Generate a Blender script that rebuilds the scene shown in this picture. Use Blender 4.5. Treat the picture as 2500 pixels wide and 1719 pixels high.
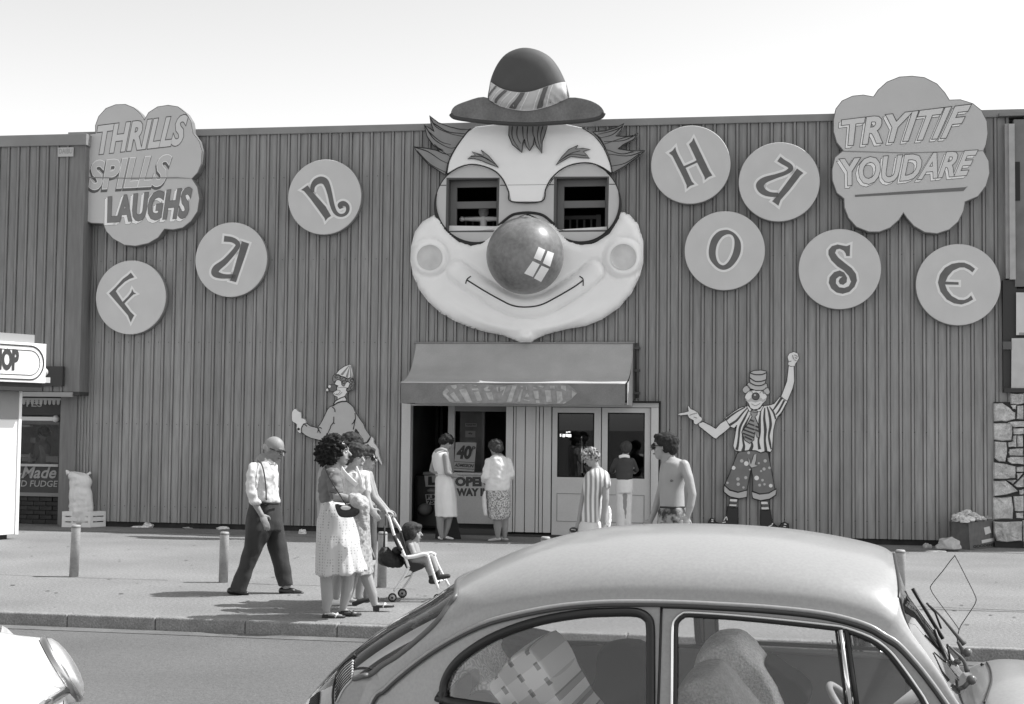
import bpy, bmesh, math, random
from mathutils import Vector, Matrix, noise
from mathutils.geometry import delaunay_2d_cdt
random.seed(7)
for _o in list(bpy.data.objects):
    bpy.data.objects.remove(_o, do_unlink=True)
SCN = bpy.context.scene
COL = SCN.collection
R_ = math.radians
# ------------------------------------------------------------------ camera
F = 50.0 / 36.0 * 2500
CX, CY = 1250.0, 859.5
EYE = Vector((0, 0, 1.70))
TILT = math.atan((1045 - CY) / F)
ROLL = -0.0110
RC = (Matrix.Rotation(math.pi / 2 + TILT, 4, 'X') @ Matrix.Rotation(-ROLL, 4, 'Z'))
cam_d = bpy.data.cameras.new('camera')
cam_d.lens = 50; cam_d.sensor_width = 36; cam_d.clip_start = 0.05; cam_d.clip_end = 4000
cam = bpy.data.objects.new('camera', cam_d)
COL.objects.link(cam)
cam.matrix_basis = Matrix.Translation(EYE) @ RC
SCN.camera = cam
# ------------------------------------------------------------------ world, sun, exposure
SUN_EL, SUN_AZ = R_(54), R_(85)          # azimuth measured from +Y (view direction) towards +X (right)
world = bpy.data.worlds.new('World'); SCN.world = world
world.use_nodes = True
nt = world.node_tree; nt.nodes.clear()
sky = nt.nodes.new('ShaderNodeTexSky'); sky.sky_type = 'NISHITA'; sky.sun_disc = False
sky.sun_elevation = SUN_EL; sky.sun_rotation = SUN_AZ
sky.air_density = 1.1; sky.dust_density = 1.0; sky.ozone_density = 1.0
bw = nt.nodes.new('ShaderNodeRGBToBW')      # black and white photograph: the sky keeps only its brightness
bg = nt.nodes.new('ShaderNodeBackground'); bg.inputs['Strength'].default_value = 0.15
wo = nt.nodes.new('ShaderNodeOutputWorld')
nt.links.new(sky.outputs[0], bw.inputs[0]); nt.links.new(bw.outputs[0], bg.inputs['Color']); nt.links.new(bg.outputs[0], wo.inputs[0])
sl = bpy.data.lights.new('sun', 'SUN'); sl.energy = 3.0; sl.angle = R_(0.5); sl.color = (1, 1, 1)
sun = bpy.data.objects.new('sun', sl); COL.objects.link(sun)
SDIR = Vector((math.sin(SUN_AZ) * math.cos(SUN_EL), math.cos(SUN_AZ) * math.cos(SUN_EL), math.sin(SUN_EL)))
sun.rotation_euler = SDIR.to_track_quat('Z', 'Y').to_euler()
sun.location = (10, 10, 20)
vs = SCN.view_settings
SCN.display_settings.display_device = 'sRGB'
vs.view_transform = 'Standard'; vs.look = 'None'; vs.gamma = 1.0; vs.exposure = 0.92; vs.use_curve_mapping = False
# ------------------------------------------------------------------ geometry helpers
V = Vector
def ray(px, py):
    return (RC.to_3x3() @ V(((px - CX) / F, -(py - CY) / F, -1.0)))
def at_y(px, py, Y):
    d = ray(px, py); return EYE + d * (Y / d.y)
def at_z(px, py, Z=0.0):
    d = ray(px, py); return EYE + d * ((Z - EYE.z) / d.z)
def at_plane(px, py, p, n):
    d = ray(px, py); return EYE + d * ((p - EYE).dot(n) / d.dot(n))
def proj(p):
    q = (Matrix.Translation(EYE) @ RC).inverted() @ V(p)
    return (CX + F * q.x / -q.z, CY - F * q.y / -q.z)
WYAW = R_(9.37)
W0 = V((0, 22.5, 0))
WX = V((math.cos(WYAW), -math.sin(WYAW), 0))       # along the wall, to the right
WN = V((-math.sin(WYAW), -math.cos(WYAW), 0))      # out of the wall, towards the street
def W(s, z, off=0.0):
    return W0 + WX * s + WN * off + V((0, 0, z))
def wsz(px, py, off=0.0):
    p = at_plane(px, py, W0 + WN * off, WN)
    return ((p - W0).dot(WX), p.z)
def wpx(px, py, off=0.0):
    return at_plane(px, py, W0 + WN * off, WN)
def zo(x0, y0, sc):
    return lambda zx, zy: (x0 + zx / sc, y0 + zy / sc)
def smooth_closed(pts, n=4):
    out = []; N = len(pts)
    for i in range(N):
        p0, p1, p2, p3 = (V(pts[(i + k - 1) % N]) for k in range(4))
        for j in range(n):
            t = j / n
            out.append(0.5 * ((2 * p1) + (p2 - p0) * t + (2 * p0 - 5 * p1 + 4 * p2 - p3) * t * t + (3 * p1 - p0 - 3 * p2 + p3) * t ** 3))
    return out
def smooth_open(pts, n=4):
    pts = [V(p) for p in pts]; out = []
    P = [2 * pts[0] - pts[1]] + pts + [2 * pts[-1] - pts[-2]]
    for i in range(len(pts) - 1):
        p0, p1, p2, p3 = P[i:i + 4]
        for j in range(n):
            t = j / n
            out.append(0.5 * ((2 * p1) + (p2 - p0) * t + (2 * p0 - 5 * p1 + 4 * p2 - p3) * t * t + (3 * p1 - p0 - 3 * p2 + p3) * t ** 3))
    out.append(pts[-1]); return out
def offset_poly(pts, d):
    """grow a closed 2D polygon outwards by d"""
    P = [V((p[0], p[1])) for p in pts]
    P = [p for i, p in enumerate(P) if (p - P[i - 1]).length > 1e-6]
    N = len(P)
    area = sum(P[i].x * P[(i + 1) % N].y - P[(i + 1) % N].x * P[i].y for i in range(N))
    sg = 1 if area > 0 else -1
    out = []
    for i in range(N):
        a = (P[i] - P[i - 1]).normalized(); b = (P[(i + 1) % N] - P[i]).normalized()
        na = V((a.y, -a.x)) * sg; nb = V((b.y, -b.x)) * sg
        m = na + nb
        if m.length < 1e-5: m = na
        m.normalize()
        k = 1 / max(0.55, m.dot(na))
        out.append(P[i] + m * d * k)
    return out
def in_poly(x, y, poly):
    c = False; j = len(poly) - 1
    for i in range(len(poly)):
        xi, yi = poly[i][0], poly[i][1]; xj, yj = poly[j][0], poly[j][1]
        if (yi > y) != (yj > y) and x < (xj - xi) * (y - yi) / (yj - yi) + xi: c = not c
        j = i
    return c
class MB:
    def __init__(s): s.v = []; s.f = []; s.sm = []
    def add(s, vs_, fs, smooth=False):
        b = len(s.v); s.v += [V(p) for p in vs_]
        s.f += [tuple(b + i for i in f) for f in fs]; s.sm += [smooth] * len(fs)
        return s
    def box(s, lo, hi, M=None):
        x0, y0, z0 = lo; x1, y1, z1 = hi
        p = [V((x, y, z)) for z in (z0, z1) for y in (y0, y1) for x in (x0, x1)]
        if M is not None: p = [M @ q for q in p]
        return s.add(p, [(0, 2, 3, 1), (4, 5, 7, 6), (0, 1, 5, 4), (2, 6, 7, 3), (0, 4, 6, 2), (1, 3, 7, 5)])
    def hexa(s, p):
        return s.add(p, [(0, 2, 3, 1), (4, 5, 7, 6), (0, 1, 5, 4), (2, 6, 7, 3), (0, 4, 6, 2), (1, 3, 7, 5)])
    def wbox(s, s0, s1, z0, z1, o0, o1):
        """box in the wall frame: along, height, offset out of the wall"""
        return s.hexa([W(a, z, o) for z in (z0, z1) for o in (o1, o0) for a in (s0, s1)])
    def prism(s, loop, vec, holes=()):
        """thick plate: outline (may overlap itself) and holes, extruded by vec; triangulated by a constrained Delaunay"""
        loop = [V(p) for p in loop]; vec = V(vec); w = vec.normalized()
        ux = w.orthogonal().normalized(); uy = w.cross(ux); o = loop[0]
        loops = [loop] + [[V(p) for p in h] for h in holes]
        L2 = [[V(((p - o).dot(ux), (p - o).dot(uy))) for p in l] for l in loops]
        co = []; ed = []
        for l in L2:
            b = len(co); co += l; ed += [(b + i, b + (i + 1) % len(l)) for i in range(len(l))]
        r = delaunay_2d_cdt(co, ed, [], 0, 1e-5)
        pts, tris = r[0], r[2]
        def wind(x, y, l):
            c = 0
            for i in range(len(l)):
                ax, ay = l[i - 1]; bx, by = l[i]
                if (ay > y) != (by > y) and x < (bx - ax) * (y - ay) / (by - ay) + ax: c += 1 if by > ay else -1
            return c
        keep = []
        for t in tris:
            for k in range(1, len(t) - 1):
                q = (t[0], t[k], t[k + 1])
                cx = sum(pts[i].x for i in q) / 3; cy = sum(pts[i].y for i in q) / 3
                if wind(cx, cy, L2[0]) and not any(wind(cx, cy, h) for h in L2[1:]):
                    ar = (pts[q[1]] - pts[q[0]]).cross(pts[q[2]] - pts[q[0]])
                    if ar < 0: q = (q[0], q[2], q[1])
                    keep.append(q)
        n = len(pts); ecount = {}
        for q in keep:
            for i in range(3): ecount[(q[i], q[(i + 1) % 3])] = 1
        fs = []
        for q in keep:
            fs.append(tuple(i + n for i in q)); fs.append((q[0], q[2], q[1]))
        for (i, j) in ecount:
            if (j, i) not in ecount: fs.append((i, j, j + n, i + n))
        P = [o + ux * p.x + uy * p.y for p in pts]
        return s.add(P + [p + vec for p in P], fs)
    def tube(s, pts, r, n=8, closed=False, cap=True, flat=1.0):
        pts = [V(p) for p in pts]; N = len(pts)
        rs = r if isinstance(r, (list, tuple)) else [r] * N
        up = None; vs_ = []
        for i in range(N):
            if closed: t = pts[(i + 1) % N] - pts[i - 1]
            else: t = pts[min(i + 1, N - 1)] - pts[max(i - 1, 0)]
            if t.length < 1e-9: t = V((0, 0, 1))
            t.normalize()
            if up is None:
                up = V((0, 0, 1)) if abs(t.z) < .9 else V((0, 1, 0))
            a = up - t * up.dot(t)
            if a.length < 1e-4: a = t.orthogonal()
            a.normalize(); b = t.cross(a); up = a
            for k in range(n):
                w = 2 * math.pi * k / n
                vs_.append(pts[i] + (a * math.cos(w) + b * math.sin(w) * flat) * rs[i])
        fs = []
        for i in range(N if closed else N - 1):
            i2 = (i + 1) % N
            for k in range(n):
                k2 = (k + 1) % n
                fs.append((i * n + k, i * n + k2, i2 * n + k2, i2 * n + k))
        s.add(vs_, fs, True)
        if cap and not closed:
            s.f.append(tuple(len(s.v) - N * n + k for k in reversed(range(n)))); s.sm.append(False)
            s.f.append(tuple(len(s.v) - n + k for k in range(n))); s.sm.append(False)
        return s
    def ell(s, c, r, M=None, nu=12, nv=8):
        if not isinstance(r, (list, tuple, Vector)): r = (r, r, r)
        c = V(c); vs_ = []; fs = []
        def put(x, y, z):
            q = V((x * r[0], y * r[1], z * r[2]))
            if M is not None: q = M.to_3x3() @ q
            vs_.append(c + q)
        put(0, 0, 1)
        for i in range(1, nv):
            a = math.pi * i / nv
            for k in range(nu):
                b = 2 * math.pi * k / nu
                put(math.sin(a) * math.cos(b), math.sin(a) * math.sin(b), math.cos(a))
        put(0, 0, -1)
        for k in range(nu): fs.append((0, 1 + k, 1 + (k + 1) % nu))
        for i in range(nv - 2):
            for k in range(nu):
                a = 1 + i * nu; b = a + nu; k2 = (k + 1) % nu
                fs.append((a + k, b + k, b + k2, a + k2))
        L = len(vs_) - 1; a = 1 + (nv - 2) * nu
        for k in range(nu): fs.append((a + k, L, a + (k + 1) % nu))
        return s.add(vs_, fs, True)
    def cap(s, p0, p1, r0, r1, n=12, fl=None):
        """tapered capsule; fl = Matrix to flatten offsets"""
        p0 = V(p0); p1 = V(p1); t = p1 - p0; L = t.length
        if L < 1e-6: return s.ell(p0, r0)
        t.normalize(); a = t.orthogonal().normalized(); b = t.cross(a)
        rings = []
        for w in (90, 60, 30, 0): rings.append((p0 - t * r0 * math.sin(R_(w)), r0 * math.cos(R_(w))))
        for w in (0, 30, 60, 90): rings.append((p1 + t * r1 * math.sin(R_(w)), r1 * math.cos(R_(w))))
        vs_ = []; fs = []
        for c, rr in rings:
            rr = max(rr, 1e-4)
            for k in range(n):
                w = 2 * math.pi * k / n
                o = (a * math.cos(w) + b * math.sin(w)) * rr
                if fl is not None: o = fl @ o
                vs_.append(c + o)
        for i in range(len(rings) - 1):
            for k in range(n):
                k2 = (k + 1) % n
                fs.append((i * n + k, i * n + k2, (i + 1) * n + k2, (i + 1) * n + k))
        fs.append(tuple(reversed(range(n)))); fs.append(tuple((len(rings) - 1) * n + k for k in range(n)))
        return s.add(vs_, fs, True)
    def loft(s, rings, cap=True, closed=True, smooth=True):
        n = len(rings[0]); vs_ = [p for r in rings for p in r]; fs = []
        for i in range(len(rings) - 1):
            for k in range(n if closed else n - 1):
                k2 = (k + 1) % n
                fs.append((i * n + k, i * n + k2, (i + 1) * n + k2, (i + 1) * n + k))
        b = len(s.v)
        s.add(vs_, fs, smooth)
        if cap and closed:
            s.f.append(tuple(b + k for k in reversed(range(n)))); s.sm.append(False)
            s.f.append(tuple(b + len(vs_) - n + k for k in range(n))); s.sm.append(False)
        return s
    def ering(s, c, rx, ry, ang=0, n=20, ax=None, ay=None, wav=0, wn=6, ph=0):
        c = V(c); ax = ax or V((math.cos(ang), math.sin(ang), 0)); ay = ay or V((-math.sin(ang), math.cos(ang), 0))
        return [c + (ax * rx * math.cos(2 * math.pi * k / n) + ay * ry * math.sin(2 * math.pi * k / n)) * (1 + wav * math.sin(wn * 2 * math.pi * k / n + ph)) for k in range(n)]
    def mesh(s, name, M=None):
        me = bpy.data.meshes.new(name)
        vs_ = s.v if M is None else [M @ p for p in s.v]
        me.from_pydata([tuple(p) for p in vs_], [], s.f)
        me.polygons.foreach_set('use_smooth', s.sm)
        me.validate(); me.update()
        return me
INV = {}
def props(o, label=None, cat=None, group=None, kind=None):
    if label: o['label'] = label
    if cat: o['category'] = cat
    if group: o['group'] = group
    if kind: o['kind'] = kind
    return o
def thing(name, label, cat, loc=(0, 0, 0), rz=0.0, group=None, kind=None):
    o = bpy.data.objects.new(name, None); COL.objects.link(o)
    o.empty_display_size = 0.3
    o.matrix_basis = Matrix.Translation(V(loc)) @ Matrix.Rotation(rz, 4, 'Z')
    INV[o.name] = o.matrix_basis.inverted()
    return props(o, label, cat, group, kind)
def part(name, mb, mat, parent=None, label=None, kind=None, bevel=0.0, local=False, recalc=False):
    M = None
    if parent is not None and not local: M = INV.get(parent.name)
    me = mb if isinstance(mb, bpy.types.Mesh) else mb.mesh(name, M)
    if recalc:
        bm = bmesh.new(); bm.from_mesh(me); bmesh.ops.remove_doubles(bm, verts=bm.verts, dist=1e-5)
        bmesh.ops.recalc_face_normals(bm, faces=bm.faces); bm.to_mesh(me); bm.free()
    o = bpy.data.objects.new(name, me); COL.objects.link(o)
    if mat is not None and not me.materials: me.materials.append(mat)
    if parent is not None:
        o.parent = parent
        INV[o.name] = INV.get(parent.name, Matrix.Identity(4))
    else:
        INV[o.name] = Matrix.Identity(4)
    if bevel:
        b = o.modifiers.new('bevel', 'BEVEL'); b.width = bevel; b.segments = 2; b.limit_method = 'ANGLE'; b.harden_normals = False
    if label: o['label'] = label
    if kind: o['kind'] = kind
    return o
def solo(name, mb, mat, label, cat, loc, rz=0.0, group=None, bevel=0.0, kind=None, recalc=False):
    """a thing that is one mesh, with its origin at loc"""
    M = Matrix.Translation(V(loc)) @ Matrix.Rotation(rz, 4, 'Z')
    me = mb if isinstance(mb, bpy.types.Mesh) else mb.mesh(name, M.inverted())
    if recalc:
        bm = bmesh.new(); bm.from_mesh(me); bmesh.ops.recalc_face_normals(bm, faces=bm.faces); bm.to_mesh(me); bm.free()
    o = bpy.data.objects.new(name, me); COL.objects.link(o); o.matrix_basis = M
    INV[o.name] = M.inverted()
    if mat is not None: me.materials.append(mat)
    if bevel:
        b = o.modifiers.new('bevel', 'BEVEL'); b.width = bevel; b.segments = 2; b.limit_method = 'ANGLE'
    return props(o, label, cat, group, kind)
def copy_part(src, name, parent, M=None):
    o = bpy.data.objects.new(name, src.data); COL.objects.link(o)
    o.parent = parent
    if M is not None: o.matrix_local = M
    for m in src.modifiers:
        if m.type == 'BEVEL':
            b = o.modifiers.new('bevel', 'BEVEL'); b.width = m.width; b.segments = m.segments; b.limit_method = 'ANGLE'
    return o
# ------------------------------------------------------------------ materials (all neutral: the photograph is black and white)
MATS = {}
def mat(name, v, rough=0.7, var=0.0, scale=4.0, bump=0.0, bscale=60.0, metal=0.0, coat=0.0, stretch=(1, 1, 1), var2=0.0, scale2=40.0, spec=0.5, rnd=0.0):
    if name in MATS: return MATS[name]
    m = bpy.data.materials.new(name); m.use_nodes = True; MATS[name] = m
    N = m.node_tree; b = N.nodes['Principled BSDF']
    b.inputs['Base Color'].default_value = (v, v, v, 1); b.inputs['Roughness'].default_value = rough
    b.inputs['Metallic'].default_value = metal; b.inputs['Coat Weight'].default_value = coat
    b.inputs['Coat Roughness'].default_value = 0.14; b.inputs['Specular IOR Level'].default_value = spec
    tc = N.nodes.new('ShaderNodeTexCoord')
    src = tc.outputs['Object']
    if stretch != (1, 1, 1):
        mp = N.nodes.new('ShaderNodeMapping'); mp.inputs['Scale'].default_value = stretch
        N.links.new(src, mp.inputs[0]); src = mp.outputs[0]
    if var or var2:
        mul = None
        for amt, sc_ in ((var, scale), (var2, scale2)):
            if not amt: continue
            n = N.nodes.new('ShaderNodeTexNoise'); n.inputs['Scale'].default_value = sc_; n.inputs['Detail'].default_value = 6
            N.links.new(src, n.inputs['Vector'])
            r = N.nodes.new('ShaderNodeMapRange'); r.inputs['From Min'].default_value = 0.3; r.inputs['From Max'].default_value = 0.7
            r.inputs['To Min'].default_value = 1 - amt; r.inputs['To Max'].default_value = 1 + amt
            N.links.new(n.outputs['Fac'], r.inputs['Value'])
            if mul is None: mul = r.outputs[0]
            else:
                q = N.nodes.new('ShaderNodeMath'); q.operation = 'MULTIPLY'
                N.links.new(mul, q.inputs[0]); N.links.new(r.outputs[0], q.inputs[1]); mul = q.outputs[0]
        if rnd:
            oi = N.nodes.new('ShaderNodeObjectInfo'); r = N.nodes.new('ShaderNodeMapRange'); r.inputs['To Min'].default_value = 1 - rnd; r.inputs['To Max'].default_value = 1 + rnd
            N.links.new(oi.outputs['Random'], r.inputs['Value']); q = N.nodes.new('ShaderNodeMath'); q.operation = 'MULTIPLY'; N.links.new(mul, q.inputs[0]); N.links.new(r.outputs[0], q.inputs[1]); mul = q.outputs[0]
        q = N.nodes.new('ShaderNodeMath'); q.operation = 'MULTIPLY'; q.inputs[1].default_value = v
        N.links.new(mul, q.inputs[0]); N.links.new(q.outputs[0], b.inputs['Base Color'])
    if bump:
        n2 = N.nodes.new('ShaderNodeTexNoise'); n2.inputs['Scale'].default_value = bscale; n2.inputs['Detail'].default_value = 5
        N.links.new(src, n2.inputs['Vector'])
        bp = N.nodes.new('ShaderNodeBump'); bp.inputs['Strength'].default_value = bump; bp.inputs['Distance'].default_value = 0.02
        N.links.new(n2.outputs['Fac'], bp.inputs['Height']); N.links.new(bp.outputs[0], b.inputs['Normal'])
    return m
def pattern(name, fn, rough=0.7, bump=0.0):
    """material whose grey value is built by fn(nodes, links, coord_output) -> socket"""
    if name in MATS: return MATS[name]
    m = bpy.data.materials.new(name); m.use_nodes = True; MATS[name] = m
    N = m.node_tree; b = N.nodes['Principled BSDF']; b.inputs['Roughness'].default_value = rough
    tc = N.nodes.new('ShaderNodeTexCoord')
    o = fn(N, tc.outputs['Object'])
    N.links.new(o, b.inputs['Base Color'])
    return m
def glass(name, tint=0.85, rough=0.0, tr=0.9):
    if name in MATS: return MATS[name]
    m = bpy.data.materials.new(name); m.use_nodes = True; MATS[name] = m
    N = m.node_tree; N.nodes.clear()
    t = N.nodes.new('ShaderNodeBsdfTransparent'); t.inputs[0].default_value = (tint, tint, tint, 1)
    g = N.nodes.new('ShaderNodeBsdfGlossy'); g.inputs['Roughness'].default_value = rough; g.inputs[0].default_value = (1, 1, 1, 1)
    fr = N.nodes.new('ShaderNodeFresnel'); fr.inputs[0].default_value = 1.5
    mx = N.nodes.new('ShaderNodeMixShader'); o = N.nodes.new('ShaderNodeOutputMaterial')
    N.links.new(fr.outputs[0], mx.inputs[0]); N.links.new(t.outputs[0], mx.inputs[1]); N.links.new(g.outputs[0], mx.inputs[2]); N.links.new(mx.outputs[0], o.inputs[0])
    return m
# ------------------------------------------------------------------ lettering
def text_mesh(txt, off=0.0, shear=0.0, spacing=1.0):
    cu = bpy.data.curves.new('t', 'FONT'); cu.body = txt; cu.offset = off; cu.shear = shear; cu.resolution_u = 3
    cu.space_character = spacing
    ob = bpy.data.objects.new('t', cu); COL.objects.link(ob)
    dg = bpy.context.evaluated_depsgraph_get(); dg.update()
    me = ob.evaluated_get(dg).to_mesh()
    vs_ = [V(v.co) for v in me.vertices]; fs = [tuple(p.vertices) for p in me.polygons]
    ob.evaluated_get(dg).to_mesh_clear()
    bpy.data.objects.remove(ob, do_unlink=True); bpy.data.curves.remove(cu)
    return vs_, fs
def text_on(mb, txt, quad, depth, off=0.0, shear=0.0, spacing=1.0):
    """lay lettering on a 3D quad (bottom-left, bottom-right, top-right, top-left), raised by the vector depth"""
    base, _ = text_mesh(txt, 0.0, shear, spacing)
    x0 = min(p.x for p in base); x1 = max(p.x for p in base); y0 = min(p.y for p in base); y1 = max(p.y for p in base)
    vs_, fs = text_mesh(txt, off, shear, spacing)
    q = [V(p) for p in quad]; out = []
    for p in vs_:
        u = (p.x - x0) / (x1 - x0); w = (p.y - y0) / (y1 - y0)
        out.append((q[0] * (1 - u) + q[1] * u) * (1 - w) + (q[3] * (1 - u) + q[2] * u) * w + depth)
    n = (q[1] - q[0]).cross(q[3] - q[0])
    if n.dot(depth) < 0: fs = [f[::-1] for f in fs]
    mb.add(out, fs); return mb
# ================================================================== SETTING
WROT = -WYAW
def wq(zf, pts, off): return [wpx(*zf(*p), off) for p in pts]
def wprism(mb, zf, pts, o0, o1, holes=(), grow=0.0, sm=0):
    """outline given in a crop of the photograph, unprojected onto the wall plane at offset o1 and given thickness back to o0"""
    def loop(pp, g):
        l = [wsz(*zf(*p), o1) for p in pp]
        if sm: l = [tuple(q) for q in smooth_closed(l, sm)]
        if g: l = [tuple(q) for q in offset_poly(l, g)]
        return [W(a, b, o0) for a, b in l]
    return mb.prism(loop(pts, grow), WN * (o1 - o0), [loop(h, -grow) for h in holes])
def wloc(px, py, off=0.0): return wpx(px, py, off)
NAT = lambda x, y: (x, y)
# ---- ground sheets
KA, KB = at_z(0, 1495), at_z(880, 1527)
KD = (KB - KA).normalized(); KN = V((KD.y, -KD.x, 0))       # KN points to the road
if KN.y > 0: KN = -KN
def K(a, b, z): return KA + KD * a + KN * b + V((0, 0, z))    # kerb frame: along, towards the road
def tarmac(name, v, spk, blotch, seed=0.0, rough=0.92):
    m = mat(name, v, rough, var=blotch, scale=0.7, var2=spk, scale2=34.0, bump=0.5, bscale=60.0)
    return m
M_pave = tarmac('pavement_tarmac', 0.210, 0.26, 0.15)
M_road = tarmac('road_tarmac', 0.122, 0.16, 0.10)
mb = MB()
def gridsheet(mb, f, us, ws):
    vs_ = [f(u, w) for w in ws for u in us]; n = len(us)
    mb.add(vs_, [(j * n + i, j * n + i + 1, (j + 1) * n + i + 1, (j + 1) * n + i) for j in range(len(ws) - 1) for i in range(n - 1)])
gridsheet(mb, lambda u, w: K(u, -w, 0), [-60, -20, 0, 20, 60], [13.2, 8, 4, .125])
part('pavement', mb, M_pave, kind='structure', recalc=True)
mb = MB(); gridsheet(mb, lambda u, w: K(u, w, -0.11), [-60, -20, 0, 20, 60], [-0.03, 5, 30, 60])
part('road', mb, M_road, kind='structure', recalc=True)
mb = MB(); gridsheet(mb, lambda u, w: V((u, w, -0.35)), [-1500, -300, 0, 300, 1500], [-1500, -300, 0, 300, 1500])
part('ground', mb, M_road, kind='structure')
# the patched strip of older tarmac at the foot of the wall and the joint that runs past the bollards
M_strip = tarmac('old_tarmac', 0.19, 0.3, 0.22)
mb = MB(); gridsheet(mb, lambda u, w: W(u, 0.004, w + (0.06 * math.sin(u * 1.7) + .05 * math.sin(u * 4.1) if w > .5 else 0)), [i * .4 - 12 for i in range(61)], [0.0, 1.02])
part('pavement_strip', mb, M_strip, kind='structure', recalc=True)
M_joint = mat('joint_tar', 0.10, 0.9, var=0.3, scale=9)
J0 = at_z(40, 1405); J1 = at_z(932, 1436); jd = (J1 - J0).normalized(); jn = V((-jd.y, jd.x, 0))
mb = MB()
for k in range(0, 130):
    a = -8 + k * .2; w = .006 + .012 * abs(noise.noise(V((a * 2, 0, 3)))); c = .05 * noise.noise(V((a * .9, 4, 1)))
    a2 = a + .2; c2 = .05 * noise.noise(V((a2 * .9, 4, 1)))
    if noise.noise(V((a * .7, 9, 9))) < -.22: continue
    p = [J0 + jd * a + jn * (c - w), J0 + jd * a2 + jn * (c2 - w), J0 + jd * a2 + jn * (c2 + w), J0 + jd * a + jn * (c + w)]
    mb.add([q + V((0, 0, .003)) for q in p], [(0, 1, 2, 3)])
part('pavement_joint', mb, M_joint, kind='structure', recalc=True)
# crossways seam on the right
mb = MB(); A = at_z(1900, 1478); B = at_z(2560, 1496)
for k in range(40):
    p = A.lerp(B, k / 40); q = A.lerp(B, (k + 1) / 40); w = .012
    n_ = V((0, w, 0)); mb.add([p - n_, q - n_, q + n_, p + n_], [(0, 1, 2, 3)])
for i in range(len(mb.v)): mb.v[i] = mb.v[i] + V((0, .02 * noise.noise(mb.v[i] * 2), .0035))
part('pavement_seam', mb, M_joint, kind='structure', recalc=True)
# ---- kerb of separate stones
kerb = thing('kerb', None, None, K(0, 0, 0), math.atan2(KD.y, KD.x), kind='structure')
M_kerb = mat('kerb_concrete', 0.235, 0.9, var=0.22, scale=6, var2=0.3, scale2=60, bump=.5, bscale=70)
kb = None; KP = 0.83
k0 = (at_z(156, 1503) - KA).dot(KD)
for k in range(-18, 30):
    a = k0 + k * KP
    if kb is None:
        bx = MB(); bx.box((0.003, 0, -.30), (KP - .003, .128, 0.003))
        bm = bx.mesh('kerb_stone'); kb = part('kerb_stone', bm, M_kerb, kerb, bevel=0.012, local=True)
        kb.location = (a, 0, 0); src = kb
    else:
        o = copy_part(src, 'kerb_stone', kerb); o.location = (a, random.uniform(-.004, .002), random.uniform(-.003, .003)); o.rotation_euler = (random.uniform(-.01, .01), 0, random.uniform(-.002, .002))
for o in kerb.children:       # local +Y of the frame must point away from the road
    pass
# channel at the kerb foot
mb = MB(); gridsheet(mb, lambda u, w: K(u, w, -0.106), [-30, 0, 30], [0.0, 0.22])
part('gutter', mb, mat('gutter', 0.135, .9, var=.2, scale=3, var2=.2, scale2=60), kind='structure', recalc=True)

# ================================================================== FUNHOUSE BUILDING
bld = thing('funhouse_building', 'wide windowless hall clad in dark ribbed metal sheets behind the clown face', 'building', W(0, 0, 0), WROT)
M_clad = mat('cladding_paint', 0.275, 0.55, rnd=.07, var=0.17, scale=3.0, stretch=(1, 1, .10), var2=0.16, scale2=20, spec=.35)
M_trim = mat('flashing', 0.25, 0.5, var=.1, scale=2)
M_dark = mat('dark_void', 0.012, 0.95)
ZT = 6.50; ZB = 0.09
def sheet_mesh(w, pitch, z0, z1, name):
    prof = []       # (s, off) along a sheet
    n = int(round(w / pitch))
    for i in range(n):
        b = i * pitch
        prof += [(b, 0), (b + pitch * .62, 0), (b + pitch * .63, -.018), (b + pitch * .70, -.018), (b + pitch * .72, .024), (b + pitch * .90, .024), (b + pitch * .92, -.018), (b + pitch * .985, -.018), (b + pitch * .995, 0)]
    prof.append((n * pitch, 0))
    m = MB(); vs_ = [V((a, -o, z)) for z in (z0, z1) for a, o in prof]; L = len(prof)
    m.add(vs_, [(i, i + 1, L + i + 1, L + i) for i in range(L - 1)])
    return m.mesh(name)
SP = 0.875
door_s = (wsz(977, 1200)[0], wsz(1608, 1200)[0]); door_top = wsz(1300, 985)[1]
sm_full = sheet_mesh(SP, .175, ZB, ZT, 'cladding_sheet')
sm_over = sheet_mesh(SP, .175, door_top, ZT, 'cladding_sheet')
sA = -7.6
# sheets are cut round the entrance: full ones left and right of it, short ones above it
x = door_s[0]; s_l = wsz(187, 1120)[0]; n_left = int((x - s_l) / SP)
for i in range(n_left):
    o = part('cladding_sheet', sm_full, M_clad, bld, local=True); o.location = (x - (i + 1) * SP, random.uniform(-.004, .004), 0)
o = part('cladding_sheet', sm_full, M_clad, bld, local=True); o.location = (s_l, 0, 0); o.scale = ((x - n_left * SP - s_l) / SP, 1, 1)
i = 0; x1 = door_s[1]
while x1 + i * SP < 7.05:
    o = part('cladding_sheet', sm_full, M_clad, bld, local=True); o.location = (x1 + i * SP, random.uniform(-.004, .004), 0); i += 1
_zf = zo(900, 80, 1.995)
def _wr(q):
    l = [wsz(*_zf(*p), .16) for p in q]; return (min(a[0] for a in l) + .01, max(a[0] for a in l) - .01, min(a[1] for a in l) + .01, max(a[1] for a in l) - .01)
_L = _wr([(379, 706), (638, 706), (632, 971), (374, 972)]); _R = _wr([(903, 701), (1171, 700), (1166, 969), (900, 971)])
def over(a, b, z0, z1):
    k = max(1, round((b - a) / SP)); m = sheet_mesh(SP, .175, z0, z1, 'cladding_sheet')
    for j in range(k):
        o = part('cladding_sheet', m, M_clad, bld, local=True); o.location = (a + j * (b - a) / k, random.uniform(-.004, .004), 0); o.scale = ((b - a) / k / SP, 1, 1)
over(x, _L[0], door_top, ZT); over(_L[1], _R[0], door_top, ZT); over(_R[1], x1, door_top, ZT)
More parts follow.
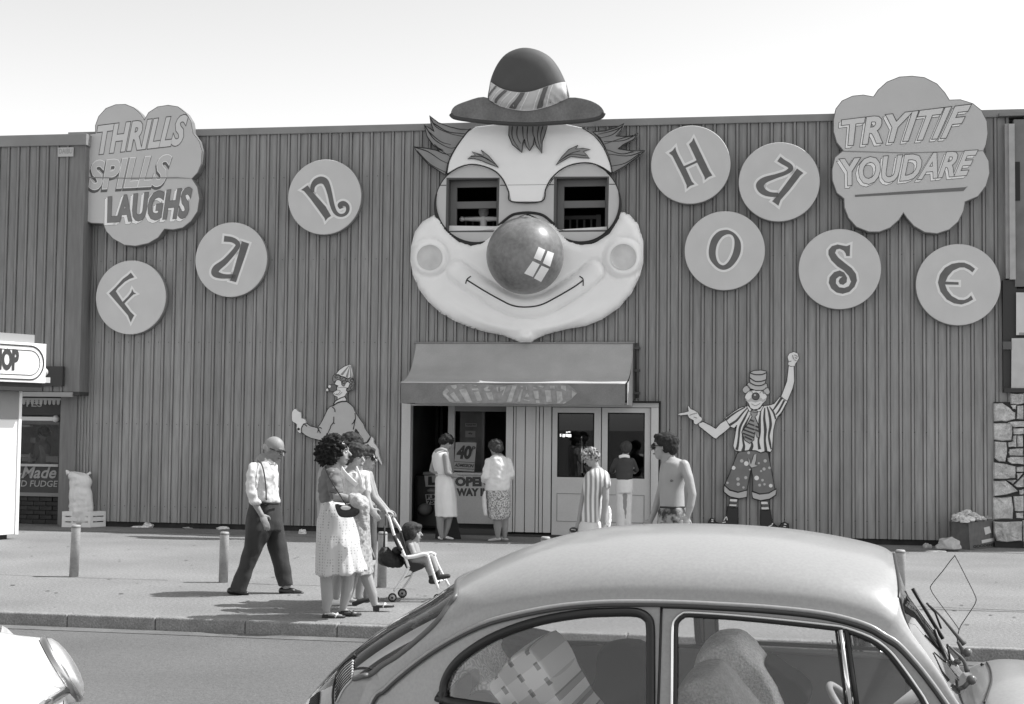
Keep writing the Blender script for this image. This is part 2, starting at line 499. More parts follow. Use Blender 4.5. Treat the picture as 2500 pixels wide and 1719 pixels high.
for w_ in (_L, _R):
    over(w_[0], w_[1], door_top, w_[2]); over(w_[0], w_[1], w_[3], ZT)
# roof flashing and backing, plinth
mb = MB(); mb.wbox(sA, 7.9, ZT - .03, ZT + .085, -.25, .05); part('roof_flashing', mb, M_trim, bld, bevel=.008)
eyeL = [(1012, 437), (1143, 567)]; eyeR = [(1352, 431), (1487, 566)]
for _a in (0,):
    part('plinth', MB().wbox(sA, door_s[0] - .02, -.05, ZB - .0, -.12, -.035), mat('plinth', .03, .9, var=.4, scale=5), bld)
mb = MB(); mb.wbox(door_s[1] + .02, 7.2, -.05, ZB, -.12, -.035); part('plinth', mb, mat('plinth', .03, .9, var=.4, scale=5), bld)
# hall volume behind the cladding: side, back and roof (open where the entrance lobby is)
mb = MB()
mb.wbox(sA, 7.9, .0, ZT, -12.0, -11.8); mb.wbox(sA, sA + .2, 0, ZT, -11.8, -.3); mb.wbox(7.7, 7.9, 0, ZT, -11.8, -.3); mb.wbox(sA, 7.9, ZT - .12, ZT - .02, -11.8, -.26)
part('hall_shell', mb, mat('hall_shell', .12, .8), bld)

# ================================================================== LEFT BUILDING (arcade shops with a projecting upper storey)
LO = 0.34
box_r = wsz(203, 600, LO)[0]; box_bot = wsz(120, 956, LO)[1]; box_top = wsz(100, 333, LO)[1]
arc = thing('corner_shop_building', 'neighbouring shop building at the left edge with a projecting ribbed upper storey', 'building', W(box_r, 0, 0), WROT)
ssrc = sheet_mesh(SP, .175, box_bot, box_top - .05, 'cladding_sheet')
M_flat = mat('flat_flashing', .175, .55, var=.15, scale=3.0, stretch=(1, 1, .10), var2=.16, scale2=20)
M_clad2 = mat('cladding_paint_shop', 0.225, 0.5, var=0.13, scale=3.0, stretch=(1, 1, .10), var2=.16, scale2=20)
corner_w = .28
for i in range(6):
    o = part('cladding_sheet', ssrc, M_clad2, arc, local=True); o.location = (-corner_w - (i + 1) * SP, -LO, 0)
mb = MB()
mb.wbox(box_r - corner_w, box_r, box_bot, box_top - .05, LO - .03, LO + .004)       # flat corner flashing
mb.wbox(box_r - .03, box_r + .0, box_bot, box_top - .05, .03, LO - .03)             # return
part('corner_flashing', mb, M_flat, arc)
mb = MB(); mb.wbox(box_r - 5.5, box_r + .03, box_top - .17, box_top + .02, LO - .05, LO + .05); mb.wbox(box_r - .02, box_r + .03, box_top - .17, box_top + .02, .05, LO - .05)
part('roof_flashing', mb, M_trim, arc, bevel=.008)
part('roof_deck', MB().wbox(box_r - 5.5, box_r, box_top - .06, box_top - .03, -3, LO - .05), M_trim, arc)
mb = MB(); mb.wbox(box_r - 5.5, box_r, box_bot - .06, box_bot, -.2, LO)
part('soffit', mb, mat('soffit', .05, .8), arc)
mb = MB(); mb.wbox(box_r - 5.5, box_r - .1, box_bot - .085, box_bot - .01, LO + .006, LO + .05); part('drip_edge', mb, mat('drip_edge', .3, .5), arc)
# pier at the right of the shop window, in ribbed sheet too
pz = wsz(147, 1120, 0.0)[0]
mb = MB(); mb.wbox(pz, wsz(187, 1120)[0], 0, box_bot - .06, -.3, .035); part('pier', mb, M_flat, arc)
# dark panel over the shopfront (unlit sign box end)
mb = MB(); a0, b0 = wsz(20, 894, LO + .1); a1, b1 = wsz(152, 943, LO + .1); mb.wbox(a0, a1, b1, b0, LO + .03, LO + .1); part('fascia_panel', mb, mat('fascia_dark', .03, .5), arc)
# ---- kiosk at the far left
# ---- shopfront under the left building
shop = thing('shopfront', 'sweet shop window with painted stall riser under the left building', 'shopfront', W(pz, 0, 0), WROT)
SO = -0.25
def sq(px, py, off=SO): return wsz(px, py, off)
s1 = sq(147, 1100)[0]; s0 = s1 - 3.4
M_sf = mat('shop_fascia', .035, .45, var=.2, scale=6)
z_ft = sq(100, 968)[1]; z_fb = sq(100, 1014)[1]; z_wt = sq(100, 1022)[1]; z_wb = sq(100, 1133)[1]; z_pb = sq(100, 1203)[1]
mb = MB(); mb.wbox(s0, s1, z_fb, z_ft + .35, SO - .05, SO); part('fascia', mb, M_sf, shop)
mb = MB(); mb.wbox(s0, s1 - .03, z_wt - .035, z_wt + .03, SO, SO + .05); mb.ell(W(s1 - .07, z_wt, SO + .05), .06); part('blind_pole', mb, mat('pole_white', .7, .4), shop)
mb = MB(); mb.wbox(s0, s1, z_wb - .04, z_wb, SO - .05, SO + .07); part('sill', mb, mat('sill', .45, .5), shop)
mb = MB(); mb.wbox(s0, s1, z_pb, z_wb - .04, SO - .05, SO); part('panel', mb, mat('shop_panel', .045, .5, var=.15, scale=5), shop)
mb = MB(); mb.wbox(s0, s1, z_pb - .06, z_pb, SO - .05, SO + .03); part('moulding', mb, mat('moulding', .22, .6), shop)
# scalloped pelmet
mb = MB(); zt = sq(100, 972)[1]
mb.wbox(s0, s1, zt - .035, zt, SO + .005, SO + .03)
for i in range(34):
    c = s1 - .05 - i * .078
    mb.prism([W(c - .03, zt - .035, SO + .012), W(c + .03, zt - .035, SO + .012), W(c + .024, zt - .10, SO + .012), W(c, zt - .115, SO + .012), W(c - .024, zt - .10, SO + .012)], WN * .01)
part('pelmet', mb, mat('pelmet', .55, .7), shop)
def wtext(mb, zf, txt, bl, br, tr, tl, off, th=.004, bold=0.0, shear=0.0, spacing=1.0):
    return text_on(mb, txt, wq(zf, (bl, br, tr, tl), off), WN * th, bold, shear, spacing)
M_let = mat('lettering_pale', .42, .6)
mb = MB(); wtext(mb, NAT, 'CIGARETTES', (-58, 991), (103, 993), (103, 979), (-58, 977), SO, .012, .02); part('lettering', mb, M_let, shop)
Z = zo(50, 1000, 5.32)
mb = MB(); wtext(mb, Z, 'Home-Made', (-560, 885), (470, 890), (465, 745), (-560, 735), SO, .012, .022, .35); wtext(mb, Z, 'SWEETS AND FUDGE', (-590, 995), (488, 1003), (488, 925), (-590, 912), SO, .012, .012, .15); part('lettering', mb, mat('lettering_grey', .34, .6), shop)
# brick stall riser: courses of individual bricks
M_brick = mat('dark_brick', .035, .85, var=.35, scale=8, var2=.2, scale2=60)
mb = MB(); mb.wbox(s0, s1, 0, z_pb - .06, SO - .14, SO - .035); part('mortar_bed', mb, mat('mortar_dark', .018, .95), shop)
bw, bh = .215, .0665; rows = int((z_pb - .07) / .0755); src = None; cnt = 0
for r in range(rows):
    off = (r % 2) * .1125
    for c in range(6):
        sx = s1 - .003 - (c + 1) * .225 + off - (.1125 if r % 2 else 0)
        w = bw
        if r % 2 and c == 0: w = .1025; sx = s1 - .003 - .1025
        elif r % 2: sx = s1 - .003 - .1125 - c * .225
        if src is None or w != bw:
            bm = MB().box((0, 0, 0), (w, .1, bh)).mesh('brick')
            o = part('brick', bm, M_brick, shop, local=True, bevel=.004)
            if w == bw: src = o
        else: o = copy_part(src, 'brick', shop)
        p = INV[shop.name] @ W(sx, .006 + r * .0755, SO - .035)
        o.location = p + V((0, -.1 * 0 - .0 + random.uniform(-.003, .003) - .035, 0))
# window: interior box, glass, goods and a shopkeeper
mb = MB()
mb.wbox(s0, s1 + .3, z_wb - 1.2, z_wb - 1.15, -2.6, SO - .2); mb.wbox(s0, s1 + .3, z_wb - 1.2, z_ft + .3, -2.65, -2.6)
mb.wbox(s1 + .02, s1 + .07, 0, z_ft + .3, -2.6, SO - .05); mb.wbox(s0 - .1, s0, 0, z_ft + .3, -2.6, SO); mb.wbox(s0, s1, z_ft + .25, z_ft + .3, -2.6, SO - .05)
mb.wbox(s0, s1, z_wb - .05, z_wb - .02, -.9, SO - .05)
part('interior_wall', mb, mat('shop_interior', .30, .8, var=.5, scale=3), shop)
mb = MB(); mb.wbox(s0, s1, z_wb, z_wt - .03, SO - .045, SO - .04); part('window_pane', mb, glass('shop_glass', .8), shop)
mb = MB(); mb.wbox(s1 - .035, s1, z_wb, z_wt - .03, SO - .06, SO + .004); part('window_frame', mb, M_sf, shop)
for (px, py, w, h, nm, v) in ((66, 1122, .2, .06, 'sweet_box', .5), (62, 1113, .16, .05, 'sweet_box', .6), (129, 1121, .24, .10, 'sweet_box', .45), (100, 1025, .2, .05, 'hanging_card', .2), (63, 1040, .14, .03, 'hanging_card', .7), (80, 1075, .1, .08, 'hanging_card', .3)):
    a, b = wsz(px, py, SO - .3); mb = MB(); mb.wbox(a - w / 2, a + w / 2, b - h / 2, b + h / 2, SO - .42, SO - .3)
    if nm == 'sweet_box': solo(nm, mb, mat('goods%.2f' % v, v, .6), {66: 'long pale sweet box at the bottom left of the shop window', 62: 'small pale box lying on the long sweet box in the shop window', 129: 'pale box of sweets at the right end of the shop window sill'}[px], 'sweet box', W(a, b - h / 2, SO - .36), WROT)
    else: solo(nm, mb, mat('goods%.2f' % v, v, .6), {100: 'dark card hanging high in the sweet shop window', 63: 'thin white card hanging at the left of the shop window', 80: 'grey card hanging low in the sweet shop window'}[px], 'card', W(a, b, SO - .36), WROT)
mb = MB(); c = wpx(73, 1122, SO - .3); rs = [(0, .035), (.08, .035), (.10, .015), (.14, .012), (.15, .02), (.16, .0)]
mb.loft([mb.ering(c + V((0, 0, h - .05)), max(r, .002), max(r, .002), n=10) for h, r in rs])
solo('bottle', mb, mat('goods0.50', .5, .4), 'pale bottle standing on the sweet shop window sill', 'bottle', c - V((0, 0, .05)))

# ---- white kiosk: its long side faces right and is caught by the sun
QN = V((math.sin(R_(57)), -math.cos(R_(57)), 0)); QT = V((math.cos(R_(57)), math.sin(R_(57)), 0))
Q0 = at_z(40, 1316)
def Q(a, z, o): return V((Q0.x, Q0.y, 0)) + QT * a + QN * o + V((0, 0, z))
def qaz(px, py, o=0.0):
    p = at_plane(px, py, V((Q0.x, Q0.y, 0)) + QN * o, QN); d = p - V((Q0.x, Q0.y, 0)); return (d.dot(QT), p.z)
def qbox(mb, a0, a1, z0, z1, o0, o1): return mb.hexa([Q(a, z, o) for z in (z0, z1) for o in (o1, o0) for a in (a0, a1)])
ar = qaz(47, 1150)[0]; zt = qaz(30, 942)[1]; zb = qaz(30, 1305)[1]
kio = thing('kiosk', 'white painted kiosk cut off by the left edge of the picture', 'kiosk', Q(-1.5, 0, -.7), R_(57))
M_white = mat('kiosk_white', .88, .45, var=.03, scale=2)
mb = MB(); qbox(mb, -4.0, ar, zb, zt, -1.8, 0); part('wall', mb, M_white, kio, bevel=.01)
mb = MB(); qbox(mb, -3.9, ar - .12, 0, zb - .003, -1.7, -.08); part('plinth', mb, mat('kiosk_plinth', .04, .8), kio)
a, b = qaz(43, 1024); mb = MB(); qbox(mb, -3.9, a, b, zt - .02, .003, .015); part('window_panel', mb, mat('kiosk_panel', .30, .35, var=.08, scale=3), kio)
a, b = qaz(52, 1024); mb = MB(); qbox(mb, ar - .05, ar, zb, zt, .003, .02); part('corner_trim', mb, mat('corner_trim', .9, .4), kio)
SOQ = .35
c0 = qaz(111, 936, SOQ); ct = qaz(111, 840, SOQ)
sg = thing('kiosk_sign', 'white light box sign with a rounded double border reading SHOP above the kiosk', 'sign', Q(c0[0] - 1, c0[1], SOQ - .15), R_(57))
mb = MB(); qbox(mb, -4.2, c0[0], c0[1], ct[1], SOQ - .3, SOQ); part('light_box', mb, mat('sign_white', .9, .3), sg, bevel=.008)
zs = zo(0, 800, 7.98)
def sgl(zx, zy, d=0):
    a, z = qaz(*zs(zx, zy), SOQ + d); return Q(a, z, SOQ + d)
zb1, zt1 = c0[1], ct[1]
for ins, r in ((.045, .011), (.11, .006)):
    hgt = (zt1 - zb1) / 2 - ins; zc = (zt1 + zb1) / 2; a_ = c0[0] - ins - hgt * .95
    pts = [Q(-4.1, zc + hgt, SOQ + .002)] + [Q(a_ + hgt * .95 * math.cos(R_(w)), zc + hgt * math.sin(R_(w)), SOQ + .002) for w in range(90, -91, -12)] + [Q(-4.1, zc - hgt, SOQ + .002)]
    mb = MB(); mb.tube(pts, r, 6); part('border', mb, mat('ink', .03, .5), sg)
mb = MB(); a1, z1_ = qaz(*zs(345, 815), SOQ); a2, z2_ = qaz(*zs(345, 445), SOQ); wL = (a1 - qaz(*zs(70, 800), SOQ)[0]) * 2.15
text_on(mb, 'SHOP', [Q(a1 - wL, z1_, SOQ + .003), Q(a1, z1_, SOQ + .003), Q(a1, z2_, SOQ + .003), Q(a1 - wL, z2_, SOQ + .003)], QN * .004, .055, 0, .95); part('lettering', mb, mat('ink2', .05, .5), sg)
mb = MB(); qbox(mb, -4.2, c0[0] - .12, zt1 + .004, zt1 + .13, SOQ - .5, SOQ - .12); part('roof_tray', mb, mat('tray', .3, .6), sg)
mb = MB(); mb.ell(Q(c0[0] + .05, c0[1] + .17, SOQ - .1), (.06, .06, .06)); part('bracket', mb, mat('bracket', .5, .4), sg)
mb = MB(); qbox(mb, c0[0] + .004, c0[0] + .10, c0[1] + .01, c0[1] + .09, SOQ - .15, SOQ - .02); part('bracket', mb, mat('bracket', .5, .4), sg)
mb = MB(); qbox(mb, -4.2, c0[0] - .03, c0[1] - .12, c0[1] - .004, -.2, SOQ - .04); part('underside', mb, mat('sign_under', .03, .7), sg)
# ================================================================== LETTER DISCS
M_disc = mat('disc_board', .58, .6, var=.04, scale=3)
M_rim = mat('disc_edge', .20, .6)
M_ltr = mat('letter_dark', .13, .6, var=.12, scale=6)
M_out = mat('letter_outline', .80, .6)
DR = .615
def disc(ch, cx, cy, zf, solid, label, holes=(), sm=0, grow=.036):
    s, z = wsz(cx, cy, .16)
    t = thing('letter_disc', label, 'sign disc', W(s, z - DR, .04), WROT, 'round letter discs spelling the name across the wall')
    n = 64; ring = lambda r, o: [W(s + r * math.cos(2 * math.pi * k / n), z + r * math.sin(2 * math.pi * k / n), o) for k in range(n)]
    mb = MB(); mb.loft([ring(DR * .985, .03), ring(DR, .04), ring(DR, .15)], smooth=True); part('disc_rim', mb, M_rim, t)
    mb = MB(); mb.loft([ring(DR * .995, .10), ring(DR * .995, .155), ring(DR * .985, .162)], smooth=False); part('disc_face', mb, M_disc, t)
    mb = MB(); mb2 = MB()
    for k, pts in enumerate(solid):
        s_ = sm if isinstance(sm, int) else sm[k]
        hh = holes[k] if holes else ()
        wprism(mb, zf, pts, .1622, .1652, sm=s_, grow=grow, holes=[list(h) for h in hh])
        wprism(mb2, zf, pts, .1654, .1684, sm=s_, holes=[list(h) for h in hh])
    part('letter_outline', mb, M_out, t, recalc=False); part('letter', mb2, M_ltr, t, recalc=False)
    return t
def stroke(pts, w, n=6):
    """variable width brush stroke -> closed outline (pixel space)"""
    P = smooth_open([V((p[0], p[1])) for p in pts], n)
    m = len(P); ws = w if isinstance(w, (list, tuple)) else [w] * len(pts)
    L = []; R = []
    for i, p in enumerate(P):
        f = i / (m - 1) * (len(ws) - 1); a = min(int(f), len(ws) - 2); ww = ws[a] + (ws[a + 1] - ws[a]) * (f - a)
        t = (P[min(i + 1, m - 1)] - P[max(i - 1, 0)]).normalized(); nn = V((-t.y, t.x))
        L.append(tuple(p + nn * ww / 2)); R.append(tuple(p - nn * ww / 2))
    return L + R[::-1]
Z1 = zo(150, 220, 2.4945)
disc('F', 319, 726, Z1, [[(422, 1112), (443, 1140), (415, 1150), (385, 1168), (345, 1205), (330, 1225), (372, 1290), (405, 1258), (425, 1232), (430, 1212), (440, 1232), (455, 1240), (438, 1245), (420, 1262), (392, 1290), (383, 1300), (420, 1350), (443, 1372), (430, 1395), (422, 1415), (405, 1372), (290, 1238), (330, 1200), (375, 1150), (405, 1128)]],
     'round board with a leaning dark letter F, lowest disc at the left end')
disc('u', 564, 634, Z1, [stroke([(990, 905), (1040, 912), (1072, 935), (1065, 965), (1000, 1040), (945, 1085), (935, 1115), (965, 1130), (1005, 1135), (1060, 1132)], [36, 32, 30, 28, 34, 44, 44, 34, 26, 24]), [(1098, 920), (1143, 935), (1125, 990), (1080, 1120), (1063, 1170), (1025, 1160), (1040, 1130), (1080, 990)]],
     'round board with a tilted letter U, second disc from the left edge of the wall')
Z2 = zo(680, 370, 7.2545)
disc('n', 792, 481, Z2, [[(515, 600), (572, 680), (835, 975), (930, 1140), (870, 1180), (830, 1230), (815, 1180), (700, 1020), (560, 830), (450, 700), (400, 680)],
     stroke([(600, 720), (605, 620), (660, 540), (745, 505), (820, 530), (870, 620), (910, 760), (955, 960), (1010, 1080), (1090, 1130), (1180, 1110), (1225, 1040), (1215, 960), (1150, 920), (1095, 950), (1110, 1010)], [62, 80, 110, 125, 120, 100, 85, 80, 70, 55, 52, 60, 70, 90, 100, 60])],
     'round board with a letter N whose foot ends in a curl')
Z3 = zo(1580, 290, 7.2545)
disc('H', 1686, 402, Z3, [[(500, 500), (510, 560), (545, 640), (650, 840), (830, 760), (875, 735), (740, 450), (795, 400), (825, 335), (845, 390), (1100, 920), (1155, 1005), (1090, 1030), (1020, 1085), (1020, 1040), (885, 775), (680, 870), (790, 1110), (840, 1160), (760, 1190), (700, 1240), (700, 1180), (640, 1040), (450, 660), (385, 605), (445, 570)]],
     'round board with a leaning dark letter H, just right of the clown face')
Z4 = zo(1790, 335, 7.2545)
disc('u', 1902, 444, Z4, [stroke([(810, 385), (880, 435), (990, 500), (1020, 560), (930, 630), (760, 690), (560, 760), (475, 850), (520, 950), (640, 1010), (800, 1020)], [100, 90, 85, 85, 70, 75, 110, 145, 120, 85, 70]), [(1130, 555), (1245, 635), (1190, 680), (1000, 930), (840, 1110), (800, 1215), (750, 1175), (690, 1135), (760, 1060), (930, 830), (1070, 640)]],
     'round board with a tilted letter U, the one beside the letter H')
Z5 = zo(1660, 505, 7.2545)
disc('O', 1769, 612, Z5, [[(800, 408), (880, 420), (980, 480), (1060, 590), (1082, 700), (1065, 830), (1000, 960), (900, 1070), (790, 1115), (690, 1095), (600, 1020), (530, 920), (510, 800), (530, 660), (580, 540), (680, 440)]],
     'round board with a dark letter O, under the letter H', holes=[[[(870, 485), (930, 510), (965, 590), (960, 720), (925, 850), (860, 970), (780, 1035), (700, 1010), (650, 930), (632, 800), (660, 660), (730, 550), (800, 500)]]], sm=3)
Z6 = zo(1940, 550, 7.2545)
disc('S', 2050, 657, Z6, [[(600, 520), (650, 620), (760, 730), (870, 800), (960, 900), (1000, 1000), (960, 1080), (880, 1110), (790, 1100), (730, 1030), (735, 950), (790, 905), (850, 910), (800, 945), (780, 990), (800, 1040), (860, 1055), (920, 1010), (930, 930), (880, 840), (800, 800), (700, 830), (620, 920), (605, 1020), (650, 1120), (740, 1190), (850, 1215), (970, 1180), (1060, 1090), (1105, 980), (1085, 860), (1010, 760), (880, 660), (770, 570), (715, 490), (740, 430), (800, 415), (870, 450), (905, 500), (915, 545), (978, 545), (980, 440), (985, 345), (920, 370), (860, 360), (760, 340), (660, 370), (600, 440)]],
     'round board with a curly dark letter S, between the O and the E', grow=.034)
Z7 = zo(2230, 585, 7.2545)
disc('E', 2339, 695, Z7, [[(900, 408), (1000, 450), (1092, 518), (1045, 580), (990, 535), (900, 492), (820, 495), (700, 550), (610, 650), (570, 745), (800, 755), (800, 800), (560, 795), (600, 900), (680, 1000), (800, 1065), (900, 1070), (970, 1040), (1022, 990), (1058, 1060), (970, 1110), (850, 1150), (720, 1130), (590, 1060), (480, 920), (435, 760), (470, 620), (560, 500), (680, 430), (800, 408)]],
     'round board with a rounded letter E, the lowest disc at the right end')
# ================================================================== CLOUD SIGNS
M_cl = mat('cloud_board', .55, .6, var=.03, scale=2)
M_ink = mat('sign_line', .06, .6); M_shade = mat('sign_shade', .12, .6); M_pale = mat('sign_pale', .92, .6); M_mid = mat('sign_mid', .68, .6)
left_cloud = [(205, 262), (205, 215), (225, 160), (270, 110), (330, 87), (390, 85), (440, 105), (480, 140), (505, 178), (530, 135), (585, 100), (650, 90), (710, 100), (760, 140), (790, 190), (803, 262), (840, 310), (858, 370), (853, 450), (830, 505), (797, 540), (830, 590), (842, 660), (830, 740), (790, 800), (740, 840), (680, 852), (628, 848), (590, 900), (530, 935), (450, 952), (380, 945), (310, 905), (270, 860), (252, 815), (180, 812), (152, 800), (162, 500), (170, 267)]
def cloud(nm, label, zf, pts, off, cat='sign'):
    l = [wsz(*zf(*p), off) for p in pts]; zb = min(q[1] for q in l); sc = sum(q[0] for q in l) / len(l)
    t = thing(nm, label, cat, W(sc, zb, .04), WROT, 'cloud shaped slogan boards')
    mb = MB(); wprism(mb, zf, pts, .04, off - .004); part('board_edge', mb, mat('board_edge', .16, .6), t)
    mb = MB(); wprism(mb, zf, pts, off - .0038, off, grow=-.012); part('board', mb, M_cl, t)
    return t
OF = .20
t = cloud('slogan_board', 'cloud shaped board reading THRILLS SPILLS LAUGHS at the left end of the wall', Z1, left_cloud, OF)
def words(t, zf, txt, q, style, off=OF, shear=.25, dx=(-9, 7), bold=.035, lw=.012, name='lettering'):
    """style: list of (material, extra bold, shift factor)"""
    for k, (m, b, sf) in enumerate(style):
        mb = MB(); qq = [(p[0] + dx[0] * sf, p[1] + dx[1] * sf) for p in q]
        text_on(mb, txt, wq(zf, qq, off + .001 + .002 * k), WN * .0015, bold + b, shear, 1.02)
        part(name, mb, m, t)
    return
words(t, Z1, 'THRILLS', [(225, 385), (745, 325), (765, 158), (225, 225)], [(M_ink, .026, 0), (mat('thrills_fill', .66, .6), 0.004, 0)])
words(t, Z1, 'SPILLS', [(175, 600), (640, 575), (665, 400), (165, 440)], [(M_shade, .03, 1.0), (M_shade, .03, .5), (M_pale, .014, 0), (M_cl, -.004, 0)], dx=(-4, 14))
words(t, Z1, 'LAUGHS', [(285, 800), (780, 770), (790, 600), (265, 660)], [(M_ink, .030, 1), (M_pale, .022, 1), (M_pale, .022, .5), (M_ink, .017, 0), (mat('laughs_fill', .21, .6, var=.1, scale=5), .006, 0)], dx=(-16, 14))
mb = MB(); wprism(mb, Z1, [(165, 528), (400, 534), (700, 530), (797, 538), (700, 536), (400, 540), (165, 535)], OF, OF + .012); part('joint', mb, mat('joint_line', .25, .7), t)
Z3b = zo(1950, 160, 2.28)
right_cloud = [(192, 300), (205, 240), (240, 195), (300, 168), (360, 162), (415, 172), (440, 135), (490, 90), (560, 62), (630, 57), (700, 65), (770, 100), (815, 150), (840, 190), (900, 188), (970, 210), (1020, 250), (1050, 310), (1055, 380), (1045, 440), (1030, 475), (1060, 530), (1065, 600), (1045, 670), (1000, 730), (928, 760), (920, 810), (890, 870), (840, 915), (770, 938), (700, 930), (640, 895), (600, 850), (583, 824), (560, 860), (510, 905), (450, 928), (390, 928), (320, 900), (275, 850), (252, 790), (250, 742), (210, 710), (185, 640), (183, 580), (200, 510), (245, 473), (210, 430), (192, 370)]
t = cloud('slogan_board', 'cloud shaped board reading TRY IT IF YOU DARE at the right end of the wall', Z3b, right_cloud, OF)
st = [(M_ink, .024, 1), (M_pale, .010, 1), (M_pale, .010, .55), (M_ink, .026, 0), (M_mid, .006, 0)]
words(t, Z3b, 'TRYITIF', [(270, 440), (905, 390), (950, 225), (240, 310)], st, dx=(-14, 14), shear=.3, bold=.02)
words(t, Z3b, 'YOUDARE', [(270, 665), (960, 605), (990, 475), (235, 525)], st, dx=(-14, 14), shear=.3, bold=.02)
mb = MB(); wprism(mb, Z3b, [(312, 720), (930, 677), (940, 672), (918, 698), (315, 731)], OF, OF + .006); part('underline', mb, mat('underline', .15, .6), t)
mb = MB(); wprism(mb, Z3b, [(247, 474), (600, 484), (1030, 472), (1030, 476), (600, 489), (247, 480)], OF, OF + .004); part('joint', mb, mat('joint_line', .25, .7), t)
# small maker's plate on the left building
a = wsz(142, 383, LO + .03); b = wsz(180, 360, LO + .03)
mb = MB(); mb.wbox(a[0], b[0], a[1], b[1], LO + .03, LO + .04); so = thing('name_plate', 'small pale plate with faded lettering high on the left building', 'plate', W(a[0], a[1], LO + .03), WROT)
part('plate', mb, mat('plate', .5, .7), so)
mb = MB(); text_on(mb, 'DAIBU', [W(a[0] + .02, a[1] + .05, LO + .041), W(b[0] - .02, a[1] + .05, LO + .041), W(b[0] - .02, b[1] - .02, LO + .041), W(a[0] + .02, b[1] - .02, LO + .041)], WN * .002, .01); part('lettering', mb, mat('plate_ink', .3, .7), so)
# ================================================================== CLOWN FACE
ZF = zo(900, 80, 1.995)
fs_, fz_ = wsz(*ZF(765, 1505), .3)
face = thing('clown_sign', 'giant grinning clown face with ball nose and bowler hat mounted over the entrance', 'clown face', W(fs_, fz_, .05), WROT)
def fP(x, y, off): return wpx(*ZF(x, y), off)
def fS(x, y, off): return wsz(*ZF(x, y), off)
M_skin = mat('face_white', .92, .55, var=.04, scale=2)
M_eye = mat('eye_panel', .56, .6, var=.05, scale=2)
M_line = mat('black_line', .012, .5)
M_hair = mat('painted_hair', .27, .6, var=.1, scale=3)
# eye panel : two discs joined by a bridge, with the two windows cut through
def arc(cx, cy, rx, ry, a0, a1, n=24):
    return [(cx + rx * math.cos(R_(a0 + (a1 - a0) * k / n)), cy + ry * math.sin(R_(a0 + (a1 - a0) * k / n))) for k in range(n + 1)]
outl = arc(517, 835, 193, 195, 62, 310, 40) + [(690, 790), (700, 822), (840, 820), (855, 780)] + arc(1040, 830, 186, 196, 230, 478, 40) + [(900, 940), (770, 878), (640, 935)]
WL = [(379, 706), (638, 706), (632, 971), (374, 972)]; WR = [(903, 701), (1171, 700), (1166, 969), (900, 971)]
OE = .16
mb = MB(); wprism(mb, ZF, outl, .05, OE, holes=[WL, WR]); part('eye_panel', mb, M_eye, face)
for pts in ([(348, 743), (378, 743)], [(640, 743), (676, 743)], [(878, 740), (902, 740)], [(1172, 738), (1208, 738)]):
    mb = MB(); mb.tube([fP(*p, OE + .001) for p in pts], .006, 6); part('panel_joint', mb, M_line, face)
# forehead board
fore = [(380, 688), (392, 625), (425, 560), (475, 490), (520, 458), (600, 448), (690, 443), (860, 440), (960, 445), (1040, 462), (1100, 502), (1145, 560), (1175, 630), (1185, 685), (1130, 652), (1070, 634), (1000, 640), (940, 665), (890, 710), (862, 762), (841, 822), (695, 822), (682, 775), (652, 712), (605, 668), (520, 642), (450, 652)]
mb = MB(); wprism(mb, ZF, fore, OE - .02, OE + .05); part('forehead', mb, M_skin, face, bevel=.01)
for pts in ([(380, 690), (450, 652), (520, 642), (605, 668), (652, 712), (682, 775), (695, 822), (841, 822), (862, 762), (890, 710), (940, 665), (1000, 640), (1070, 634), (1130, 652), (1186, 688)], [(380, 688), (392, 625), (425, 560), (475, 490), (498, 466)], [(1040, 462), (1100, 502), (1145, 560), (1175, 630), (1187, 686)]):
    mb = MB(); mb.tube(smooth_open([fP(*p, OE + .05) for p in pts], 4), .011, 6); part('painted_line', mb, M_line, face)
mb = MB(); mb.tube([fP(677, 742, OE + .05), fP(868, 740, OE + .05)], .004, 5); part('panel_joint', mb, mat('thin_joint', .25, .7), face)
# black rims under the eyes
for cx, cy, rx, ry, a0, a1 in ((517, 835, 193, 195, 40, 195), (1040, 830, 186, 196, -15, 128)):
    mb = MB(); mb.tube([fP(*p, OE + .01) for p in arc(cx, cy, rx, ry, a0, a1, 36)], [.012 + .028 * math.sin(math.pi * k / 36) for k in range(37)], 8); part('painted_line', mb, M_line, face)
    mb = MB(); mb.tube([fP(*p, OE) for p in arc(cx, cy, rx, ry, a1 if cx < 700 else a0 - 35, (a1 + 40) if cx < 700 else a0, 12)], .008, 6); part('painted_line', mb, M_line, face)
# jaw and cheeks: one moulded shell
jaw = [(345, 905), (318, 888), (262, 920), (225, 970), (207, 1040), (203, 1110), (215, 1180), (245, 1250), (290, 1310), (350, 1365), (420, 1405), (500, 1438), (580, 1460), (650, 1473), (700, 1492), (735, 1507), (765, 1511), (795, 1507), (822, 1488), (870, 1468), (960, 1445), (1060, 1428), (1140, 1395), (1220, 1340), (1280, 1270), (1320, 1190), (1341, 1110), (1340, 1020), (1312, 930), (1270, 885), (1225, 866), (1214, 905), (1170, 975), (1100, 1020), (1035, 1030), (975, 1012), (935, 975), (900, 930), (765, 885), (630, 935), (590, 995), (550, 1022), (500, 1032), (440, 1012), (380, 960)]
def dist_poly(x, y, poly):
    best = 1e9
    for i in range(len(poly)):
        ax, ay = poly[i - 1]; bx, by = poly[i]
        t = max(0, min(1, ((x - ax) * (bx - ax) + (y - ay) * (by - ay)) / ((bx - ax) ** 2 + (by - ay) ** 2 + 1e-9)))
        best = min(best, math.hypot(x - ax - t * (bx - ax), y - ay - t * (by - ay)))
    return best
mouth_c = [(438, 1165), (500, 1212), (580, 1262), (660, 1310), (760, 1340), (870, 1318), (960, 1265), (1040, 1210), (1098, 1160)]
mouth_c = [tuple(p) for p in smooth_open([V(p) for p in mouth_c], 5)]
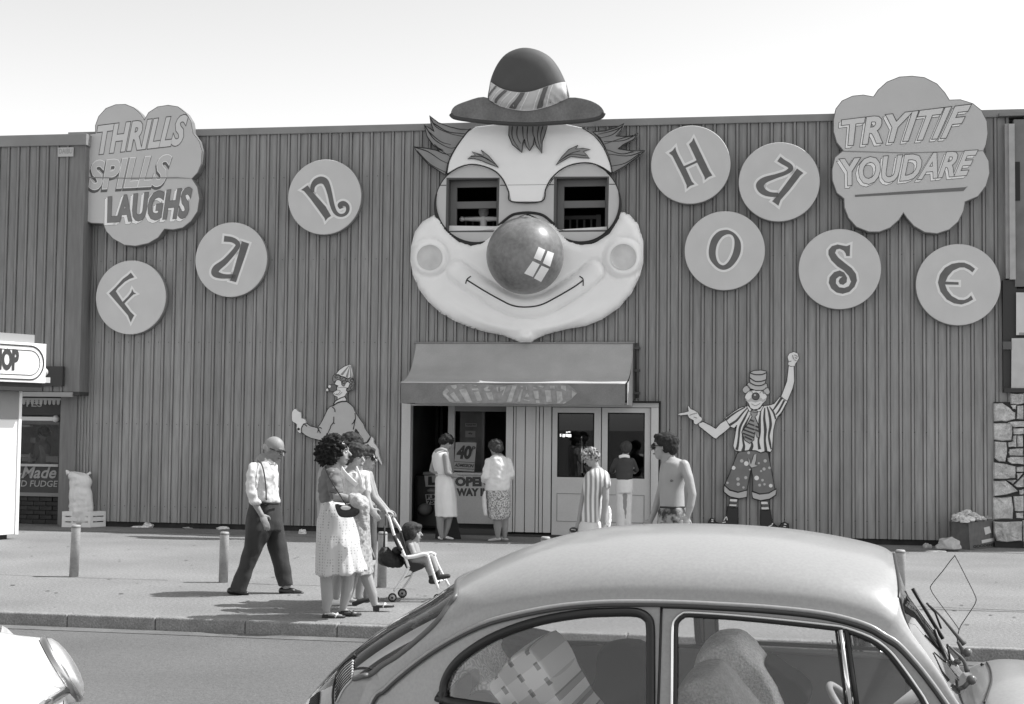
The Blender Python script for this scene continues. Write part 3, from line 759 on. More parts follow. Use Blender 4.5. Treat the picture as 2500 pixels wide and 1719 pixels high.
def dist_line(x, y, pl):
    best = 1e9
    for i in range(1, len(pl)):
        ax, ay = pl[i - 1]; bx, by = pl[i]
        t = max(0, min(1, ((x - ax) * (bx - ax) + (y - ay) * (by - ay)) / ((bx - ax) ** 2 + (by - ay) ** 2 + 1e-9)))
        best = min(best, math.hypot(x - ax - t * (bx - ax), y - ay - t * (by - ay)))
    return best
def sst(e0, e1, x):
    t = max(0, min(1, (x - e0) / (e1 - e0))); return t * t * (3 - 2 * t)
def jaw_h(x, y):
    if not in_poly(x, y, jaw): return None
    d = dist_poly(x, y, jaw)
    edge = math.sqrt(max(0, 1 - (1 - min(1, d / 42)) ** 2))
    # the outer edge is rounded, towards the eyes it stays flatter
    h = .12 + .17 * edge
    h += .05 * sst(80, 260, d)
    for cx, cy, rx, ry, a in ((297, 1095, 92, 92, .06), (1240, 1095, 98, 100, .06)):
        r = math.hypot((x - cx) / rx, (y - cy) / ry)
        h += a * (1 - sst(.78, 1.02, r)) - .03 * math.exp(-((r - 1.03) / .05) ** 2) - .028 * (1 - sst(.55, .66, r))
    dm = dist_line(x, y, mouth_c)
    h += .085 * math.sqrt(max(0, 1 - (dm / 50) ** 2)) - .035 * math.exp(-((dm - 53) / 8) ** 2)
    # fold from the chin to the cheeks
    r = math.hypot((x - 765) / 40, (y - 1478) / 30); h += .09 * max(0, 1 - r * r) - .05 * math.exp(-(((x - 765) / 10) ** 2 + ((y - 1466) / 9) ** 2))
    rr = abs(math.hypot((x - 765) / 470, (y - 1080) / 365) - 1); h += .05 * math.exp(-(rr / .05) ** 2) * sst(1250, 1400, y)
    return h
mb = MB(); step = 9.0; idx = {}; vs_ = []; fs = []
xs = [195 + i * step for i in range(int(1160 / step))]; ys = [860 + j * step for j in range(int(660 / step))]
H = {}
for i, x in enumerate(xs):
    for j, y in enumerate(ys):
        h = jaw_h(x, y)
        if h is not None: H[(i, j)] = (x, y, h)
# snap a border ring of vertices onto the outline
def nearest_on(x, y, poly):
    best = (1e9, None)
    for i in range(len(poly)):
        ax, ay = poly[i - 1]; bx, by = poly[i]
        t = max(0, min(1, ((x - ax) * (bx - ax) + (y - ay) * (by - ay)) / ((bx - ax) ** 2 + (by - ay) ** 2 + 1e-9)))
        qx, qy = ax + t * (bx - ax), ay + t * (by - ay); d = math.hypot(x - qx, y - qy)
        if d < best[0]: best = (d, (qx, qy))
    return best
for i, x in enumerate(xs):
    for j, y in enumerate(ys):
        if (i, j) not in H and any((i + a, j + b) in H for a in (-1, 0, 1) for b in (-1, 0, 1)):
            d, q = nearest_on(x, y, jaw); H[(i, j)] = (q[0], q[1], .06)
for k, (x, y, h) in H.items():
    idx[k] = len(vs_); vs_.append(fP(x, y, h))
for (i, j) in H:
    q = [(i, j), (i + 1, j), (i + 1, j + 1), (i, j + 1)]
    if all(c in idx for c in q): fs.append(tuple(idx[c] for c in reversed(q)))
mb.add(vs_, fs, True)
part('jaw', mb, M_skin, face, label='puffy white moulded jaw with round cheeks and lips')
smile = [(480, 1205), (560, 1255), (640, 1300), (700, 1328), (765, 1336), (840, 1325), (920, 1285), (1000, 1238), (1046, 1205)]
def on_jaw(p, up=.004):
    return fP(p[0], p[1], (jaw_h(*p) or .3) + up)
def jawline(pts, r, name='painted_line', n=6):
    P = [tuple(q) for q in smooth_open([V(p) for p in pts], n)]
    mb = MB(); mb.tube([on_jaw(p) for p in P], r, 6); part(name, mb, M_line, face)
jawline(smile, .011, 'mouth_line')
jawline([(498, 1186), (480, 1200), (472, 1222)], .009, 'mouth_line'); jawline([(1028, 1186), (1044, 1200), (1045, 1232)], .009, 'mouth_line')
for cx, cy, r in ((297, 1095, 62), (1240, 1093, 64)):
    mb = MB(); vs_ = [on_jaw((cx, cy), .006)]; 
    for rr in (.25, .5, .75, .9, 1.0):
        for k in range(32): vs_.append(on_jaw((cx + r * rr * math.cos(k * math.pi / 16), cy + r * rr * math.sin(k * math.pi / 16)), .006))
    fs_2 = [(0, 1 + (k + 1) % 32, 1 + k) for k in range(32)] + [(1 + j * 32 + k, 1 + j * 32 + (k + 1) % 32, 33 + j * 32 + (k + 1) % 32, 33 + j * 32 + k) for j in range(4) for k in range(32)]
    mb.add(vs_, fs_2, True); part('painted_cheek', mb, mat('cheek_paint', .62, .6, var=.1, scale=5), face)
# nose
nc = fP(762, 1085, .72); nr = (fP(762 + 187, 1085, .72) - fP(762 - 187, 1085, .72)).length / 2
def nose_mat(N, c):
    n = N.nodes.new('ShaderNodeTexNoise'); n.inputs['Scale'].default_value = 1.3; n.inputs['Detail'].default_value = 9; n.inputs['Roughness'].default_value = .65
    N.links.new(c, n.inputs['Vector'])
    n2 = N.nodes.new('ShaderNodeTexNoise'); n2.inputs['Scale'].default_value = 18; n2.inputs['Detail'].default_value = 4; N.links.new(c, n2.inputs['Vector'])
    ad = N.nodes.new('ShaderNodeMath'); ad.operation = 'MULTIPLY_ADD'; ad.inputs[1].default_value = .35; N.links.new(n2.outputs['Fac'], ad.inputs[0]); N.links.new(n.outputs['Fac'], ad.inputs[2])
    r = N.nodes.new('ShaderNodeMapRange'); r.inputs['From Min'].default_value = .45; r.inputs['From Max'].default_value = .95; r.inputs['To Min'].default_value = .09; r.inputs['To Max'].default_value = .30
    N.links.new(ad.outputs[0], r.inputs['Value']); return r.outputs[0]
M_nose = pattern('nose_worn_paint', nose_mat, .33); M_nose.node_tree.nodes['Principled BSDF'].inputs['Specular IOR Level'].default_value = .3
mb = MB(); mb.ell(nc, nr, nu=48, nv=32); part('nose', mb, M_nose, face)
def on_nose(x, y, up=.006):
    px, py = ZF(x, y); d = ray(px, py).normalized(); oc = EYE - nc; b = oc.dot(d); c = oc.dot(oc) - (nr + up) ** 2
    return EYE + d * (-b - math.sqrt(max(0, b * b - c)))
for q in ([(828, 1042), (861, 1058), (838, 1112), (804, 1098)], [(872, 1062), (903, 1074), (884, 1140), (848, 1122)], [(799, 1112), (833, 1128), (800, 1190), (757, 1172)], [(842, 1134), (879, 1150), (840, 1214), (805, 1196)]):
    mb = MB(); n = 6
    g = [on_nose(*( (V(q[0]) * (1 - u) + V(q[1]) * u) * (1 - w) + (V(q[3]) * (1 - u) + V(q[2]) * u) * w )) for w in [k / n for k in range(n + 1)] for u in [k / n for k in range(n + 1)]]
    mb.add(g, [(j * (n + 1) + i, (j + 1) * (n + 1) + i, (j + 1) * (n + 1) + i + 1, j * (n + 1) + i + 1) for j in range(n) for i in range(n)], True)
    part('painted_glint', mb, mat('glint_white', .85, .5), face)
# black edge above the nose
mb = MB(); mb.tube(smooth_open([fP(*p, OE + .01) for p in [(632, 940), (690, 893), (730, 880), (790, 877), (850, 890), (905, 935)]], 5), .022, 8); part('painted_line', mb, M_line, face)
# hair
hairL = [(490, 470), (445, 470), (395, 458), (340, 438), (296, 404), (303, 440), (318, 480), (270, 447), (284, 505), (318, 552), (360, 572), (330, 572), (280, 562), (218, 555), (240, 585), (290, 640), (340, 672), (374, 693), (385, 640), (400, 600), (430, 550), (470, 500)]
hairR = [(1090, 482), (1150, 478), (1205, 462), (1245, 442), (1232, 472), (1205, 503), (1260, 505), (1314, 489), (1290, 520), (1240, 545), (1215, 565), (1280, 575), (1345, 574), (1310, 605), (1250, 648), (1187, 684), (1172, 610), (1150, 555), (1125, 510)]
fringe = [(683, 448), (682, 500), (700, 545), (746, 583), (752, 535), (758, 518), (766, 552), (783, 575), (802, 545), (807, 508), (816, 550), (843, 588), (846, 530), (860, 490), (873, 448)]
for pts, o0, o1 in ((hairL, .05, .14), (hairR, .05, .14), (fringe, OE + .05, OE + .11)):
    mb = MB(); wprism(mb, ZF, pts, o0, o1); part('hair_tuft', mb, M_hair, face, bevel=.012)
    mb = MB(); L = [fP(*p, o1) for p in pts]; mb.tube(L, .008, 5, closed=True); part('painted_line', mb, M_line, face)
lines = [([(300, 415), (330, 460), (400, 492), (460, 505)], .14), ([(315, 440), (380, 480), (440, 490), (478, 492)], .14), ([(275, 455), (320, 520), (390, 560), (425, 558)], .14), ([(290, 480), (350, 530), (400, 545)], .14), ([(225, 558), (290, 580), (350, 620), (395, 640)], .14), ([(235, 575), (300, 640), (375, 680)], .14), ([(330, 572), (370, 590), (405, 590)], .14), ([(320, 545), (360, 578), (400, 605)], .14),
         ([(1240, 450), (1190, 495), (1130, 512)], .14), ([(1235, 460), (1180, 480), (1115, 495)], .14), ([(1308, 494), (1240, 525), (1145, 530)], .14), ([(1300, 500), (1240, 512), (1140, 545)], .14), ([(1338, 578), (1260, 600), (1165, 590)], .14), ([(1320, 590), (1250, 635), (1180, 650)], .14), ([(1290, 580), (1230, 590), (1160, 570)], .14),
         ([(700, 450), (700, 510), (735, 570)], OE + .11), ([(725, 450), (722, 500), (740, 540)], OE + .11), ([(775, 450), (772, 510), (783, 560)], OE + .11), ([(830, 450), (822, 510), (838, 570)], OE + .11), ([(850, 450), (838, 500), (840, 540)], OE + .11), ([(750, 450), (752, 500), (757, 520)], OE + .11), ([(800, 450), (800, 490), (806, 510)], OE + .11)]
for pts, o in lines:
    mb = MB(); P = smooth_open([fP(*p, o + .002) for p in pts], 4); n = len(P); mb.tube(P, [.009 * (1 - .7 * k / n) for k in range(n)], 5); part('painted_line', mb, M_line, face)
for pts in ([(482, 614), (500, 600), (520, 598), (502, 579), (530, 588), (560, 597), (547, 571), (585, 600), (632, 656), (590, 640), (545, 622), (510, 612)], [(912, 645), (940, 605), (975, 568), (1020, 548), (1008, 566), (1045, 562), (1080, 568), (1045, 578), (1060, 592), (1076, 611), (1030, 608), (985, 602), (948, 622)]):
    mb = MB(); wprism(mb, ZF, pts, OE + .05, OE + .08, grow=0); part('eyebrow', mb, M_hair, face)
    mb = MB(); mb.tube([fP(*p, OE + .08) for p in pts], .006, 5, closed=True); part('painted_line', mb, M_line, face)
for pts in ([(500, 604), (550, 604), (600, 630)], [(530, 592), (575, 612), (615, 640)], [(930, 625), (980, 590), (1030, 575)], [(940, 618), (990, 592), (1060, 600)]):
    mb = MB(); mb.tube(smooth_open([fP(*p, OE + .081) for p in pts], 4), .005, 5); part('painted_line', mb, M_line, face)
# hat (part of the face, with its own pieces)
M_hat = mat('hat_grey', .17, .7, var=.18, scale=4, var2=.15, scale2=30); M_hat_d = mat('hat_dark', .072, .7, var=.1, scale=3); M_band = mat('hat_band', .60, .6, var=.05, scale=5)
brim = [(400, 392), (418, 358), (478, 332), (560, 312), (640, 340), (760, 360), (880, 345), (975, 315), (1062, 325), (1122, 352), (1146, 386), (1128, 408), (1060, 424), (900, 436), (760, 442), (600, 432), (480, 420), (418, 408)]
HO = .52
mb = MB(); wprism(mb, ZF, brim, HO, HO + .16, sm=3); hat = part('hat', mb, M_hat, face, bevel=.03)
mb = MB(); low = [(400, 392), (418, 408), (480, 420), (600, 433), (760, 442), (900, 436), (1060, 424), (1128, 408), (1146, 386)]
mb.tube(smooth_open([fP(x, y + 4, HO + .14) for x, y in low], 4), .034, 8); part('brim_edge', mb, mat('brim_edge', .05, .6), hat)
crown = [(585, 332), (588, 270), (600, 215), (628, 155), (668, 108), (720, 82), (772, 75), (830, 88), (885, 120), (925, 170), (952, 225), (966, 270), (968, 318), (880, 355), (765, 378), (650, 360)]
# dome: crown as a bulged shell
cl = [fS(*p, HO + .12) for p in smooth_closed([V(p) for p in crown], 3)]
cx = sum(p[0] for p in cl) / len(cl); cz = sum(p[1] for p in cl) / len(cl)
mb = MB(); rings = []
for f, o in ((1.0, HO + .02), (1.0, HO + .14), (.97, HO + .20), (.90, HO + .25), (.75, HO + .30), (.5, HO + .335), (.25, HO + .35), (.01, HO + .355)):
    rings.append([W(cx + (a - cx) * f, cz + (b - cz) * f, o) for a, b in cl])
mb.loft(rings, cap=True); part('crown', mb, M_hat_d, hat, recalc=True)
def crown_off(s, z):
    # radial factor
    ang = math.atan2(z - cz, s - cx); r = math.hypot(s - cx, z - cz); best = None
    for a, b in cl:
        aa = math.atan2(b - cz, a - cx); d = abs((aa - ang + math.pi) % (2 * math.pi) - math.pi)
        if best is None or d < best[0]: best = (d, math.hypot(a - cx, b - cz))
    f = r / best[1]; tab = [(0, .355), (.25, .35), (.5, .335), (.75, .30), (.9, .25), (.97, .20), (1.0, .15), (1.2, .14)]
    for i in range(len(tab) - 1):
        if f <= tab[i + 1][0]: 
            t = (f - tab[i][0]) / (tab[i + 1][0] - tab[i][0]); return HO + tab[i][1] + t * (tab[i + 1][1] - tab[i][1])
    return HO + .14
def band_grid(mb, topf, botf, u0, u1, v0, v1, sk, up, n=30, m=6):
    vs_ = []
    for j in range(m + 1):
        for i in range(n + 1):
            u = u0 + (u1 - u0) * i / n; v = v0 + (v1 - v0) * j / m
            u2 = min(1, max(0, u + sk * (v - .5)))
            a = V(topf(u2)); b = V(botf(u2)); p = b * (1 - v) + a * v
            s, z = fS(p[0], p[1], HO + .25); vs_.append(W(s, z, crown_off(s, z) + up))
    mb.add(vs_, [(j * (n + 1) + i, j * (n + 1) + i + 1, (j + 1) * (n + 1) + i + 1, (j + 1) * (n + 1) + i) for j in range(m) for i in range(n)], True)
def crv(pts):
    P = smooth_open([V(p) for p in pts], 8)
    def f(u):
        k = u * (len(P) - 1); i = min(int(k), len(P) - 2); return P[i].lerp(P[i + 1], k - i)
    return f
topf = crv([(594, 240), (650, 278), (720, 296), (790, 295), (870, 270), (957, 236)]); botf = crv([(585, 325), (650, 358), (765, 376), (875, 354), (967, 314)])
mb = MB(); band_grid(mb, topf, botf, 0, 1, 0, 1, 0, .030, 60, 10); part('hat_band', mb, M_band, hat)
for k, (u, w, v) in enumerate(((.045, .03, .16), (.20, .045, .14), (.43, .065, .14), (.72, .06, .14), (.13, .012, .85), (.27, .012, .85), (.36, .012, .85), (.51, .012, .85), (.65, .012, .85), (.80, .012, .85))):
    mb = MB(); band_grid(mb, topf, botf, u - w / 2, u + w / 2, .03, .97, .16, .046, 6, 10); part('band_stripe', mb, mat('stripe%.2f' % v, v, .6), hat)
# eye windows, set deep
M_wf = mat('window_frame_grey', .16, .6); M_ws = mat('window_reveal', .09, .7)
def eye_window(q, label, bars, figure):
    l = [fS(*p, OE) for p in q]; s0 = min(a[0] for a in l); s1 = max(a[0] for a in l); z0 = min(a[1] for a in l); z1 = max(a[1] for a in l)
    t = part('eye_window', MB().wbox(s0, s0 + .04, z0 + .03, z1 - .03, -.30, OE - .003), M_ws, face, label=label)
    mb = MB(); mb.wbox(s1 - .03, s1, z0 + .03, z1 - .03, -.30, OE - .003); mb.wbox(s0, s1, z1 - .03, z1, -.30, OE - .003); mb.wbox(s0, s1, z0, z0 + .03, -.30, OE - .003); part('reveal', mb, M_ws, t, kind='stuff')
    O = -.02
    a0, a1, b0, b1 = s0 + .04, s1 - .03, z0 + .03, z1 - .03
    zm = b0 + (b1 - b0) * .53
    for nm, (x0, x1_, y0, y1, oo) in {'frame_left': (a0, a0 + .10, b0, b1, 0), 'frame_right': (a1 - .045, a1, b0, b1, 0), 'frame_top': (a0 + .10, a1 - .045, b1 - .10, b1, 0), 'frame_bottom': (a0 + .10, a1 - .045, b0, b0 + .035, 0), 'transom': (a0 + .10, a1 - .045, zm - .055, zm + .055, .01)}.items():
        part('frame', MB().wbox(x0, x1_, y0, y1, O - .05, O + oo), M_wf, t)
    # railing inside
    mb = MB(); rw = a1 if bars else a0 + (a1 - a0) * .80
    mb.wbox(a0 + .02, rw - .02, b0 + .30, b0 + .36, -.75, -.70)
    for i in range(7):
        c = a0 + .1 + i * .115
        if c < rw: mb.wbox(c, c + .03, b0 - .2, b0 + .30, -.74, -.71)
    if not bars: mb.wbox(rw - .10, rw - .02, b0 - .2, b0 + .37, -.76, -.69)
    part('railing', mb, mat('railing', .10, .6), t, kind='stuff')
    return s0, s1, z0, z1
eye_window(WL, 'left eye window with a doll inside', True, True)
eye_window(WR, 'right eye window with the end of a railing', False, False)
# doll standing behind the left window
dp = fP(560, 908, -.36)
doll = thing('doll', 'small doll with outstretched arms behind the railing in the left eye window', 'doll', dp - V((0, 0, .35)), 0)
mb = MB(); u = (fP(600, 915, -.36) - fP(490, 915, -.36)).normalized()
mb.cap(dp - u * .33, dp, .03, .045, 8); mb.cap(dp, dp + u * .33, .045, .03, 8); mb.cap(dp - V((0, 0, .3)), dp, .05, .06, 8); mb.ell(dp - u * .36, .045, nu=8, nv=6); mb.ell(dp + u * .36, .045, nu=8, nv=6)
part('body', mb, mat('doll_pale', .85, .6), doll)
mb = MB(); mb.ell(dp + V((0, 0, .12)), (.085, .07, .10)); mb.ell(dp + V((0, -.05, .13)), (.06, .04, .05)); part('head', mb, mat('doll_head', .35, .6), doll)
part('shirt', MB().box(dp - V((.06, .075, .33)), dp + V((.08, -.05, -.2))), mat('doll_pale', .5, .6), doll)
# dark room behind each window (keeps daylight of the hall out)
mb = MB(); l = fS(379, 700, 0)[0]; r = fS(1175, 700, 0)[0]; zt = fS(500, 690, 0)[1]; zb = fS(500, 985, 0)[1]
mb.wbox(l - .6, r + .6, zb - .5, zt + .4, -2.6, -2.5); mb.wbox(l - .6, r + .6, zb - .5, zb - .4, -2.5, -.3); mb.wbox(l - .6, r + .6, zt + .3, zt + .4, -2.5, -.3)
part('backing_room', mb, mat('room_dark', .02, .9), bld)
# ================================================================== CUT-OUT CLOWNS ON THE WALL
M_cw = mat('cutout_white', .78, .6, var=.04, scale=5); M_cg = mat('cutout_grey', .50, .6, var=.04, scale=5); M_cd = mat('cutout_dark', .10, .6, var=.1, scale=5)
M_cm = mat('cutout_mid', .26, .6, var=.1, scale=6); M_edge = mat('cutout_edge', .03, .7)
CO = .07
def layer(t, zf, nm, pts, m, k, sm=0, holes=(), outline=True, lr=.006, grow=0):
    mb = MB(); o1 = CO + .002 * k
    if k == 0: wprism(mb, zf, pts, .03, CO, sm=sm, holes=[list(h) for h in holes], grow=grow)
    else: wprism(mb, zf, pts, o1 - .0012, o1, sm=sm, grow=grow)
    p = part(nm, mb, m, t)
    if outline:
        l = [wpx(*zf(*q), o1 if k else CO) for q in pts]
        if sm: l = smooth_closed(l, sm)
        mb = MB(); mb.tube(l, lr, 5, closed=True); part('painted_line', mb, M_line, t)
    return p
def pline(t, zf, pts, k=3, lr=.006, m=None, n=4):
    o = CO + .002 * k
    mb = MB(); P = smooth_open([wpx(*zf(*q), o) for q in pts], n); mb.tube(P, lr, 5); part('painted_line', mb, m or M_line, t)
def pdot(t, zf, c, r, m, k=3):
    s, z = wsz(*zf(*c), CO); o = CO + .002 * k
    mb = MB(); mb.prism([W(s + r * math.cos(a * math.pi / 8), z + r * math.sin(a * math.pi / 8), o - .0012) for a in range(16)], WN * .0016); part('painted_dot', mb, m, t)
def pstroke(t, zf, pts, w, m, k=2, nm='painted_stripe'):
    mb = MB(); wprism(mb, zf, stroke(pts, w, 4), CO + .002 * k - .0012, CO + .002 * k); part(nm, mb, m, t)
# ---- left one, seen from behind, pointing down at the door
ZL = zo(700, 870, 5.7)
a, b = wsz(*ZL(800, 1500), CO)
cl1 = thing('clown_cutout', 'painted plywood clown in a pale jacket and pointed striped hat, left of the door', 'clown cut-out', W(a, b, .05), WROT, 'plywood clowns pointing at the entrance')
layer(cl1, ZL, 'jacket', [(640, 690), (600, 702), (570, 735), (525, 830), (480, 920), (430, 995), (330, 970), (275, 930), (240, 940), (205, 1000), (200, 1050), (260, 1100), (340, 1140), (430, 1160), (487, 1187), (510, 1150), (555, 1095), (545, 1160), (520, 1300), (500, 1500), (1010, 1500), (990, 1250), (950, 1030), (960, 1010), (1000, 1060), (1060, 1200), (1110, 1200), (1165, 1115), (1090, 1000), (1070, 940), (1010, 860), (950, 765), (930, 710), (880, 660), (830, 628), (760, 632), (700, 655)], M_cg, 0)
layer(cl1, ZL, 'hand', [(75, 770), (100, 735), (130, 730), (155, 760), (190, 775), (205, 810), (205, 860), (240, 865), (265, 900), (270, 935), (240, 945), (210, 1000), (200, 1055), (185, 1072), (150, 1045), (135, 1000), (140, 950), (110, 925), (75, 900), (70, 850), (70, 800)], M_cw, 0, sm=2, lr=.003)
layer(cl1, ZL, 'hand', [(1165, 1115), (1190, 1118), (1212, 1150), (1215, 1205), (1250, 1240), (1280, 1300), (1285, 1370), (1310, 1440), (1335, 1500), (1315, 1512), (1290, 1470), (1275, 1435), (1250, 1450), (1220, 1445), (1195, 1400), (1160, 1330), (1110, 1260), (1070, 1215), (1110, 1205), (1150, 1170)], M_cw, 0, sm=0, lr=.003)
pdot(cl1, ZL, (165, 1013), .022, M_line, 2); pdot(cl1, ZL, (1125, 1250), .03, M_line, 2); pdot(cl1, ZL, (1125, 1250), .012, M_cm, 3); pdot(cl1, ZL, (1150, 1290), .012, M_line, 2)
layer(cl1, ZL, 'collar', [(650, 665), (680, 620), (740, 585), (805, 560), (830, 590), (832, 626), (760, 632), (700, 650), (655, 678)], M_cw, 0, lr=.009)
layer(cl1, ZL, 'face', [(665, 385), (690, 335), (715, 320), (760, 335), (800, 330), (850, 350), (880, 380), (860, 430), (830, 450), (852, 490), (820, 530), (805, 560), (740, 590), (705, 600), (705, 565), (660, 545), (640, 515), (660, 490), (700, 470), (700, 430), (720, 410), (690, 400)], M_cw, 0, lr=.004)
layer(cl1, ZL, 'nose', arc(640, 440, 58, 55, 0, 345, 20), mat('nose_grey', .13, .5), 1, lr=.004)
pdot(cl1, ZL, (598, 420), .022, M_cw, 3); layer(cl1, ZL, 'pompom', arc(563, 467, 20, 22, 0, 340, 12), M_cw, 0, lr=.004)
layer(cl1, ZL, 'hair', [(640, 300), (650, 265), (690, 250), (730, 270), (770, 285), (810, 300), (850, 320), (880, 300), (920, 310), (935, 350), (948, 385), (930, 430), (935, 465), (900, 470), (870, 480), (840, 490), (830, 460), (850, 440), (880, 400), (875, 370), (850, 350), (815, 380), (800, 415), (765, 395), (760, 350), (720, 325), (690, 335), (655, 360), (640, 330)], M_cm, 1, sm=2, lr=.005)
for c in ((690, 285), (760, 300), (835, 330), (905, 335), (915, 385), (900, 440), (850, 470), (790, 360)): pline(cl1, ZL, arc(c[0], c[1], 20, 18, 20, 320, 8), 3, .005)
layer(cl1, ZL, 'hat', [(683, 250), (730, 190), (800, 140), (875, 112), (895, 118), (915, 190), (922, 250), (915, 305), (880, 295), (850, 312), (800, 285), (760, 278), (720, 250)], M_cw, 0, lr=.005)
for q in ([(745, 255), (780, 265), (873, 130), (862, 128)], [(820, 285), (850, 305), (882, 130), (876, 130)], [(880, 290), (905, 295), (893, 140), (886, 130)]): layer(cl1, ZL, 'painted_stripe', q, M_cm, 1, outline=False)
for q in ([(840, 440), (780, 430), (710, 440)], [(655, 515), (690, 535), (735, 505), (740, 475), (700, 470)], [(690, 520), (720, 540), (770, 500)]): pline(cl1, ZL, q, 2, .004, M_cm)
for q in ([(635, 705), (665, 735), (672, 775)], [(655, 840), (650, 920), (615, 965), (600, 1010), (560, 1090)], [(635, 930), (670, 932)], [(950, 790), (955, 860), (945, 920), (925, 1020)], [(945, 880), (930, 920), (905, 945)], [(430, 1000), (440, 1020), (430, 1060)], [(430, 1010), (460, 990), (485, 1005)], [(445, 1020), (470, 1070)], [(240, 935), (280, 975)]): pline(cl1, ZL, q, 2, .007)
pline(cl1, ZL, [(1070, 1213), (1130, 1190), (1165, 1120)], 3, .01); pline(cl1, ZL, [(640, 690), (700, 650), (760, 630), (832, 626)], 3, .01); pline(cl1, ZL, [(235, 940), (205, 1000), (205, 1070)], 3, .007)
layer(cl1, ZL, 'trousers', [(500, 1500), (1010, 1500), (1040, 1800), (1060, 2250), (900, 2260), (800, 1900), (740, 1800), (700, 2260), (540, 2260), (490, 1800)], M_cm, 0)
# ---- right one, facing us in striped shirt and spotted breeches
ZR = zo(1660, 880, 3.5467)
a, b = wsz(*ZR(600, 1440), CO)
cl2 = thing('clown_cutout', 'painted plywood clown in a striped shirt and spotted breeches, right of the door', 'clown cut-out', W(a, b, .05), WROT, 'plywood clowns pointing at the entrance')
layer(cl2, ZR, 'arm', [(200, 530), (160, 545), (165, 570), (240, 630), (290, 670), (315, 680), (335, 660), (400, 610), (437, 575), (400, 515), (350, 545), (310, 590), (260, 560)], M_cw, 0)
layer(cl2, ZR, 'hand', [(0, 455), (40, 450), (75, 440), (68, 400), (75, 390), (95, 420), (125, 432), (155, 450), (170, 480), (195, 500), (190, 520), (165, 545), (140, 557), (120, 545), (118, 520), (80, 500), (65, 470), (5, 478), (-20, 470)], M_cw, 0, sm=0, lr=.004)
layer(cl2, ZR, 'arm', [(940, 45), (925, 180), (880, 300), (870, 318), (930, 355), (975, 250), (993, 180), (988, 50), (965, 52)], M_cw, 0)
layer(cl2, ZR, 'hand', [(935, 35), (940, 5), (930, -30), (945, -60), (985, -75), (1020, -62), (1032, -20), (1015, 10), (1000, 30), (995, 50), (955, 52)], M_cw, 0, sm=0, lr=.004)
for q in ([(975, -45), (985, -10)], [(990, -48), (1012, -40), (1015, -25)], [(995, -25), (1015, -15)], [(990, -5), (1010, 3)], [(940, 12), (965, 5)], [(150, 455), (110, 465), (85, 475)], [(120, 490), (150, 500)]): pline(cl2, ZR, q, 3, .005, M_cm)
shirt = [(600, 395), (560, 398), (520, 410), (470, 440), (390, 500), (437, 575), (470, 588), (492, 560), (478, 640), (460, 740), (475, 780), (520, 790), (600, 778), (660, 782), (700, 800), (745, 785), (785, 795), (800, 770), (805, 700), (812, 600), (830, 520), (880, 460), (932, 355), (870, 308), (815, 375), (770, 388), (710, 395), (690, 420), (620, 430)]
layer(cl2, ZR, 'shirt', shirt, M_cw, 0)
M_st = mat('shirt_stripe', .055, .6)
for p, w in (([(565, 405), (500, 440), (440, 480), (398, 515)], [10, 12, 16, 20]), ([(585, 410), (540, 460), (490, 520), (430, 560)], [8, 14, 18, 22]), ([(595, 430), (560, 500), (520, 580), (510, 660), (500, 740), (490, 775)], [8, 18, 20, 16, 20, 26]), ([(610, 470), (575, 540), (550, 600), (545, 680), (555, 740), (545, 785)], [6, 16, 22, 14, 20, 30]), ([(620, 700), (625, 740), (610, 780)], [10, 24, 30]), ([(700, 440), (690, 520), (690, 620), (680, 700), (690, 770)], [8, 22, 22, 16, 26]), ([(735, 410), (730, 500), (740, 600), (735, 690), (745, 785)], [10, 20, 26, 18, 26]), ([(755, 400), (775, 470), (785, 560), (770, 650), (780, 720), (790, 770)], [10, 20, 24, 16, 20, 10]), ([(775, 400), (810, 450), (830, 510)], [8, 16, 14]), ([(880, 325), (830, 400), (800, 440)], [22, 16, 8]), ([(905, 345), (860, 430), (830, 470)], [18, 16, 10]), ([(925, 370), (880, 450), (840, 495)], [10, 8, 6])):
    pstroke(cl2, ZR, p, w, M_st, 1)
layer(cl2, ZR, 'collar', [(575, 395), (590, 390), (620, 425), (650, 432), (690, 420), (712, 392), (725, 395), (700, 440), (650, 452), (600, 440)], M_cw, 2, lr=.005)
layer(cl2, ZR, 'tie', [(615, 435), (640, 428), (672, 438), (668, 470), (650, 488), (680, 560), (690, 665), (670, 668), (648, 620), (640, 690), (605, 720), (560, 690), (535, 620), (580, 560), (625, 485), (612, 460)], mat('tie_grey', .33, .6), 3, lr=.006)
for p in ([(610, 515), (640, 528)], [(590, 545), (645, 565)], [(570, 575), (645, 600)], [(552, 600), (645, 635)], [(545, 630), (640, 668)], [(560, 660), (625, 690)], [(655, 570), (680, 580)], [(652, 600), (684, 615)]): pline(cl2, ZR, p, 4, .012, M_st)
layer(cl2, ZR, 'face', [(595, 375), (575, 350), (560, 320), (575, 280), (600, 262), (640, 258), (700, 258), (735, 275), (755, 310), (745, 350), (715, 375), (700, 400), (670, 425), (640, 428), (610, 412)], M_cw, 0, lr=.004)
layer(cl2, ZR, 'hair', [(605, 262), (590, 270), (575, 290), (548, 275), (540, 250), (560, 225), (590, 215), (605, 235)], M_cg, 1, lr=.004); layer(cl2, ZR, 'hair', [(722, 262), (745, 235), (768, 240), (780, 275), (765, 298), (740, 290), (730, 285)], M_cg, 1, lr=.004)
layer(cl2, ZR, 'beard', [(560, 320), (590, 345), (620, 320), (640, 345), (655, 350), (675, 340), (700, 320), (720, 340), (755, 320), (745, 350), (715, 360), (700, 350), (655, 365), (620, 355), (590, 360), (570, 350)], M_cg, 1, outline=False)
layer(cl2, ZR, 'nose', arc(656, 311, 32, 32, 0, 345, 20), M_cd, 3, lr=.005); pdot(cl2, ZR, (650, 300), .016, M_cg, 5)
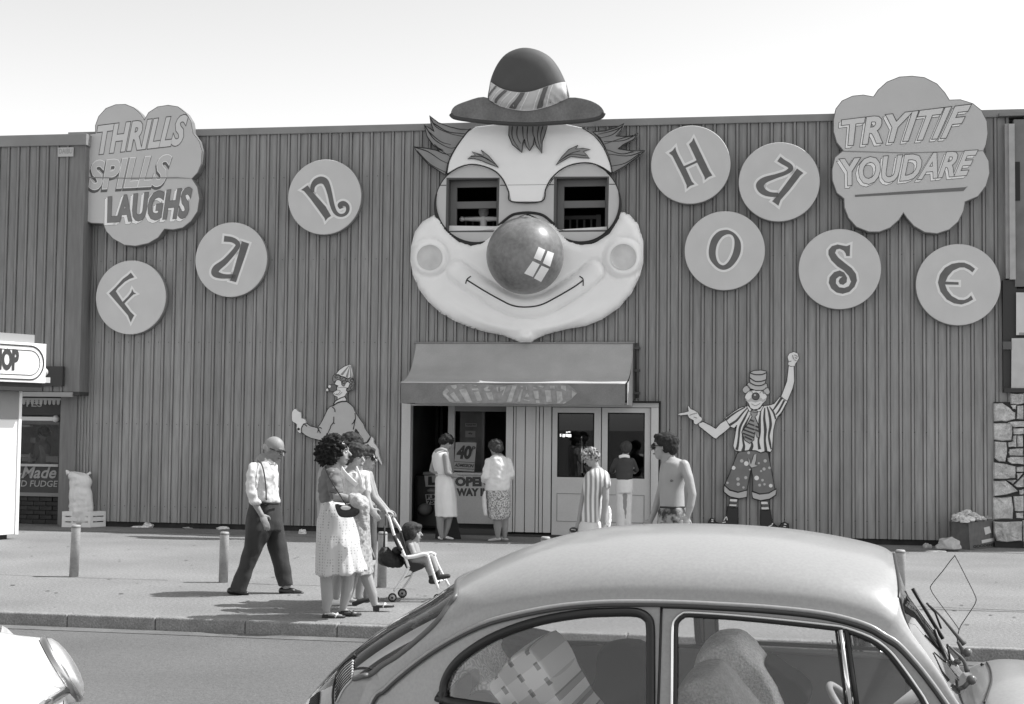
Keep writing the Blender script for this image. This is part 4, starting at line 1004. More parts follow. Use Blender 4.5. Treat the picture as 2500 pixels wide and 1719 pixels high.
for q in ([(620, 375), (655, 392), (695, 372)], [(600, 275), (620, 265), (630, 285)], [(690, 285), (710, 265), (725, 290)]): pline(cl2, ZR, q, 2, .004, M_cm)
layer(cl2, ZR, 'hat', [(604, 105), (640, 88), (700, 84), (745, 92), (752, 110), (748, 160), (738, 195), (755, 205), (758, 235), (720, 258), (660, 262), (600, 240), (580, 215), (590, 192), (606, 190), (603, 150)], M_cg, 0, lr=.006)
for q in ([(604, 108), (650, 122), (710, 122), (750, 106)], [(604, 150), (650, 180), (700, 182), (746, 168)], [(604, 192), (650, 215), (700, 218), (740, 200)]): pline(cl2, ZR, q, 2, .008)
M_br = mat('breeches', .17, .6, var=.1, scale=8)
layer(cl2, ZR, 'breeches', [(500, 800), (480, 850), (430, 980), (385, 1085), (430, 1125), (500, 1145), (580, 1125), (600, 1020), (617, 930), (630, 1000), (630, 1130), (690, 1155), (760, 1150), (825, 1120), (800, 990), (780, 880), (765, 805), (745, 790), (700, 802), (660, 784), (600, 780), (520, 792)], M_br, 0)
for c, r in (((595, 800), .022), ((535, 870), .026), ((575, 893), .036), ((464, 930), .03), ((502, 1027), .026), ((570, 1015), .024), ((505, 1072), .026), ((412, 1060), .018), ((550, 1100), .018), ((738, 870), .025), ((683, 890), .016), ((728, 940), .024), ((703, 958), .016), ((775, 930), .02), ((664, 1018), .035), ((715, 1037), .02), ((690, 1080), .022), ((732, 1073), .018), ((786, 1085), .028), ((605, 945), .014)): pdot(cl2, ZR, c, r, M_cg if r < .027 else M_cw, 2)
layer(cl2, ZR, 'drawstring', [(640, 815), (665, 808), (662, 860), (650, 900), (678, 915), (640, 925), (620, 930), (600, 910), (590, 850), (600, 845), (615, 900), (630, 850)], M_cg, 3, lr=.004)
layer(cl2, ZR, 'cuff', [(385, 1078), (430, 1120), (505, 1142), (583, 1122), (580, 1185), (510, 1198), (430, 1180), (380, 1140)], M_cg, 1, lr=.009); layer(cl2, ZR, 'cuff', [(622, 1135), (690, 1158), (770, 1148), (835, 1112), (832, 1165), (780, 1200), (700, 1215), (630, 1195)], M_cg, 1, lr=.009)
for q, st_ in (([(432, 1198), (498, 1200), (492, 1265), (425, 1262)], [(428, 1232), (495, 1236)]), ([(700, 1222), (762, 1222), (775, 1290), (705, 1292)], [(702, 1258), (770, 1256)])):
    layer(cl2, ZR, 'sock', q, M_cw, 0); pline(cl2, ZR, st_, 2, .022, M_cd)
layer(cl2, ZR, 'boot', [(415, 1262), (455, 1278), (500, 1272), (500, 1440), (360, 1440), (320, 1420), (300, 1440), (255, 1440), (245, 1400), (265, 1368), (295, 1372), (310, 1400), (365, 1415), (400, 1350)], mat('boot_black', .02, .5), 0)
layer(cl2, ZR, 'boot', [(698, 1290), (740, 1302), (780, 1290), (800, 1400), (850, 1445), (880, 1410), (905, 1400), (940, 1415), (945, 1460), (930, 1490), (700, 1480), (695, 1380)], mat('boot_black', .02, .5), 0)
for q in ([(380, 1390), (400, 1355), (410, 1385)], [(365, 1405), (395, 1400)], [(765, 1440), (790, 1430), (805, 1410)], [(272, 1380), (290, 1382)], [(272, 1395), (290, 1396)], [(900, 1418), (922, 1420)], [(896, 1438), (918, 1440)]): pline(cl2, ZR, q, 2, .009, M_cw)
# ================================================================== AWNING
ZA = zo(930, 820, 3.069)
AW = 1.08
aw0, _ = wsz(*ZA(150, 430), AW); aw1, _ = wsz(*ZA(1830, 430), AW)
zf_t = wsz(*ZA(900, 352), AW)[1]; zf_b = wsz(*ZA(900, 510), AW)[1]; zw_t = wsz(*ZA(1000, 57), .06)[1]
aw0w = wsz(*ZA(262, 60), .06)[0]; aw1w = wsz(*ZA(1890, 60), .06)[0]
awn = thing('awning', 'grey canvas awning with a faded striped bow tie on its front over the entrance', 'awning', W((aw0 + aw1) / 2, zf_b, .0), WROT)
M_canv = mat('canvas', .40, .8, var=.08, scale=3, var2=.06, scale2=60); M_canvf = mat('canvas_front', .20, .8, var=.12, scale=4, var2=.1, scale2=60)
prof = [(0.0, 0.0), (.05, .18), (.17, .42), (.29, .61), (.42, .74), (.56, .84), (.74, .93), (1.0, 1.0)]
prof = [tuple(p) for p in smooth_open([V(p) for p in prof], 3)]
def awp(u, k, inn=0.0):
    f, g = prof[k]; o = .05 + (AW - .05) * f; z = zw_t + (zf_t - zw_t) * g
    s0 = aw0w + (aw0 - aw0w) * f; s1 = aw1w + (aw1 - aw1w) * f
    s = s0 + (s1 - s0) * u
    sag = -.05 * math.sin(math.pi * min(1, max(0, (g - .55) / .45))) * (math.exp(-((u - .52) / .16) ** 2) - .5 * math.exp(-((u - .15) / .12) ** 2) + .4 * math.exp(-((u - .86) / .1) ** 2))
    return W(s, z + sag - inn, o)
NU = 60
mb = MB(); vs_ = [awp(i / NU, k) for k in range(len(prof)) for i in range(NU + 1)]
mb.add(vs_, [(k * (NU + 1) + i, (k + 1) * (NU + 1) + i, (k + 1) * (NU + 1) + i + 1, k * (NU + 1) + i + 1) for k in range(len(prof) - 1) for i in range(NU)], True)
part('canopy', mb, M_canv, awn)
mb = MB(); vs_ = []
for j in range(5):
    for i in range(NU + 1):
        u = i / NU; vs_.append(W(aw0 + (aw1 - aw0) * u, zf_t + (zf_b - zf_t) * j / 4 + (0.004 * math.sin(u * 40) if j == 4 else 0), AW + .006 * math.sin(u * 23 + j)))
mb.add(vs_, [(j * (NU + 1) + i, (j + 1) * (NU + 1) + i, (j + 1) * (NU + 1) + i + 1, j * (NU + 1) + i + 1) for j in range(4) for i in range(NU)], True)
part('valance', mb, M_canvf, awn)
for u, nm in ((0, 'side_panel'), (1, 'side_panel')):
    mb = MB(); top = [awp(u, k) for k in range(len(prof))]; sx = (aw0, aw1)[u]; sw = (aw0w, aw1w)[u]
    loop = top + [W(sx, zf_b, AW), W(sw, zf_b, .05)]
    mb.prism(loop, WX * (-.004 if u else .004)); part(nm, mb, M_canv, awn, recalc=False)
mb = MB(); mb.tube([awp(i / 30, len(prof) - 1) for i in range(31)], .010, 6); part('piping', mb, mat('piping', .6, .6), awn)
mb = MB(); mb.tube([W(aw0w - .02, zw_t + .01, .05), W(aw1w + .02, zw_t + .01, .05)], .018, 8); part('head_rail', mb, M_trim, awn)
# printed bow tie, worn
M_bow = mat('bow_print', .42, .8, var=.25, scale=12); M_bow2 = mat('bow_print_grey', .27, .8, var=.2, scale=12)
ZB_ = zo(1080, 880, 5.0457)
def bow(pts, m, k=1):
    mb = MB(); wprism(mb, ZB_, pts, AW + .008 + .002 * k, AW + .0095 + .002 * k); part('printed_shape', mb, m, awn)
bow([(-10, 400), (60, 310), (200, 290), (500, 292), (760, 310), (900, 292), (1200, 292), (1540, 292), (1610, 340), (1665, 400), (1600, 470), (1500, 535), (1200, 540), (900, 530), (760, 520), (400, 530), (120, 525), (20, 450)], M_bow2, 0)
for q in ([(10, 385), (55, 345), (85, 380), (45, 415), (140, 505), (90, 512), (10, 420)], [(105, 310), (170, 300), (180, 330), (150, 352), (118, 335)], [(92, 420), (140, 388), (220, 505), (170, 508)], [(205, 362), (285, 342), (370, 518), (295, 515)], [(230, 300), (315, 296), (260, 312)], [(360, 350), (440, 342), (445, 370), (370, 365)], [(385, 390), (450, 380), (492, 492), (432, 502)], [(375, 305), (440, 300), (410, 318)], [(510, 350), (545, 325), (575, 320), (555, 350), (595, 360), (580, 378), (520, 375)], [(535, 400), (610, 392), (630, 482), (572, 485)], [(665, 330), (688, 325), (690, 390), (675, 380)], [(710, 330), (785, 320), (745, 435), (735, 420), (765, 350), (712, 385)], [(865, 310), (915, 312), (850, 512), (790, 515)], [(970, 360), (992, 355), (955, 510), (922, 512)], [(955, 312), (995, 315), (980, 330)], [(1030, 312), (1048, 360), (1030, 365)], [(1045, 400), (1068, 445), (1015, 450)], [(1002, 475), (1075, 490), (1070, 502), (1005, 490)], [(1120, 375), (1180, 372), (1192, 475), (1140, 470)], [(1115, 325), (1175, 345), (1125, 348)], [(1150, 490), (1195, 490), (1198, 525), (1155, 522)], [(1160, 312), (1255, 315), (1240, 338)], [(1262, 370), (1330, 368), (1350, 515), (1285, 515)], [(1322, 310), (1380, 312), (1385, 350), (1330, 345)], [(1405, 378), (1470, 385), (1482, 490), (1440, 528), (1415, 525)], [(1465, 310), (1520, 310), (1522, 375), (1460, 345)], [(1595, 365), (1655, 405), (1595, 465)], [(1480, 525), (1520, 505), (1525, 520), (1490, 535)]):
    bow(q, M_bow, 2)
# rain pipe to the right of the awning
pp = thing('rain_pipe', 'dark rain pipe running down the wall just right of the awning', 'pipe', wpx(1556, 978, .1), WROT)
mb = MB(); mb.tube([wpx(1556, 838, .09), wpx(1556, 910, .09), wpx(1556, 972, .09)], .028, 8); part('pipe', mb, mat('pipe_dark', .05, .5), pp)
for y in (850, 905, 960):
    a, b = wsz(1556, y, .07); part('pipe_clip', MB().wbox(a - .045, a + .045, b - .02, b + .02, .03, .125), mat('pipe_dark', .05, .5), pp)
# ================================================================== ENTRANCE
def aS(x, y, o=0.0): return wsz(*ZA(x, y), o)
ent = thing('entrance_front', 'pale boarded entrance front with open doorway, under the awning', 'entrance', W((door_s[0] + door_s[1]) / 2, 0, 0), WROT)
M_pale = mat('entrance_paint', .60, .55, var=.05, scale=2, var2=.03, scale2=40); M_pale2 = mat('entrance_paint_soiled', .55, .6, var=.08, scale=2)
EO = .06
zd = door_top + .02; sL0 = aS(148, 1000, EO)[0]; sL1 = aS(215, 1000, EO)[0]; sD1 = aS(928, 1000, EO)[0]; sB1 = aS(1272, 1000, EO)[0]; sR0 = aS(2022, 1000, EO)[0]; sR1 = aS(2078, 1000, EO)[0]
part('door_jamb', MB().wbox(sL0, sL1, 0.02, zd, -.1, EO), M_pale, ent, bevel=.006)
part('jamb_edge', MB().wbox(sL1 - .035, sL1 + .006, 0.02, zd - .002, -.1, EO + .02), mat('jamb_edge', .6, .5), ent)
part('lintel', MB().wbox(sL1 + .008, sR1, zd - .07, zd, -.1, EO - .004), M_pale2, ent)
# vertical boards: separate pieces with open joints
bx = [928, 985, 1005, 1075, 1155, 1180, 1210, 1272]
for i in range(len(bx) - 1):
    a = aS(bx[i], 1200, EO)[0] + .006; b = aS(bx[i + 1], 1200, EO)[0] - .006
    part('board', MB().wbox(a, b, .07, zd - .074, -.02, EO - .01 - .012 * (i % 2)), M_pale, ent, bevel=.004)
part('board_backing', MB().wbox(sD1, sB1, .0, zd - .08, -.1, -.025), M_dark, ent)
part('end_jamb', MB().wbox(sR0, sR1, .02, zd - .074, -.1, EO + .02), M_pale, ent, bevel=.006)
part('end_shadow_strip', MB().wbox(sR1 + .002, sR1 + .03, .02, zd + .02, -.1, EO - .01), mat('strip_dark', .02, .8), ent)
part('cap_strip', MB().wbox(aS(1830, 495, EO)[0], sR1 + .03, zd + .004, zd + .03, 0, EO + .06), mat('strip_dark', .02, .8), ent)
# double doors
DO = .03
def door(x0, x1, gx0, gx1, gy0, gy1, label, pane_label):
    a, b = aS(x0, 1000, DO)[0] + .008, aS(x1, 1000, DO)[0] - .008; z0 = .04; z1 = zd - .08
    ga, gb = aS(gx0, 900, DO)[0], aS(gx1, 900, DO)[0]; g0 = aS(gx0, gy1, DO)[1]; g1 = aS(gx0, gy0, DO)[1]
    mb = MB(); mb.prism([W(a, z0, DO - .05), W(b, z0, DO - .05), W(b, z1, DO - .05), W(a, z1, DO - .05)], WN * .05, [[W(ga, g0, DO - .05), W(gb, g0, DO - .05), W(gb, g1, DO - .05), W(ga, g1, DO - .05)]])
    d = part('door', mb, M_pale, ent, label=label)
    # lower panel as a shallow groove frame
    for (p, q, r, s_) in ((ga, gb, g0 - .26, g0 - .252), (ga, gb, .25, .258), (ga, ga + .008, .25, g0 - .252), (gb - .008, gb, .25, g0 - .252)):
        part('panel_moulding', MB().wbox(p, q, r, s_, DO + .001, DO + .006), mat('groove', .22, .7), d)
    part('door_pane', MB().wbox(ga, gb, g0, g1, DO - .035, DO - .030), glass('door_glass', .5), d)
    for (p, q, r, s_) in ((ga, gb, g0, g0 + .02), (ga, ga + .02, g0 + .02, g1), (gb - .02, gb, g0 + .02, g1), (ga + .02, gb - .02, g1 - .02, g1)):
        part('glazing_bead', MB().wbox(p, q, r, s_, DO - .03, DO - .01), M_dark, d)
    return d
d1 = door(1278, 1650, 1320, 1597, 575, 1058, 'left door leaf with reflections of window lights in its glass', '')
d2 = door(1650, 2022, 1697, 1976, 575, 1067, 'right door leaf that a boy looks through', '')
mb = MB(); h0 = wpx(*ZA(1503, 760), DO + .06); h1 = wpx(*ZA(1508, 1020), DO + .06); mb.tube([h0, h1], .012, 8); mb.tube([h0, h0 - WN * .06], .009, 6); mb.tube([h1, h1 - WN * .06], .009, 6); part('door_handle', mb, mat('chrome', .7, .15, metal=1), d1)
part('threshold', MB().wbox(sD1, sR1, .0, .035, -.1, EO + .05), mat('threshold', .05, .8), ent)
# lobby
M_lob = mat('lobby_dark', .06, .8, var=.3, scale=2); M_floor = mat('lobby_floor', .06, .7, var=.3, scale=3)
lob = thing('lobby', 'dark lobby behind the open doorway of the entrance', 'room', W((sL0 + sR1) / 2, 0, -1.5), WROT)
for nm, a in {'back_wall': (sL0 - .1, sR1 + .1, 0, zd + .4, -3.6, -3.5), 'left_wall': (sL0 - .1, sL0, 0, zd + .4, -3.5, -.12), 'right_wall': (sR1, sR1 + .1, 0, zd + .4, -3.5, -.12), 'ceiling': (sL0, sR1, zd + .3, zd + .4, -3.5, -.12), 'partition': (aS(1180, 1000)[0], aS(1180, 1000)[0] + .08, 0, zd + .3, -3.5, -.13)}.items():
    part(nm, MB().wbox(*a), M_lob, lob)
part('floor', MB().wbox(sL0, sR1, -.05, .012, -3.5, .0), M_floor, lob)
for x in (405, 440): part('wall_post', MB().wbox(aS(x, 900, -2.4)[0], aS(x, 900, -2.4)[0] + .05, 0, zd + .3, -2.5, -2.4), mat('post_dark', .05, .7), lob)
# pay booth
PO = -.42
booth = thing('pay_booth', 'pay booth with a hatch window inside the open doorway', 'booth', W(aS(700, 1300, PO)[0], 0, PO - .5), WROT)
M_bth = mat('booth_paint', .42, .6, var=.12, scale=2, var2=.06, scale2=40)
x0 = aS(500, 900, PO)[0]; x1_ = aS(548, 900, PO)[0]; x2 = sD1 + .05
zt_ = aS(700, 525, PO)[1]; zt2 = aS(700, 566, PO)[1]; zc_ = aS(600, 1020, PO)[1]; zcb = aS(600, 1405, PO + .25)[1]
part('post', MB().wbox(x0, x1_, zc_, zt_, PO - .08, PO), M_bth, booth); part('head_board', MB().wbox(x1_, x2, zt2, zt_, PO - .08, PO), mat('booth_paint_dark', .2, .6), booth)
CO_ = PO + .25
cx0 = aS(415, 1200, CO_)[0]
part('counter_front', MB().wbox(cx0, x2, zcb, zc_ - .04, PO - .5, CO_), M_bth, booth); part('counter_top', MB().wbox(cx0 - .02, x2, zc_ - .037, zc_, PO - .55, CO_ + .04), M_bth, booth, bevel=.005)
part('kick_board', MB().wbox(cx0 + .05, x2, .015, zcb - .003, PO - .45, CO_ - .10), mat('kick_dark', .03, .8), booth)
part('step', MB().wbox(cx0 + .1, x2, .015, .10, CO_ - .095, CO_ + .15), mat('step_dark', .06, .8), booth)
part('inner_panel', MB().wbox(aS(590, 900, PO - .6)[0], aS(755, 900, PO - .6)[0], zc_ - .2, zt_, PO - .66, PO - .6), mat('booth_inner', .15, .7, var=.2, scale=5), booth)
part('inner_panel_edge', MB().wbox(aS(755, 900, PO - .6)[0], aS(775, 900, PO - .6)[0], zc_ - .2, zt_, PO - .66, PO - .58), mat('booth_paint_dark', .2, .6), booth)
for (xa, ya, xb, yb, v) in ((632, 655, 718, 680, .3), (632, 712, 708, 760, .3), (640, 790, 706, 800, .22)):
    a = aS(xa, yb, PO - .59); b = aS(xb, ya, PO - .59); part('notice', MB().wbox(a[0], b[0], a[1], b[1], PO - .598, PO - .59), mat('notice%.2f' % v, v, .7), booth)
mb = MB(); a = aS(640, 672, PO - .585); b = aS(712, 660, PO - .585); text_on(mb, 'PLEASE PAY', [W(a[0], a[1], PO - .588), W(b[0], a[1], PO - .588), W(b[0], b[1], PO - .588), W(a[0], b[1], PO - .588)], WN * .002, .02); part('lettering', mb, M_dark, booth)
mb = MB(); a = aS(655, 740, PO - .585); b = aS(685, 725, PO - .585); text_on(mb, '40p', [W(a[0], a[1], PO - .588), W(b[0], a[1], PO - .588), W(b[0], b[1], PO - .588), W(a[0], b[1], PO - .588)], WN * .002, .02); part('lettering', mb, M_dark, booth)
M_red = mat('booth_letter', .045, .6); M_halo = mat('booth_halo', .5, .6)
def btext(txt, q, b1, b2):
    for k, (m, bd) in enumerate(((M_halo, b2), (M_red, b1))):
        mb = MB(); text_on(mb, txt, [wpx(*ZA(*p), CO_ + .002 + .002 * k) for p in q], WN * .0015, bd, 0, 1.02); part('lettering', mb, m, booth)
btext('OPEN', [(562, 1122), (800, 1124), (800, 1062), (562, 1062)], .07, .10); btext('WAY IN', [(572, 1196), (808, 1198), (808, 1146), (572, 1146)], .065, .09)
# price board leaning on the counter
pb = thing('price_board', 'grey price board reading 40p leaning on the booth counter', 'sign', wpx(*ZA(620, 1018), CO_ - .02), WROT)
Q4 = [(545, 1008), (697, 1018), (716, 800), (560, 797)]
q3 = [wpx(*ZA(*p), o) for p, o in zip(Q4, (CO_ - .03, CO_ - .03, CO_ - .12, CO_ - .12))]
_n = (q3[1] - q3[0]).cross(q3[3] - q3[0]).normalized(); _n = _n if _n.dot(WN) > 0 else -_n
mb = MB(); mb.prism(q3, -_n * .02); part('board', mb, mat('price_grey', .27, .5, var=.04), pb)
def on_q(u, w, d=.002): return (q3[0] * (1 - u) + q3[1] * u) * (1 - w) + (q3[3] * (1 - u) + q3[2] * u) * w + _n * d
for txt, u0, u1, w0, w1, bd, sh in (('40', .12, .78, .44, .86, .05, .1), ('P', .80, .97, .70, .86, .03, .15), ('ADMISSION', .03, .97, .14, .25, .03, .35)):
    mb = MB(); text_on(mb, txt, [on_q(u0, w0), on_q(u1, w0), on_q(u1, w1), on_q(u0, w1)], WN * .002, bd, sh, .95); part('lettering', mb, M_line, pb)
for w in (.31, .08): mb = MB(); mb.tube([on_q(0.01, w), on_q(.99, w)], .004, 5); part('rule', mb, M_line, pb)
# reflections in the left door glass, made as glowing blocks behind it
refl = thing('door_reflections', 'row of small glowing blocks standing in for reflections in the left door glass', 'lights', wpx(*ZA(1380, 760), -.8), WROT)
em = bpy.data.materials.new('reflection_glow'); em.use_nodes = True; em.node_tree.nodes['Principled BSDF'].inputs['Emission Color'].default_value = (1, 1, 1, 1); em.node_tree.nodes['Principled BSDF'].inputs['Emission Strength'].default_value = 3.0
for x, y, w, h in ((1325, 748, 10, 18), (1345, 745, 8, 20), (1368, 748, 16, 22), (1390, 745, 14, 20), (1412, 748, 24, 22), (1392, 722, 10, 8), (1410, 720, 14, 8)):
    a = aS(x - w / 2, y + h / 2, -.8); b = aS(x + w / 2, y - h / 2, -.8); part('light', MB().wbox(a[0], b[0], a[1], b[1], -.84, -.8), em, refl)
# coin-operated ride in the dark doorway: box with L plate and number plate
rd = thing('coin_ride', 'dark ride car with an L plate and a number plate in the doorway', 'ride', W(aS(360, 1300, -.9)[0], 0, -1.0), WROT)
RO = -.75
a = aS(318, 1040, RO); b = aS(425, 1022, RO); part('top_rail', MB().wbox(a[0], b[0] + .3, a[1], b[1], RO - .5, RO + .02), mat('ride_grey', .22, .5), rd)
a = aS(240, 1380, RO); b = aS(440, 1045, RO); part('body', MB().wbox(a[0], b[0] + .3, .02, b[1], RO - .9, RO - .05), mat('ride_body', .03, .4, var=.4, scale=3), rd, bevel=.06)
q = [wpx(*ZA(*p), RO) for p in ((335, 1130), (440, 1130), (440, 1045), (325, 1048))]; mb = MB(); mb.prism(q, -WN * .03); part('learner_plate', mb, mat('plate_white', .5, .5), rd)
mb = MB(); text_on(mb, 'L', [wpx(*ZA(*p), RO + .002) for p in ((363, 1112), (408, 1112), (404, 1060), (363, 1060))], WN * .002, .09); part('lettering', mb, M_line, rd)
q = [wpx(*ZA(*p), RO) for p in ((342, 1268), (440, 1262), (440, 1180), (332, 1188))]; mb = MB(); mb.prism(q, -WN * .02); part('number_plate', mb, mat('plate_white', .5, .5), rd)
mb = MB(); text_on(mb, 'F.M', [wpx(*ZA(*p), RO + .002) for p in ((345, 1222), (425, 1218), (425, 1190), (343, 1194))], WN * .002, .04); text_on(mb, '752', [wpx(*ZA(*p), RO + .002) for p in ((348, 1262), (428, 1256), (426, 1228), (346, 1232))], WN * .002, .04); part('lettering', mb, M_line, rd)
mb = MB(); mb.ell(wpx(*ZA(385, 1160), RO), (.09, .05, .04)); part('lamp', mb, mat('lamp_grey', .3, .2), rd)
mb = MB(); mb.ell(wpx(*ZA(330, 1300), RO + .05), (.12, .1, .1)); part('bumper', mb, mat('ride_grey', .22, .5), rd)
# ================================================================== RIGHT-HAND BUILDING END WITH STONE FACING
rb = thing('stone_faced_building', 'end of the next building at the right edge with rough stone facing and posters', 'building', wpx(2440, 1330), WROT)
def rS(px, py, o=0.0): return wsz(px, py, o)
def rbox(nm, x0, y0, x1, y1, o0, o1, m, label=None):
    a = rS(x0, y1, o1); b = rS(x1, y0, o1); return part(nm, MB().wbox(a[0], b[0], a[1], b[1], o0, o1), m, rb, label=label)
rbox('dark_panel', 2478, 282, 2900, 700, -.2, .12, mat('rb_grey', .17, .6, var=.2, scale=3))
rbox('fascia_strip', 2440, 264, 2900, 283, -.2, .14, mat('rb_fascia', .22, .6, var=.2, scale=4))
rbox('batten', 2466, 302, 2477, 682, -.05, .16, mat('rb_batten', .42, .7, var=.12, scale=6)); rbox('batten', 2456, 302, 2465, 680, -.05, .12, mat('rb_batten2', .34, .7, var=.1, scale=6))
rbox('slot', 2479, 395, 2490, 490, .125, .13, mat('slot_dark', .02, .7))
rbox('dark_panel', 2450, 684, 2482, 955, -.2, .10, mat('rb_dark', .035, .6)); rbox('dark_panel', 2484, 703, 2900, 953, -.2, .08, mat('rb_dark', .035, .6))
rbox('hinge', 2449, 834, 2470, 853, .10, .15, mat('rb_grey2', .10, .6))
mb = MB(); wprism(mb, NAT, [(2481, 714), (2620, 716), (2620, 820), (2481, 818)], .13, .14); part('poster', mb, mat('poster_pale', .62, .6, var=.05, scale=6), rb)
mb = MB(); wprism(mb, NAT, [(2470, 826), (2620, 824), (2620, 950), (2469, 950)], .13, .14); part('poster', mb, mat('poster_grey', .52, .6, var=.08, scale=6), rb)
mb = MB(); wprism(mb, NAT, [(2488, 812), (2510, 812), (2510, 818), (2488, 818)], .1405, .143); part('printed_label', mb, mat('poster_ink', .3, .6), rb)
rbox('ledge', 2452, 950, 2900, 958, -.1, .16, mat('rb_dark', .035, .6))
rbox('mortar_wall', 2429, 985, 2900, 1345, -.25, .03, mat('mortar', .045, .95)); rbox('mortar_wall', 2467, 957, 2900, 984, -.25, .03, mat('mortar', .045, .95))
M_stone = mat('rough_stone', .50, .85, var=.30, scale=9, var2=.2, scale2=45, bump=.8, bscale=22)
ZS = zo(2300, 960, 3.8)
stones = [[(635, 0), (760, 0), (760, 95), (700, 105), (640, 100)], [(482, 95), (560, 90), (620, 130), (650, 160), (680, 180), (680, 240), (600, 262), (485, 262)], [(700, 115), (760, 110), (760, 245), (695, 240)], [(640, 110), (690, 108), (688, 150), (660, 148)], [(480, 280), (600, 275), (655, 285), (660, 350), (650, 440), (560, 445), (485, 430)], [(612, 268), (760, 260), (760, 312), (670, 318)], [(665, 326), (760, 322), (760, 378), (668, 382)], [(490, 448), (600, 455), (605, 560), (590, 638), (530, 635), (490, 600)], [(614, 458), (660, 448), (665, 395), (690, 390), (690, 500), (620, 500)], [(700, 390), (755, 388), (755, 500), (702, 500)], [(628, 520), (760, 512), (760, 582), (630, 578), (618, 550)], [(610, 602), (640, 590), (760, 592), (760, 662), (650, 655), (612, 630)], [(480, 642), (600, 657), (685, 680), (685, 790), (600, 798), (480, 795)], [(695, 685), (760, 680), (760, 730), (695, 730)], [(695, 745), (750, 740), (700, 800)], [(475, 815), (590, 812), (705, 910), (600, 940), (480, 955)], [(602, 808), (690, 805), (660, 843)], [(668, 852), (760, 762), (760, 870), (700, 875)], [(718, 900), (760, 890), (760, 940), (722, 940)], [(478, 968), (560, 970), (650, 960), (668, 1060), (660, 1170), (480, 1175)], [(667, 958), (760, 952), (760, 1100), (680, 1095)], [(690, 1112), (760, 1107), (760, 1165), (692, 1160)], [(480, 1192), (600, 1196), (745, 1190), (745, 1372), (600, 1382), (510, 1372), (480, 1300)], [(752, 1180), (900, 1185), (900, 1380), (755, 1380)]]
for c in range(5):
    y = 10 + random.uniform(-20, 0)
    while y < 1330:
        h = random.uniform(60, 190); w = 165
        x0 = 772 + c * 175; j = lambda: random.uniform(-8, 8)
        stones.append([(x0 + j(), y + j()), (x0 + w + j(), y + j()), (x0 + w + j(), y + h + j()), (x0 + j(), y + h + j())]); y += h + 18
for st in stones:
    mb = MB(); l = [wsz(*ZS(*p), .08) for p in st]; d = random.uniform(.05, .11)
    # pillowed face: outer ring, raised ring, centre
    cs = sum(p[0] for p in l) / len(l); cz_ = sum(p[1] for p in l) / len(l)
    l2 = []
    for i, p in enumerate(l):
        q = l[(i + 1) % len(l)]; l2.append(p); l2.append(((p[0] + q[0]) / 2 + random.uniform(-.006, .006), (p[1] + q[1]) / 2 + random.uniform(-.006, .006)))
    r0 = [W(a, b, .02) for a, b in l2]; r1 = [W(cs + (a - cs) * .99, cz_ + (b - cz_) * .99, d - .02) for a, b in l2]; r2 = [W(cs + (a - cs) * .90, cz_ + (b - cz_) * .90, d + random.uniform(-.01, .012)) for a, b in l2]; r3 = [W(cs + (a - cs) * .4, cz_ + (b - cz_) * .4, d + random.uniform(-.012, .014)) for a, b in l2]
    mb.loft([r0, r1, r2, r3], smooth=False)
    part('stone', mb, M_stone, rb, recalc=True)
# ================================================================== BOLLARDS
M_bol = mat('bollard_paint', .31, .6, var=.18, scale=7, var2=.12, scale2=50)
bols = [(180, 1408, 125, 'leaning grey bollard at the far left, in front of the white crate'), (545, 1422, 122, 'grey bollard just left of the elderly man'), (932, 1434, 134, 'grey bollard half hidden behind the pushchair'), (1330, 1446, 134, 'grey bollard whose top just shows over the sloping back of the car'), (2198, 1468, 124, 'grey bollard behind the top of the car windscreen')]
for px, py, h, lab in bols:
    p = at_z(px, py); hh = h / (F / p.y); r = .05
    t = thing('bollard', lab, 'bollard', p, 0, 'bollards along the pavement')
    ln = V((.012, 0, 0)) if px == 180 else V((.003, 0, 0))
    mb = MB(); mb.loft([mb.ering(p + ln * (z / hh) + V((0, 0, z)), rr, rr, n=18) for z, rr in ((-.02, r), (hh - .02, r * .99), (hh - .006, r * .93), (hh, r * .8))]); part('post', mb, M_bol, t)
    mb = MB(); mb.loft([mb.ering(p + ln + V((0, 0, z)), rr, rr, n=18) for z, rr in ((hh - .03, r * 1.03), (hh - .018, r * 1.03))], cap=False); part('cap_band', mb, mat('bollard_band', .16, .7), t)
# ================================================================== SACK ON A CRATE
ZK = zo(150, 1120, 8.87)
Dk = at_z(*ZK(300, 1488)).y
def kp(x, y, dy=0): return at_y(*ZK(x, y), Dk + dy)
M_crate = mat('crate_plastic', .72, .5, var=.05, scale=4)
f0 = kp(5, 1465); f1 = kp(620, 1490); f2 = kp(620, 1150); f3 = kp(5, 1140)
cr = thing('crate', 'white plastic crate with slotted sides at the foot of the wall', 'crate', (f0 + f1) / 2, -.05)
f0.z = f1.z = 0.0; f3.z = f2.z = (f2.z + f3.z) / 2
ux = (f1 - f0).normalized(); L = (f1 - f0).length; hC = f2.z; uy = V((.62, .78, 0)); dC = .30
def C(a, b, z): return f0 + ux * a + uy * b + V((0, 0, z))
def slotted(nm, ax, ln, org, n, slots):
    nrm = ax.cross(V((0, 0, 1)))
    w = (ln - .06) / n; hs = []
    for zc0 in (.30, .64):
        for i in range(n):
            a = .05 + i * w; hs.append([org + ax * a + V((0, 0, hC * zc0)), org + ax * (a + w - .03) + V((0, 0, hC * zc0)), org + ax * (a + w - .03) + V((0, 0, hC * (zc0 + .085))), org + ax * a + V((0, 0, hC * (zc0 + .085)))])
    mb = MB(); mb.prism([org, org + ax * ln, org + ax * ln + V((0, 0, hC)), org + V((0, 0, hC))], -nrm.normalized() * .012, hs); part(nm, mb, M_crate, cr)
